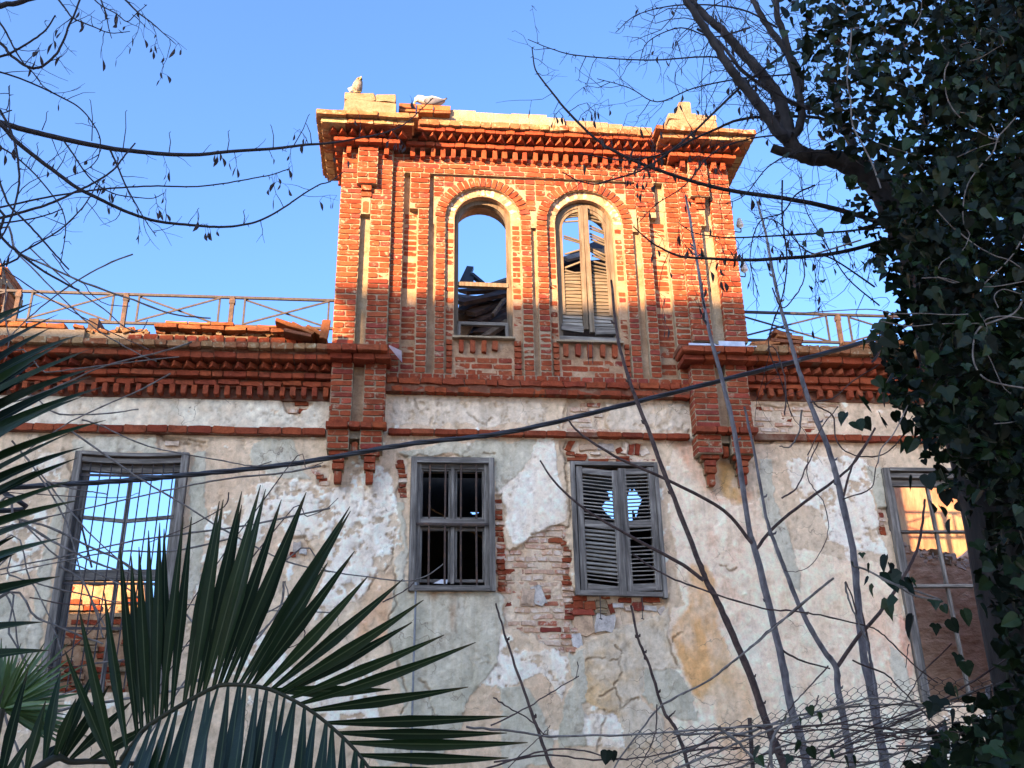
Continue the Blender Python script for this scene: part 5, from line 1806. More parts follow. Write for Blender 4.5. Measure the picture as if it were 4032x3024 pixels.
def add_twigs(mb, owner, pts, rnd, every=.25, length=(.10, .35), r=.0035, thorns=.10, pods=.0, sub=.5, updown=0.0, podlen=.06, tmin=.1, curl=.3):
    d = arclen(pts)
    s = d[-1] * tmin
    while s < d[-1] * .98:
        p, t = point_on(pts, d, s)
        L = rnd.uniform(*length)
        side = Vector((rnd.uniform(-1, 1), rnd.uniform(-.8, .8), rnd.uniform(-1, 1) + updown)) + t * .5
        side = (side - t * side.dot(t) * .6).normalized()
        q, dirv, tw = p.copy(), side, [p.copy()]
        for k in range(5):
            dirv = (dirv + Vector((rnd.uniform(-curl, curl), rnd.uniform(-curl, curl), rnd.uniform(-curl, curl)))).normalized()
            q = q + dirv * (L / 5)
            tw.append(q.copy())
        grow(mb, tw, r * rnd.uniform(.7, 1.1), r * .35, 4)
        if rnd.random() < sub:
            a = tw[3]
            e_ = a + (dirv + Vector((rnd.uniform(-1, 1), rnd.uniform(-.5, .5), rnd.uniform(-1, 1)))).normalized() * L * .45
            mb.tube([a, a.lerp(e_, .5) + Vector((rnd.uniform(-.01, .01), 0, rnd.uniform(-.01, .01))), e_], [r * .5, r * .4, r * .25], 4)
        if rnd.random() < pods:
            for _ in range(rnd.choice((1, 2, 3, 4))):
                st = tw[rnd.choice((2, 3, 4, 5))]
                dn = st + Vector((rnd.uniform(-.03, .03), rnd.uniform(-.02, .02), -rnd.uniform(.015, .06)))
                mb.tube([st, dn], .0012, 3)
                hang_pod(owner, dn, podlen, rnd)
        s += every * rnd.uniform(.5, 1.5)
    if thorns:
        s = 0.05
        while s < d[-1]:
            p, t = point_on(pts, d, s)
            dr = Vector((rnd.uniform(-1, 1), rnd.uniform(-.5, .5), rnd.uniform(-1, 1))).normalized()
            mb.tube([p, p + dr * rnd.uniform(.012, .025)], [.004, .0006], 4, cap=False)
            s += thorns * rnd.uniform(.6, 1.6)


def tree_branch(parent, k, pts, Y0, Y1, r0, r1, rnd, mat=None, name='branch', twigs=None, per=5, extra=()):
    """A branch traced at its place, its twigs joined to it; pods hang from it as pieces of its own."""
    P = spline(trace(k, pts, Y0, Y1) if k else pts, per)
    o = link(bpy.data.objects.new(name, None))
    child(o, parent)
    b = MB()
    P = noisy(P, r1 * .35, rnd)
    grow(b, P, r0, r1, 7)
    if twigs:
        add_twigs(b, o, P, rnd, **twigs)
    me = b.mesh(name, mat or M_TWIG, smooth=True)
    bpy.data.objects.remove(o)
    o2 = child(link(bpy.data.objects.new(name, me)), parent)
    return o2, P


def branch_with_pods(parent, k, pts, Y0, Y1, r0, r1, rnd, mat=None, name='branch', **tw):
    P = spline(trace(k, pts, Y0, Y1) if k else pts, 5)
    P = noisy(P, r1 * .3, rnd)
    me0 = bpy.data.meshes.new(name)
    o = child(link(bpy.data.objects.new(name, me0)), parent)
    b = MB()
    grow(b, P, r0, r1, 7)
    if tw:
        add_twigs(b, o, P, rnd, **tw)
    me = b.mesh(name, mat or M_TWIG, smooth=True)
    o.data = me
    bpy.data.meshes.remove(me0)
    return o, P


# ---- the bare thorny tree whose branches reach in on the left
R = random.Random(5)
lt = rooted('thorny_tree', (-4.6, 5.4, 0), 'bare thorny tree reaching in from the left with dry pods', 'tree')
b = MB()
tr = spline([Vector((-4.6, 5.4, 0)), Vector((-4.5, 5.3, 2.0)), Vector((-4.25, 5.1, 4.0)), Vector((-4.1, 4.9, 6.5)), Vector((-3.9, 4.9, 9.0))], 5)
grow(b, tr, .16, .06, 10)
b.build('trunk', M_TRUNK, lt, smooth=True)
OFF = at('h', -260, 700, 4.8)
LT = [
    ([(-500, 640), (-200, 740), (0, 800), (150, 845), (400, 905), (700, 965), (900, 990), (1100, 1008), (1300, 1010), (1500, 990), (1800, 970), (2000, 945), (2157, 935), (2330, 905), (2500, 870), (2650, 805), (2830, 640)], 4.8, 5.4, .021, .003, .55),
    ([(-500, 560), (-200, 680), (0, 810), (100, 920), (250, 1040), (370, 1130), (500, 1225), (630, 1290), (750, 1350), (900, 1410), (1050, 1450), (1250, 1470), (1400, 1482), (1550, 1475), (1700, 1440), (1850, 1360), (1950, 1290), (2080, 1210), (2157, 1185), (2250, 1120)], 4.7, 5.2, .015, .003, .6),
    ([(-300, 400), (0, 470), (200, 540), (370, 620), (500, 690), (580, 770), (650, 890), (650, 1000), (620, 1060), (560, 1110), (420, 1165)], 4.6, 4.8, .006, .002, .15),
    ([(-300, 60), (0, 280), (60, 350), (150, 420), (220, 445), (290, 425), (370, 350), (420, 250), (450, 170), (500, 60), (540, -60)], 4.5, 4.4, .009, .005, .35),
    ([(-300, 420), (0, 370), (100, 330), (200, 270), (300, 195), (360, 100)], 4.5, 4.4, .009, .004, .0),
    ([(-200, -100), (0, 150), (60, 250), (100, 330), (160, 420), (220, 480), (280, 560), (340, 600)], 4.4, 4.5, .007, .002, .3),
    ([(300, -120), (370, -20), (430, 60), (480, 120), (600, 170), (720, 215), (850, 205)], 4.4, 4.4, .006, .002, .9),
    ([(700, -120), (820, 0), (900, 80), (980, 140), (1060, 210), (1150, 290)], 4.4, 4.4, .006, .002, .9),
    ([(640, -100), (660, 0), (690, 80), (710, 180), (730, 250)], 4.4, 4.4, .005, .002, .95),
    ([(560, -80), (640, 20), (760, 90), (830, 140), (890, 90), (960, 30)], 4.4, 4.4, .004, .002, .9),
    ([(-300, 1420), (0, 1355), (300, 1290), (550, 1250), (800, 1225), (1030, 1215), (1250, 1220), (1450, 1200), (1650, 1165), (1780, 1140), (1890, 1103)], 4.6, 4.9, .006, .003, 0),
    ([(-300, 1490), (0, 1425), (200, 1370), (350, 1320), (500, 1250), (620, 1190), (740, 1110), (820, 1010), (885, 935)], 4.6, 4.7, .009, .004, 0),
    ([(-300, 1490), (0, 1460), (200, 1430), (320, 1400), (410, 1365)], 4.5, 4.6, .006, .003, 0),
    ([(-200, 860), (0, 960), (110, 1030), (230, 1140), (330, 1260), (400, 1360), (430, 1480), (410, 1640), (395, 1720)], 4.6, 4.6, .006, .002, .1),
    ([(0, 720), (60, 830), (100, 950), (120, 1080), (125, 1200), (100, 1330), (60, 1450), (0, 1560), (-100, 1650)], 4.6, 4.5, .007, .004, .1),
    ([(720, 980), (770, 1090), (820, 1210), (880, 1320), (950, 1440), (1020, 1545)], 4.9, 4.9, .006, .002, .5),
    ([(410, 910), (480, 1010), (560, 1130), (640, 1210), (760, 1270), (900, 1290), (1000, 1295), (1075, 1260)], 4.85, 4.9, .005, .002, .5),
    ([(-200, 800), (0, 1200), (60, 1340), (180, 1460), (280, 1570), (350, 1650), (450, 1760)], 4.5, 4.5, .007, .004, 0),
    ([(-60, 1760), (140, 1650), (300, 1560), (430, 1470), (560, 1330), (640, 1190)], 4.5, 4.6, .006, .003, .1),
    ([(-400, 140), (0, 40), (180, 0), (400, -80)], 4.3, 4.3, .018, .012, 0),
    ([(-100, 1380), (0, 1540), (120, 1650), (300, 1780), (520, 1900)], 4.5, 4.6, .009, .005, 0),
    ([(-40, 760), (40, 720), (60, 640), (62, 560)], 4.6, 4.6, .004, .002, .1)]
for pts, Y0, Y1, r0, r1, pod in LT:
    P0 = trace('h', pts, Y0, Y1)
    if pts[0][0] < 0:
        q0 = min(tr, key=lambda p: abs(p.z - P0[0].z + .5))
        P0 = [q0, q0.lerp(P0[0], .5) + Vector((0, 0, .08))] + P0
    branch_with_pods(lt, None, P0, Y0, Y1, r0, r1, R, every=.11 if pod else .4, length=(.06, .26) if pod else (.03, .08), r=.0028, thorns=.09, pods=pod, podlen=.064, updown=-.25 if pod > .3 else .3, tmin=.3)
# upright side twigs along the long branch
up = MB()
for x, y0, y1, lean in ((55, 800, 565, .0), (275, 850, 735, 30), (600, 920, 660, -8), (805, 965, 730, 15), (1105, 995, 870, 0), (1485, 990, 860, 5), (1785, 965, 825, -12), (1920, 950, 755, 95), (2035, 935, 815, -30), (1290, 1465, 1370, 0), (1590, 1470, 1380, 0), (240, 1030, 940, 0), (370, 1115, 1000, 60)):
    a, c = at('h', x, y0, 4.95), at('h', x + lean, y1, 4.95)
    mid = a.lerp(c, .55) + Vector((.008, 0, 0))
    up.tube([a, mid, c, c + Vector((.008 * (1 if lean >= 0 else -1), 0, .012))], [.0032, .0025, .002, .0015], 5)
up.build('side_twig', M_TWIG, lt, kind='stuff')

# ---- the big tree on the right, its trunk smothered in ivy
R = random.Random(21)
rt = rooted('old_tree', (2.9, 4.4, 0), 'large forked tree with smooth grey limbs and a furrowed trunk under ivy', 'tree')
trunk = [Vector((2.95, 4.5, 0)), Vector((2.85, 4.5, 1.2)), at('b', 2000, 1700, 4.5), at('b', 1700, 900, 4.5), at('b', 1560, 300, 4.5), at('a', 1330, 1480, 4.5), at('a', 1180, 1300, 4.5), at('a', 1000, 1170, 4.5), at('a', 850, 1120, 4.5), at('a', 700, 1110, 4.5), at('a', 600, 1060, 4.5), at('a', 545, 975, 4.5)]
b = MB()
tp = spline(trunk, 6)
tp = noisy(tp, .004, R)
rad = [float(v) for v in np.interp(np.arange(len(tp)), [0, 12, 30, 36, 48, len(tp) - 1], [.24, .19, .11, .075, .048, .040])]
b.tube(tp, rad, 14)
b.build('trunk', M_TRUNK, rt, smooth=True)
for pts, r0, r1, kk in (([(600, 1090), (500, 1070), (430, 1045)], .028, .026, 'a'), ([(545, 930), (510, 860), (475, 795)], .030, .030, 'a')):
    b = MB()
    grow(b, spline(trace(kk, pts, 4.5), 3), r0, r1, 9)
    b.build('cut_stub', M_TRUNK, rt, smooth=True)
second = spline([Vector((3.1, 4.7, 0)), at('b', 2450, 600, 4.9), at('a', 2330, 500, 4.9), at('a', 2150, 100, 4.9), at('a', 2050, -300, 4.9)], 6)
b = MB()
grow(b, second, .16, .07, 12)
b.build('limb', M_TRUNK, rt, smooth=True)
RT = [('a', [(545, 985), (490, 950), (400, 830), (300, 690), (200, 570), (130, 480), (0, 270), (-120, 90), (-240, -100)], 4.5, 4.2, .036, .018, 'limb', .5),
      ('a', [(555, 960), (500, 740), (430, 620), (330, 490), (200, 350), (100, 240), (0, 150), (-180, -40), (-300, -160)], 4.5, 4.3, .040, .016, 'limb', .5),
      ('a', [(580, 980), (640, 850), (630, 700), (580, 480), (530, 300), (470, 100), (430, -120)], 4.5, 4.2, .026, .016, 'limb', .4),
      ('a', [(640, 640), (600, 480), (520, 350), (430, 230), (350, 110), (280, -40)], 4.6, 4.5, .024, .016, 'limb', .4),
      ('a', [(830, 820), (700, 760), (600, 740), (480, 680), (350, 600), (200, 480), (60, 300), (-100, 200)], 4.7, 4.6, .016, .008, 'branch', .4),
      ('a', [(1000, 1180), (990, 1000), (920, 880), (880, 700), (800, 500)], 4.7, 4.7, .03, .02, 'limb', 0)]
for k, pts, Y0, Y1, r0, r1, nm, pod in RT:
    branch_with_pods(rt, k, pts, Y0, Y1, r0, r1, R, mat=M_LIMB, name=nm, every=.045, length=(.15, .6), r=.0036, thorns=.12, pods=pod * .7, podlen=.060, updown=-.2, tmin=.12, sub=.95, curl=.55)
RB = [('2', [(4200, 1500), (3600, 1330), (3000, 1120), (2600, 1010), (2212, 940), (1800, 880), (1450, 790), (1000, 630), (700, 470), (430, 220), (250, 0), (130, -170), (100, -360)], 4.6, 4.4, .017, .003, .5),
      ('2', [(3300, 600), (2700, 280), (2212, 240), (1900, 270), (1700, 350), (1500, 440), (1350, 520), (1150, 590), (900, 620), (730, 600), (500, 560)], 4.5, 4.4, .010, .003, .6),
      ('2', [(2300, -300), (2100, -160), (1900, 0), (1700, 190), (1480, 400), (1200, 620), (1000, 730), (760, 800), (650, 830), (500, 800), (360, 720)], 4.4, 4.3, .008, .003, .5),
      ('2', [(3400, 1250), (2800, 1420), (2212, 1480), (1900, 1490), (1700, 1480), (1400, 1460), (1230, 1390), (1130, 1330), (980, 1200)], 4.5, 4.4, .012, .003, .85),
      ('2', [(3200, 1200), (2700, 1250), (2212, 1280), (1850, 1295), (1650, 1280), (1500, 1250), (1380, 1170)], 4.5, 4.4, .006, .002, .3),
      ('o', [(1750, 240), (1640, 180), (1560, 125), (1400, 130), (1250, 120), (1190, 105), (1140, 85)], 4.4, 4.3, .006, .002, .5),
      ('o', [(1680, 60), (1600, 20), (1480, 10), (1380, 30), (1330, 70)], 4.3, 4.3, .006, .002, .6),
      ('o', [(1720, 160), (1600, 170), (1500, 190), (1420, 220), (1360, 190), (1290, 170)], 4.4, 4.4, .005, .002, .8),
      ('o', [(1620, 60), (1540, 80), (1470, 60), (1400, 90), (1380, 140)], 4.3, 4.3, .005, .002, .8),
      ('o', [(1700, 290), (1620, 300), (1540, 330), (1480, 400), (1420, 440), (1380, 480)], 4.4, 4.4, .005, .002, .5),
      ('o', [(1760, 400), (1720, 420), (1690, 460), (1640, 480), (1620, 560), (1640, 640)], 4.4, 4.3, .005, .002, .5),
      ('o', [(1790, 330), (1720, 330), (1660, 360), (1610, 420), (1570, 440)], 4.4, 4.3, .005, .002, .4),
      ('o', [(1890, 620), (1800, 560), (1740, 540), (1680, 480), (1630, 470)], 4.4, 4.3, .005, .002, .4),
      ('o', [(1690, 390), (1690, 470), (1700, 560), (1690, 640), (1660, 740), (1690, 830), (1710, 900)], 4.4, 4.4, .005, .002, .2),
      ('o', [(1900, 660), (1830, 600), (1780, 520), (1740, 450), (1730, 370)], 4.4, 4.3, .004, .002, .2)]
for k, pts, Y0, Y1, r0, r1, pod in RB:
    branch_with_pods(rt, k, pts, Y0, Y1, r0, r1, R, every=.065, length=(.08, .42), r=.0023, thorns=.08, pods=pod, podlen=.060, updown=-.2, tmin=.06, sub=.85, curl=.5)

# ---- ivy over the right-hand tree
def ivy_leaf(seed):
    """A heart-shaped, three-pointed leaf, folded along its midrib; base at the origin, tip along -z."""
    r = random.Random(seed)
    half = [(0, 0), (.16, .10), (.40, .04), (.52, -.18), (.42, -.38), (.30, -.62), (.12, -.84), (0, -1.0)]
    if seed % 3 == 0:
        half = [(0, 0), (.14, .08), (.34, .02), (.46, -.14), (.44, -.36), (.34, -.62), (.16, -.86), (0, -1.02)]
    elif seed % 3 == 1:
        half = [(0, 0), (.20, .12), (.42, .08), (.66, -.22), (.36, -.36), (.30, -.55), (.14, -.80), (0, -1.05)]
    fold, droop = r.uniform(.08, .35), r.uniform(-.25, .15)
    b = MB()
    b.tint = r.random()
    spine = [(0, droop * (z * z), z) for _, z in half]
    vs, fs = [], []
    for s in (-1, 1):
        o = len(vs)
        for (x, z), sp in zip(half, spine):
            vs.append((s * x, sp[1] - fold * x + r.uniform(-.02, .02), z + r.uniform(-.02, .02)))
        for z in (-.1, -.35, -.6, -.85):
            vs.append((0, droop * z * z, z))
        m1, m2, m3, m4 = o + 8, o + 9, o + 10, o + 11
        tri = [(o, o + 1, m1), (o + 1, o + 2, m1), (o + 2, o + 3, m2, m1), (o + 3, o + 4, m2), (o + 4, o + 5, m3, m2), (o + 5, o + 6, m4, m3), (o + 6, o + 7, m4)]
        fs += [t if s > 0 else tuple(reversed(t)) for t in tri]
    b.add(vs, fs)
    return b


LEAFS = [ivy_leaf(i) for i in range(9)]
LEAF_MESH = [l.mesh('ivy_leaf', M_IVY) for l in LEAFS]
R = random.Random(77)
ivy = rooted('ivy', (3.0, 4.3, 0), 'dense dark ivy smothering the tree at the right-hand edge', 'ivy')
IVY = [(3080, -300), (3075, 0), (3140, 100), (3110, 260), (3160, 330), (3140, 420), (3230, 470), (3190, 560), (3330, 600), (3310, 700), (3380, 760), (3330, 850), (3440, 930), (3420, 1030), (3530, 1130), (3540, 1230), (3450, 1290), (3440, 1420), (3490, 1480),
       (3460, 1560), (3560, 1640), (3570, 1740), (3650, 1800), (3690, 1930), (3800, 1980), (3830, 2150), (3860, 2300), (3900, 2450), (3960, 2600), (3930, 2700), (3800, 2760), (3700, 2860), (3600, 2960), (3600, 3200), (4700, 3300), (4700, -300)]
ip = [(float(a), float(b)) for a, b in IVY]
leaves = []
vines = MB()


def ivy_clump(cx, cy, Y, n, spread):
    for _ in range(n):
        p = at('s', cx + R.gauss(0, spread), cy + R.gauss(0, spread), Y + R.gauss(0, .16))
        leaves.append((p, R.uniform(.038, .078), R))


LIMB = [(2800 + .557 * a, .557 * b) for a, b in ((540, 1000), (700, 1060), (860, 1070), (1040, 1120), (1230, 1270), (1330, 1400), (1240, 1480), (1100, 1330), (920, 1210), (800, 1180), (640, 1150))]
tries = 0
cand = np.array([(R.uniform(3060, 4650), R.uniform(-280, 3200)) for _ in range(12500)])
ok = sdf(cand[:, 0], cand[:, 1], ip)
for (cx, cy), s in zip(cand, ok):
    if s < 8:
        continue
    near_edge = s < 130
    if cy > 1700 and s < 170 and R.random() < .5:
        continue
    upper = cy < 700 and cx < 3700
    for _ in range((1 if upper else 2) if near_edge else (2 if upper else 4)):
        ox, oy = R.gauss(0, 18 if near_edge else 40), R.gauss(0, 18 if near_edge else 40)
        Y = R.uniform(3.75, 4.6) if near_edge else R.uniform(3.35, 5.2)
        if Y < 4.7 and sdf(np.array([cx + ox]), np.array([cy + oy]), LIMB)[0] > 12:
            continue
        leaves.append((at('s', cx + ox, cy + oy, Y), R.choice((R.uniform(.022, .042), R.uniform(.035, .058), R.uniform(.045, .078))), None))
# single sprigs that hang free of the mass
SPRIGS = [('c', [(1000, 760, 40), (1050, 790, 36), (1105, 790, 75), (1095, 880, 70), (1120, 950, 90), (1065, 700, 45)], [(1000, 770), (1080, 790), (1180, 840), (1240, 880), (1400, 930), (1600, 1000)]),
          ('c', [(1240, 760, 130), (1250, 900, 170), (1240, 1080, 160), (1360, 930, 120), (1410, 900, 90), (1260, 790, 80), (1430, 1210, 175), (1400, 980, 80)], [(1180, 840), (1300, 900), (1440, 980), (1620, 1010)]),
          ('c', [(1400, 200, 120), (1530, 190, 130), (1560, 380, 110), (1690, 500, 120), (1620, 400, 100), (1660, 300, 120), (1740, 370, 110), (1800, 480, 100), (1860, 660, 120), (1580, 1050, 90), (1690, 1200, 110), (1590, 1220, 80), (1640, 1080, 70), (1780, 1140, 120), (1800, 1500, 110), (1740, 1440, 90), (1900, 1100, 110)], []),
          ('b', [(950, 110, 130), (760, 50, 80), (860, 90, 70), (870, 320, 70), (700, 440, 60), (790, 390, 50), (990, 280, 50), (1060, 260, 60), (660, 120, 60), (1200, 330, 120), (1060, 1270, 150), (950, 1360, 110), (1020, 1430, 130), (1200, 1400, 140), (1220, 840, 160), (1070, 830, 90), (1180, 720, 110), (1160, 1110, 100), (1080, 1400, 110), (1350, 1560, 100), (1330, 1400, 110), (1210, 1260, 130)], [(1060, 80), (900, 130), (700, 190)]),
          ('a', [(480, 450, 80), (420, 500, 80), (540, 530, 60), (515, 600, 60), (540, 670, 50), (530, 130, 130), (590, 90, 120), (580, 190, 120), (520, 260, 90), (590, 700, 50), (670, 640, 60), (690, 560, 50), (570, 820, 60), (680, 870, 60), (530, 1120, 60), (430, 60, 50), (620, 380, 80)], []),
          ('e', [(690, 1080, 70), (760, 1130, 80), (520, 1150, 80), (620, 1150, 60), (340, 1370, 100), (620, 1330, 90), (700, 1370, 80), (840, 1390, 60), (940, 1440, 80), (1570, 1080, 110), (1620, 1050, 120), (1690, 1130, 110), (1660, 950, 100), (1720, 960, 90), (1880, 1000, 110), (560, 1430, 70), (330, 1440, 70), (1000, 1430, 70)], []),
          ('d', [(700, 1400, 90), (740, 1395, 70)], [])]
for k, lv, vn in SPRIGS:
    for x, y, s in lv:
        p = at(k, x, y - s * .5, 3.7 + R.uniform(-.1, .1))
        sz = s * ZOOM[k][2] / 4000 * 4.0 * .95
        leaves.insert(0, (p, sz, 'sprig'))
    if vn:
        vines.tube(spline(trace(k, vn, 3.7), 4), .004, 5)
leaf_specs = []
for p, s, tag_ in leaves:
    yaw = R.gauss(0, 1.0)
    pit = R.gauss(.25, .75) if tag_ != 'sprig' else R.gauss(.1, .25)
    rol = R.gauss(0, .6) if tag_ != 'sprig' else R.gauss(0, .35)
    dist = (p - Vector(EYE)).length
    inframe = True
    leaf_specs.append((s / dist, p, s, Matrix.Rotation(yaw, 3, 'Z') @ Matrix.Rotation(-pit, 3, 'X') @ Matrix.Rotation(rol, 3, 'Y'), R.randrange(9), tag_ == 'sprig'))


def in_frame(p):
    d = np.array(p) - EYE
    c = AX @ d
    return abs(c[0] / c[2]) * F_PX < 2016 and abs(c[1] / c[2]) * F_PX < 1512


for i, l in enumerate(leaf_specs):
    leaf_specs[i] = l + (in_frame(l[1]),)
leaf_specs.sort(key=lambda l: -(l[0] * (3 if l[5] else 1) * (1 if l[6] else .1)))
for q, p, s, M3, idx_, sp, inf in leaf_specs[:300]:
    o = link(bpy.data.objects.new('ivy_leaf', LEAF_MESH[idx_]))
    M4 = (M3 * s).to_4x4() if False else Matrix.LocRotScale(p, M3.to_quaternion(), Vector((s, s, s)))
    child(o, ivy)
    o.matrix_basis = M4
LV = [np.array(l.v) for l in LEAFS]
allv, allf, allt, off = [], [], [], 0
for q, p, s, M3, idx_, sp, inf in leaf_specs[300:]:
    v = LV[idx_] @ np.array(M3).T * s + np.array(p)
    allv.append(v)
    allf.extend(tuple(off + j for j in f) for f in LEAFS[idx_].f)
    allt.extend([R.random()] * len(v))
    off += len(v)
me = bpy.data.meshes.new('ivy_foliage')
me.from_pydata(np.concatenate(allv).tolist(), [], allf)
ta_ = me.attributes.new('tint', 'FLOAT', 'POINT')
ta_.data.foreach_set('value', np.array(allt, dtype=np.float32))
me.materials.append(M_IVY)
fo = child(link(bpy.data.objects.new('ivy_foliage', me)), ivy)
fo['kind'] = 'stuff'
# pale stems of the ivy and creepers looping over it
for k, pts, r in (('a', [(900, -40), (970, 120), (990, 260), (960, 540), (985, 700), (1000, 880), (1080, 1040), (1140, 1160), (1200, 1330)], .006),
                  ('a', [(1490, 0), (1480, 100), (1430, 190)], .003), ('a', [(1650, 240), (1630, 310), (1660, 350)], .003), ('a', [(1940, 200), (2030, 240), (2070, 300), (2000, 350), (1900, 410), (1830, 430)], .0035),
                  ('a', [(1910, 200), (1880, 280), (1760, 320), (1840, 340), (1920, 360)], .003), ('a', [(1680, 440), (1650, 520), (1665, 680), (1730, 800), (1850, 900), (1960, 970), (2030, 990)], .005),
                  ('a', [(2170, 810), (2100, 890), (2030, 970), (1990, 1080), (1880, 1200), (1800, 1340), (1780, 1550), (1830, 1659)], .005), ('a', [(1740, 790), (1890, 820), (1980, 880), (2020, 980)], .004),
                  ('a', [(1740, 1110), (1900, 1040), (2040, 1000)], .003), ('a', [(1450, 1280), (1550, 1430), (1680, 1580), (1760, 1659)], .004), ('a', [(1180, 1010), (1330, 1060), (1450, 1100)], .003),
                  ('b', [(1720, 0), (1860, 110), (2000, 190), (2120, 230), (2250, 330)], .005), ('b', [(2240, 0), (2120, 200), (1960, 360), (1880, 420), (1700, 380), (1600, 340)], .005), ('b', [(1490, 350), (1640, 350), (1820, 400), (2000, 410), (2230, 370)], .004),
                  ('b', [(600, 600), (1100, 570), (1300, 600), (1500, 600), (1700, 610), (1900, 600)], .0035), ('b', [(1200, 655), (1400, 690), (1600, 675), (1900, 670)], .0035), ('b', [(2230, 440), (2140, 600), (1900, 700), (1850, 850), (1870, 980), (1950, 1070), (2100, 1110), (2230, 1130)], .006),
                  ('b', [(1890, 590), (1950, 700), (1930, 820), (1990, 960), (2060, 1110), (2120, 1170)], .003), ('b', [(2030, 560), (2000, 480), (2060, 430), (2150, 450), (2230, 480)], .004), ('b', [(1600, 300), (1640, 230), (1780, 150), (1830, 40)], .003),
                  ('b', [(2230, 640), (2080, 620), (1950, 640), (1890, 710)], .005), ('b', [(1390, 1250), (1290, 1450), (1200, 1560), (1180, 1659)], .004), ('b', [(2000, 1380), (2120, 1370), (2230, 1340)], .003)):
    vines.tube(spline(trace(k, pts, 3.45 if k == 'a' else 3.4), 4), r * .62, 5)
vines.build('creeping_stem', M_DRYVINE, ivy, smooth=True, kind='stuff')

# ---- saplings: smooth grey shoots in front of the right half of the wall
R = random.Random(3)
SAP = 'bare saplings standing in front of the wall'
SAPS = [('tall grey sapling with two forked side shoots, crossing the right-hand pier', 6.9,
         [(2700, 770), (2740, 1000), (2790, 1290), (2850, 1520), (2900, 1750), (2950, 2080), (2975, 2170), (3070, 2560), (3110, 2760), (3180, 3024), (3200, 3200)], .010, .034,
         [([(2962, 2140), (2850, 2010), (2650, 1900), (2450, 1810), (2330, 1740), (2267, 1690), (2235, 1650)], .014, .007), ([(2975, 2165), (3056, 2067), (3190, 1961), (3290, 1889), (3368, 1815), (3446, 1685)], .013, .008), ([(3080, 2560), (3130, 2590), (3190, 2613), (3268, 2632)], .008, .005)]),
        ('dark sapling crossing the shuttered window, with one long shoot to the left', 6.7,
         [(2407, 1104), (2425, 1289), (2457, 1430), (2493, 1538), (2547, 1678), (2633, 1908), (2741, 2184), (2778, 2279), (2836, 2392), (2900, 2535), (2978, 2724), (3025, 2868), (3090, 3024), (3120, 3150)], .010, .030,
         [([(2770, 2285), (2690, 2225), (2565, 2157), (2443, 2089), (2294, 1998), (2181, 1894), (2127, 1813)], .014, .006)]),
        ('long thin sapling leaning past the right end of the railing', 6.8,
         [(2983, 795), (3013, 915), (3039, 1050), (3073, 1206), (3112, 1345), (3145, 1457), (3190, 1590), (3245, 1724), (3279, 1824), (3301, 1911), (3357, 2162), (3379, 2385), (3401, 2580), (3435, 2746), (3468, 2924), (3490, 3024), (3510, 3150)], .010, .034,
         [([(3320, 1960), (3340, 1880), (3362, 1820), (3400, 1760), (3446, 1690)], .009, .006), ([(3380, 2440), (3355, 2350), (3330, 2290)], .006, .005), ([(3440, 2720), (3420, 2540), (3400, 2440), (3385, 2380)], .008, .008)]),
        ('low forked sapling splitting into a wide V before the right-hand window', 6.6,
         [(2931, 1601), (2973, 1800), (3017, 2034), (3050, 2134), (3095, 2251), (3162, 2418), (3245, 2563), (3290, 2624), (3301, 2724), (3330, 2880), (3357, 3024), (3375, 3150)], .009, .028,
         [([(3298, 2624), (3379, 2507), (3463, 2413), (3552, 2279), (3600, 2190), (3624, 2112), (3635, 2030), (3641, 1967)], .014, .008)]),
        ('dark knobbly shoot rising under the shuttered window', 6.3,
         [(2485, 2384), (2512, 2512), (2557, 2623), (2613, 2796), (2640, 2840), (2668, 2885), (2713, 3024), (2740, 3150)], .008, .014, [([(2632, 2825), (2650, 2810), (2660, 2798)], .006, .003)]),
        ('slender straight shoot below the barred window', 6.3,
         [(1952, 2376), (1980, 2470), (2017, 2588), (2075, 2752), (2120, 2880), (2164, 3005), (2200, 3120)], .006, .014, []),
        ('slim shoot standing close beside the long thin sapling', 6.5,
         [(3378, 2160 + 280), (3400, 2480), (3420, 2560), (3440, 2660), (3455, 2760), (3462, 2850), (3470, 3024), (3480, 3150)], .008, .014, [])]
for lab, Y, pts, r1, r0, brs in SAPS:
    P = trace('s', pts, Y + .0)
    base = Vector((P[-1].x + .05, Y, 0))
    o = rooted('sapling', tuple(base), lab, 'sapling', SAP)
    full = spline(P + [P[-1].lerp(base, .5) + Vector((.02, 0, 0)), base], 5)
    b = MB()
    n = len(full)
    mat = M_BROWNBARK if 'dark' in lab or 'slender' in lab else M_BARK
    rr = []
    for i in range(n):
        f = i / (n - 1)
        rr.append(.88 * (r1 + (r0 - r1) * min(1, f * 1.25)) * (1.12 if i % 5 == 2 else 1) * R.uniform(.96, 1.04))
    b.tube(noisy(full, .003, R), rr, 9)
    for q in range(7):                       # leaf scars and buds
        p, t = point_on(full, arclen(full), arclen(full)[-1] * R.uniform(.05, .6))
        sd = Vector((R.choice((-1, 1)), -.3, .3)).normalized()
        b.tube([p, p + sd * (r0 * 1.0), p + sd * (r0 * 1.25) + Vector((0, 0, .012))], [.009, .008, .003], 5)
    b.build('trunk', mat, o, smooth=True)
    for bp, ra, rb in brs:
        b = MB()
        Q = spline(trace('s', bp, Y - .01), 5)
        grow(b, noisy(Q, .002, R), ra, rb, 7)
        b.build('branch', M_BROWNBARK, o, smooth=True)

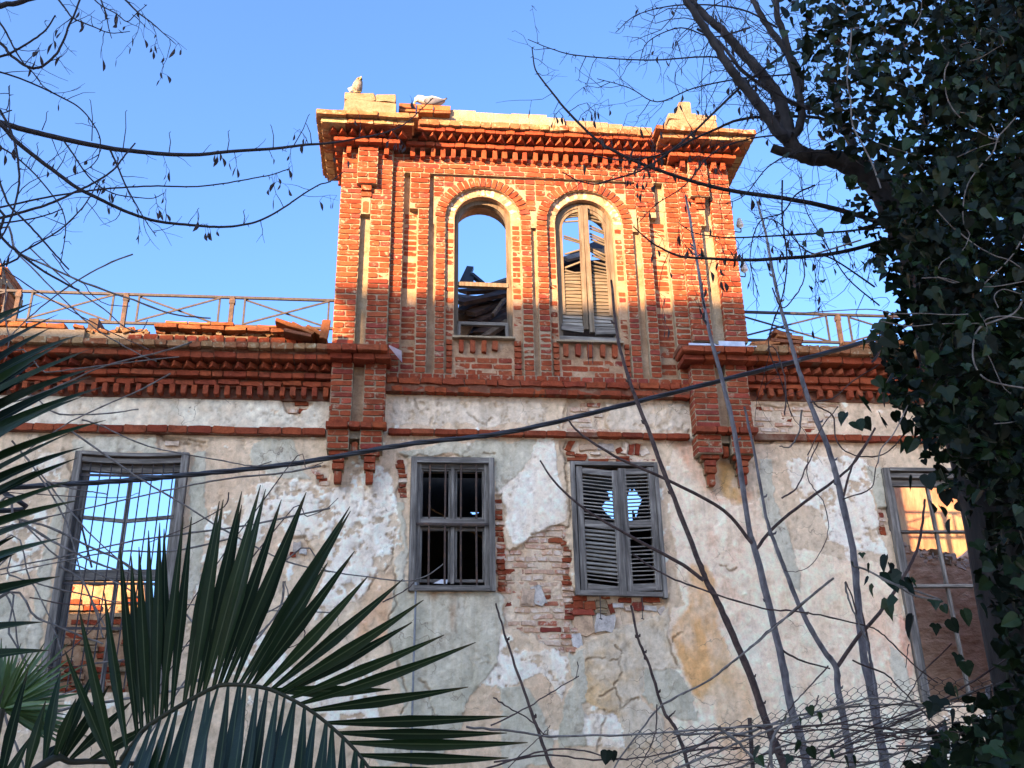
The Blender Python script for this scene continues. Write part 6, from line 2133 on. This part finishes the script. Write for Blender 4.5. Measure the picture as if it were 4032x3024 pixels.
# ---- palm: one arching frond in front, another coming in from the left
palm = rooted('palm', (-1.75, 3.3, 0), 'palm with long dark folded leaflets arching over the lower left', 'palm tree')
b = MB()
pt = [Vector((-1.75, 3.3, 0)), Vector((-1.75, 3.3, .5)), Vector((-1.74, 3.3, 1.0)), Vector((-1.73, 3.3, 1.35))]
b.tube(spline(pt, 4), [.2 + .02 * (i % 2) for i in range(13)], 12)
b.build('trunk', M_TRUNK, palm)
R = random.Random(9)


def leaflet(parent, base, tip, width, sag, nrm, name='leaflet', mat=None, fold=.35, seg=9):
    """A pointed blade folded along its midrib."""
    base, tip = Vector(base), Vector(tip)
    L = (tip - base).length
    d0 = (tip - base).normalized()
    side = d0.cross(nrm).normalized()
    up_ = side.cross(d0)
    rows = []
    for i in range(seg + 1):
        t = i / seg
        c = base.lerp(tip, t) + up_ * (sag * L * 4 * t * (1 - t))
        w = width * (min(1, .22 + 1.9 * t) if t < .42 else 1) * (1 - max(0, (t - .42) / .58) ** 1.2) * .5 + .0012
        rows.append((c + side * w + up_ * (fold * w), c, c - side * w + up_ * (fold * w)))
    b = MB()
    b.tint = R.random()
    vs = [q for r in rows for q in r]
    fs = []
    for i in range(seg):
        a = i * 3
        fs += [(a, a + 1, a + 4, a + 3), (a + 1, a + 2, a + 5, a + 4)]
    b.add(vs, fs)
    o = b.build(name, mat or M_PALM, parent, smooth=True)
    for nm, vals in (('rib', [0.0, 1.0, 0.0] * (seg + 1)), ('tip', [i / seg for i in range(seg + 1) for _ in range(3)])):
        o.data.attributes.new(nm, 'FLOAT', 'POINT').data.foreach_set('value', np.array(vals, dtype=np.float32))
    return o


YPf = 3.25
rach_px = [(380, 3120), (480, 2985), (530, 2923), (570, 2870), (676, 2799), (823, 2717), (900, 2696), (1035, 2708), (1123, 2741), (1241, 2811), (1370, 2923), (1452, 3023), (1540, 3160), (1600, 3300)]
rach = [at('s', x, y, 3.3 - .25 * i / 13) for i, (x, y) in enumerate(rach_px)]
rp = spline([Vector((-1.70, 3.3, 1.3))] + rach, 6)
b = MB()
grow(b, rp, .009, .004, 7)
frond = b.build('frond', M_RACHIS, palm, smooth=True)
rd_ = arclen(rp)


def rach_at(px):
    """The point of the midrib standing above a photograph column."""
    best = min(rp, key=lambda p: abs((AX[0] @ (np.array(p) - EYE)) / (AX[2] @ (np.array(p) - EYE)) * F_PX + 2016 - px))
    return best


UP = [(255, 2560, 440), (311, 2394, 470), (330, 2480, 455), (411, 2335, 500), (473, 2153, 540), (517, 2188, 560), (547, 2153, 585), (585, 2088, 600), (629, 2058, 625), (646, 2082, 650), (722, 2035, 640), (754, 2035, 680), (864, 1973, 720), (879, 1967, 745), (952, 1935, 775), (952, 1988, 800),
      (1026, 1909, 810), (1046, 1926, 840), (1108, 1967, 862), (1205, 1938, 890), (1206, 1938, 915), (1378, 1994, 940), (1380, 2012, 960), (1290, 2215, 985), (1396, 2170, 1000), (1448, 2270, 1030), (1586, 2281, 1060), (1668, 2362, 1090), (1623, 2450, 1115), (1749, 2500, 1140), (1873, 2529, 1175), (1843, 2705, 1215), (1538, 2714, 1060),
      (1999, 2820, 1275), (1996, 2886, 1320), (2078, 2924, 1365), (2002, 2984, 1410), (1960, 3060, 1450)]
for tx, ty, bx_ in UP:
    p0 = rach_at(bx_)
    L_px = math.hypot(tx - bx_, ty - 2750)
    tip = at('s', tx, ty, p0.y + R.uniform(-.05, .12))
    wdt = (34 if bx_ < 700 else 42 if bx_ < 1100 else 38) / 4000 * 3.6
    leaflet(frond, p0, tip, wdt, R.uniform(.012, .03) * (1 if bx_ < 1000 else 1.5), Vector((.15, -.9, -.35)), fold=R.uniform(.25, .5))
for i in range(25):
    bx_ = 520 + i * 38
    p0 = rach_at(bx_)
    ty = 3420 + R.uniform(-60, 160) + max(0, (bx_ - 1100) * .2)
    tip = at('s', bx_ - 110 + (bx_ - 1000) * .2 + R.uniform(-45, 30), ty, p0.y - .4 + R.uniform(-.08, .08))
    leaflet(frond, p0, tip, .036 + R.uniform(-.007, .008), R.uniform(-.03, .02), Vector((-.3 + R.uniform(-.5, .5), -.7, .8 + R.uniform(-.2, .3))), fold=R.uniform(.15, .4), mat=M_PALMTOP)
# the left-hand frond: its midrib lies outside the frame
rl = [Vector((-1.78, 3.3, 1.3))] + [at('s', x, y, 3.0) for x, y in ((-420, 3000), (-360, 2500), (-300, 2000), (-260, 1600), (-240, 1300), (-260, 1000))]
rp2 = spline(rl, 6)
b = MB()
grow(b, rp2, .022, .008, 7)
frond2 = b.build('frond', M_RACHIS, palm, smooth=True)
LEFT = [(126, 1194, -240, 1420), (170, 1188, -240, 1470), (229, 1238, -240, 1540), (317, 1317, -250, 1640), (353, 1376, -250, 1700), (376, 1447, -260, 1780), (405, 1523, -260, 1840), (330, 1560, -265, 1900), (417, 1655, -270, 1960), (288, 1700, -280, 2030), (306, 1803, -290, 2090), (288, 1891, -290, 2150), (311, 1970, -300, 2200),
        (247, 2117, -310, 2330), (235, 2270, -320, 2440), (170, 2450, -340, 2600), (194, 2561, -350, 2670), (62, 2111, -310, 2360), (360, 1480, -255, 1810), (250, 1350, -250, 1690), (200, 1290, -245, 1600), (60, 2180, -320, 2420), (150, 1420, -245, 1720), (300, 1400, -250, 1760), (200, 1600, -265, 1930), (150, 1850, -285, 2140), (330, 1760, -285, 2060), (190, 2040, -300, 2290), (100, 1300, -240, 1560)]
for tx, ty, bx_, by_ in LEFT:
    p0 = at('s', bx_, by_, 3.0)
    tip = at('s', tx, ty, 2.9 + R.uniform(-.15, .15))
    leaflet(frond2, p0, tip, .055 + R.uniform(-.008, .008), R.uniform(.02, .06), Vector((.1, -.8, .6)), fold=R.uniform(.2, .45))
    p1 = min(rp2, key=lambda p: (p - p0).length)
# lower, further leaflets in shade behind the frond
third = spline([Vector((-1.72, 3.35, 1.3)), at('s', 100, 3060, 3.5), at('s', 300, 3000, 3.6), at('s', 600, 3010, 3.7)], 6)
b = MB()
grow(b, third, .018, .006, 6)
frond3 = b.build('frond', M_RACHIS, palm, smooth=True)
for tx, ty, i in ((-60, 2760, 3), (20, 2700, 4), (110, 2640, 5), (180, 2760, 6), (240, 2640, 7), (300, 2750, 8), (370, 2640, 9), (430, 2700, 10), (520, 2760, 11), (330, 2860, 9), (120, 2900, 5), (230, 2930, 7), (620, 2840, 13), (60, 3000, 4)):
    leaflet(frond3, third[min(i, len(third) - 1)], at('s', tx, ty, 3.6 + R.uniform(-.1, .1)), .034, .04, Vector((.1, -.9, -.2)))

# bright little fan palm
fan = rooted('fan_palm', (-1.95, 4.0, 0), 'small bright green fan palm low at the left edge', 'palm tree')
fc = at('s', 10, 2790, 4.0)
b = MB()
b.tube(spline([Vector((-1.95, 4.0, 0)), Vector((fc.x - .05, 4.0, fc.z - .5)), fc], 4), .012, 6)
b.build('stalk', M_RACHIS, fan)
for i in range(40):
    a = math.radians(-35 + i * 4.2)
    L = R.uniform(220, 380) * (1.0 if a < 1.2 else .8)
    leaflet(fan, fc, at('s', 10 + L * math.cos(a), 2790 - L * math.sin(a), 4.0 + R.uniform(-.12, .12)), .017, R.uniform(-.02, .04), Vector((0, -1, .3)), mat=M_FAN, seg=6)

# ---- bramble: thin arching canes in front of the left window
R = random.Random(14)
br = rooted('bramble', (-2.9, 5.6, 0), 'tangle of thin dry arching canes in front of the tall barred window', 'bramble')
CANES = [('5', [(-100, -60), (130, 0), (560, 190), (900, 310), (1150, 400), (1410, 432)], .008), ('5', [(100, -20), (350, 230), (600, 470), (800, 600), (970, 690), (1050, 720)], .005), ('5', [(200, -40), (500, 230), (700, 370), (820, 480), (940, 520), (990, 440)], .005),
         ('5', [(890, 0), (650, 100), (400, 260), (200, 420), (100, 520), (-50, 640)], .005), ('5', [(350, 0), (460, 140), (560, 200), (620, 280), (730, 340), (870, 350)], .004), ('5', [(1285, 590), (1100, 650), (700, 750), (450, 860), (200, 960), (-60, 1030)], .006), ('5', [(-60, 750), (300, 790), (500, 770), (900, 720), (1200, 690)], .005),
         ('5', [(-60, 1040), (400, 1075), (700, 1070), (930, 1040)], .006), ('5', [(470, 1180), (900, 1480), (1200, 1659), (1500, 1850), (1900, 2050), (2212, 2130)], .006), ('5', [(550, 1110), (700, 1160), (1000, 1290), (1500, 1385), (1700, 1420), (1820, 1390)], .005), ('5', [(1145, 800), (900, 930), (620, 1050), (380, 1180), (100, 1380)], .005),
         ('5', [(20, 100), (300, 280), (700, 500), (1000, 640)], .004), ('5', [(0, 30), (40, 200), (30, 400), (60, 560), (40, 700)], .005),
         ('8', [(2150, 230), (1900, 275), (1600, 305), (1400, 335), (1150, 385), (900, 440), (500, 530), (100, 620), (-60, 660)], .006), ('8', [(2212, 510), (1700, 620), (1200, 690), (900, 730), (500, 820), (100, 900), (-60, 940)], .006), ('8', [(1535, 405), (1500, 500), (1250, 640), (1000, 740)], .004),
         ('8', [(1530, 720), (1150, 800), (800, 800), (450, 860), (0, 960)], .005), ('8', [(-60, 530), (100, 580), (330, 640), (600, 770), (800, 860), (1000, 1000), (1150, 1110), (1300, 1290)], .008), ('8', [(130, 600), (400, 760), (700, 900), (950, 960)], .007), ('8', [(-60, 700), (400, 850), (800, 1020), (960, 1140)], .006),
         ('8', [(-40, 930), (60, 960), (300, 1030), (600, 1100), (800, 1140), (1300, 1160), (1700, 1195), (2212, 1210)], .005), ('8', [(-60, 1150), (250, 1250), (500, 1350), (690, 1420)], .008), ('8', [(-40, 1130), (60, 1350), (150, 1500), (220, 1659)], .006), ('8', [(0, 400), (400, 430), (800, 440), (930, 410)], .003), ('8', [(200, 1110), (500, 1160), (900, 1150), (1150, 1170)], .004),
         ('8', [(250, 250), (430, 480), (620, 700), (850, 900), (1010, 1000)], .005), ('8', [(310, 330), (480, 380), (600, 400), (720, 420)], .005), ('8', [(80, 60), (260, 290), (440, 600), (560, 1000), (700, 1300)], .006), ('8', [(400, 900), (550, 1000), (640, 1200), (690, 1380)], .007), ('8', [(-40, 760), (200, 1000), (330, 1240), (420, 1500)], .005),
         ('8', [(0, 1020), (90, 1200), (120, 1420), (200, 1659)], .006), ('8', [(150, 1659), (420, 1500), (640, 1300), (760, 1150)], .004), ('8', [(600, 1560), (1100, 1480), (1500, 1330), (1900, 1150), (1910, 1000)], .005), ('g', [(370, 320), (360, 450), (310, 560), (240, 640), (100, 760), (-40, 900)], .007), ('g', [(500, 620), (510, 680), (480, 730), (400, 770)], .004),
         ('f', [(-60, 1270), (300, 1210), (520, 1160), (900, 1100), (1200, 1040), (1420, 930), (1700, 730), (1790, 620)], .009), ('g', [(1030, 460), (1100, 430), (1200, 370), (1240, 330)], .004), ('6', [(-60, 1120), (300, 1210), (700, 1270), (1000, 1300), (1180, 1250), (1320, 1150)], .005), ('6', [(-60, 340), (130, 325), (270, 265)], .004), ('6', [(-100, 790), (130, 740), (300, 670), (400, 575)], .004),
         ('f', [(30, 1000), (20, 1150), (60, 1300), (120, 1450), (170, 1600)], .009), ('f', [(0, 900), (150, 1010), (330, 1100), (600, 1010)], .005), ('8', [(170, 1560), (430, 1580), (800, 1540), (1100, 1590)], .004)]
for k, pts, r in CANES:
    P0 = trace(k, pts, 5.6 + R.uniform(-.4, .4))
    if pts[0][0] < 0:                     # the cane comes up from its root outside the frame
        P0 = [Vector((P0[0].x - 1.0, P0[0].y, 0)), Vector((P0[0].x - .75, P0[0].y, P0[0].z * .6))] + P0
    P = noisy(spline(P0, 5), .002, R)
    b = MB()
    n = len(P)
    b.tube(P, [r * (1.2 if i % 6 == 3 else 1) * (.95 - .35 * i / n) for i in range(n)], 6)
    b.build('cane', M_DRYVINE if r > .0045 else M_BROWNBARK, br, smooth=True)

# ---- wire netting and the creeper lying over it, bottom right
R = random.Random(8)
YF_ = 4.6
fence = rooted('wire_fence', (1.9, YF_, 0), 'sagging hexagonal wire netting overgrown with creeper at lower right', 'fence')
wv = MB()
cw, chh = .050, .023
F0 = at('d', 1000, 1330, YF_)
F1 = at('e', 2150, 1200, YF_)


def net_pt(u, v):
    """u along the fence (metres), v rows down from the top edge; the netting bellies and its top rolls over."""
    top = F0.z + .12 * math.sin(u * .9 + .2) + (F1.z - F0.z) * u / 3 + .10 * math.exp(-((u - 1.3) / .8) ** 2)
    y = YF_ + .10 * math.sin(u * 2.1 + v * 3) - .25 * math.exp(-v * 6)
    return Vector((F0.x - .1 + u, y + .03 * math.sin(u * 7), top - v * .9 + .02 * math.sin(u * 5 + 2)))


NU, NV = 62, 26
for j in range(NV):
    for i in range(NU):
        u = i * cw + (cw / 2 if j % 2 else 0)
        v = j * chh
        a = net_pt(u, v)
        l, r_ = net_pt(u - cw / 2, v + chh * .62), net_pt(u + cw / 2, v + chh * .62)
        for q in (l, r_):
            wv.tube([a, q], .0016, 3, cap=False)
        wv.tube([l, net_pt(u - cw / 2, v + chh * 1.0)], .0022, 3, cap=False)
wv.build('wire_netting', M_WIRE, fence)
for x0, y0, x1, y1, r in ((272, 1125, 300, 1560, .010), (1640, 1180, 1630, 1600, .02), (1960, 900, 1990, 1600, .014)):
    b = MB()
    a = at('e', x0, y0, YF_ + .05)
    c = at('e', x1, y1, YF_ + .05)
    b.tube([a, c, Vector((c.x, YF_ + .05, 0))], r, 7)
    b.build('stake', M_IRON if r < .012 else M_BARK, fence)
cr = rooted('creeper', (2.2, 4.4, 0), 'bundle of dry creeper stems sprawling along the top of the netting', 'creeper')
STEMS = [('d', [(2300, 140), (2000, 380), (1880, 490), (1600, 720), (1400, 870), (1100, 1030), (950, 1200), (800, 1400), (700, 1600)], .0065), ('d', [(-300, 1190), (0, 1215), (300, 1255), (600, 1250), (900, 1245), (1300, 1210), (1700, 1190), (2000, 1150), (2212, 1080), (2500, 1020)], .006),
         ('d', [(880, -30), (1100, 110), (1300, 190), (1500, 260), (1800, 350), (2000, 370), (2212, 400), (2550, 480), (2640, 530), (2740, 620), (2880, 760), (3040, 880)], .0055), ('d', [(-120, 1180), (100, 1070), (300, 950), (500, 830)], .004), ('d', [(490, 725), (495, 780), (480, 840)], .003), ('d', [(-100, 980), (0, 1050), (160, 1140), (260, 1240), (290, 1210)], .004),
         ('d', [(1055, 1035), (1050, 1180), (1020, 1300), (950, 1440), (900, 1560)], .004), ('d', [(0, 1479), (130, 1350), (250, 1240), (300, 1180)], .003), ('d', [(-200, 1500), (100, 1400), (300, 1350), (500, 1350), (700, 1400), (850, 1420)], .005), ('d', [(-100, 1440), (300, 1390), (600, 1420), (1000, 1400), (1400, 1300)], .005),
         ('e', [(-400, 1440), (0, 1290), (300, 1215), (600, 1110), (900, 1060), (1260, 1030), (1600, 1050), (1900, 1040)], .007), ('e', [(-300, 1500), (100, 1340), (500, 1180), (800, 1080), (1000, 1010), (1200, 985), (1400, 1010), (1700, 1080)], .006), ('e', [(700, 1479), (1000, 1300), (1400, 1130), (1700, 1000), (2000, 880), (2212, 780)], .007), ('e', [(1000, 720), (1220, 810), (1300, 880), (1450, 1030), (1600, 1200), (1750, 1400)], .005),
         ('e', [(200, 1479), (500, 1330), (900, 1260), (1300, 1140), (1600, 990)], .006), ('e', [(400, 1479), (460, 1300), (520, 1230), (700, 1180), (1100, 1180), (1500, 1260)], .005), ('e', [(830, 760), (700, 900), (590, 1020), (480, 1180)], .004), ('e', [(760, 965), (740, 1030), (700, 1100)], .004), ('e', [(840, 150), (600, 360), (440, 480), (330, 580), (180, 710), (0, 850), (-200, 960)], .0055),
         ('e', [(950, 165), (970, 280), (1030, 420), (1070, 520), (1120, 600)], .006), ('e', [(1490, 1200), (1420, 1320), (1340, 1479)], .004), ('e', [(1700, 600), (1500, 800), (1400, 960), (1250, 1150), (1100, 1330)], .004), ('e', [(2100, 700), (1800, 900), (1500, 1060), (1200, 1200)], .005), ('e', [(1400, 600), (1380, 700), (1375, 770)], .003), ('e', [(60, 1190), (200, 1310), (290, 1400), (400, 1479)], .008), ('e', [(430, 1479), (420, 1350), (460, 1220), (560, 1130)], .009),
         ('e', [(-200, 1380), (200, 1180), (500, 1230), (900, 1200), (1300, 1260), (1700, 1300), (2000, 1220)], .005), ('c', [(690, 0), (680, 130), (740, 240), (800, 330), (830, 500), (780, 660), (700, 770), (600, 810), (520, 800)], .003), ('c', [(500, 290), (600, 220), (680, 60), (760, -100)], .005), ('c', [(930, 300), (1130, 220), (1160, 100), (1190, -20)], .004), ('b', [(640, 1280), (620, 1440), (560, 1540), (480, 1540)], .006), ('b', [(520, 1320), (530, 1200), (510, 1000), (440, 840), (380, 870)], .005),
         ('b', [(430, 420), (500, 560), (600, 470), (660, 330), (630, 150), (560, 0)], .005), ('b', [(700, 1230), (860, 1200), (1000, 1080), (1190, 960)], .004), ('b', [(680, 1600), (800, 1380), (900, 1260)], .004), ('b', [(720, 1220), (760, 1260), (860, 1320), (880, 1480), (980, 1590), (1180, 1610), (1330, 1500), (1420, 1320)], .005)]
for q in range(34):                       # shorter dead stems lying along and through the netting
    x0, y0 = R.uniform(-300, 1700), R.uniform(1150, 1500)
    ln, sl = R.uniform(300, 900), R.uniform(-.45, .1)
    STEMS.append(('e', [(x0, y0), (x0 + ln * .35, y0 + ln * .35 * sl + R.uniform(-35, 20)), (x0 + ln * .7, y0 + ln * .7 * sl + R.uniform(-35, 20)), (x0 + ln, y0 + ln * sl + R.uniform(-40, 60))], R.uniform(.0025, .0065)))
for k, pts, r in STEMS:
    P = noisy(spline(trace(k, pts, 4.35 + R.uniform(-.25, .25)), 5), .0025, R)
    b = MB()
    n = len(P)
    b.tube(P, [r * .8 * (1.25 if i % 7 == 3 else 1) * (1 - .35 * i / n) for i in range(n)], 6)
    b.build('stem', M_DRYVINE if r > .0056 else M_BROWNBARK, cr, smooth=True)
bpy.context.view_layer.update()
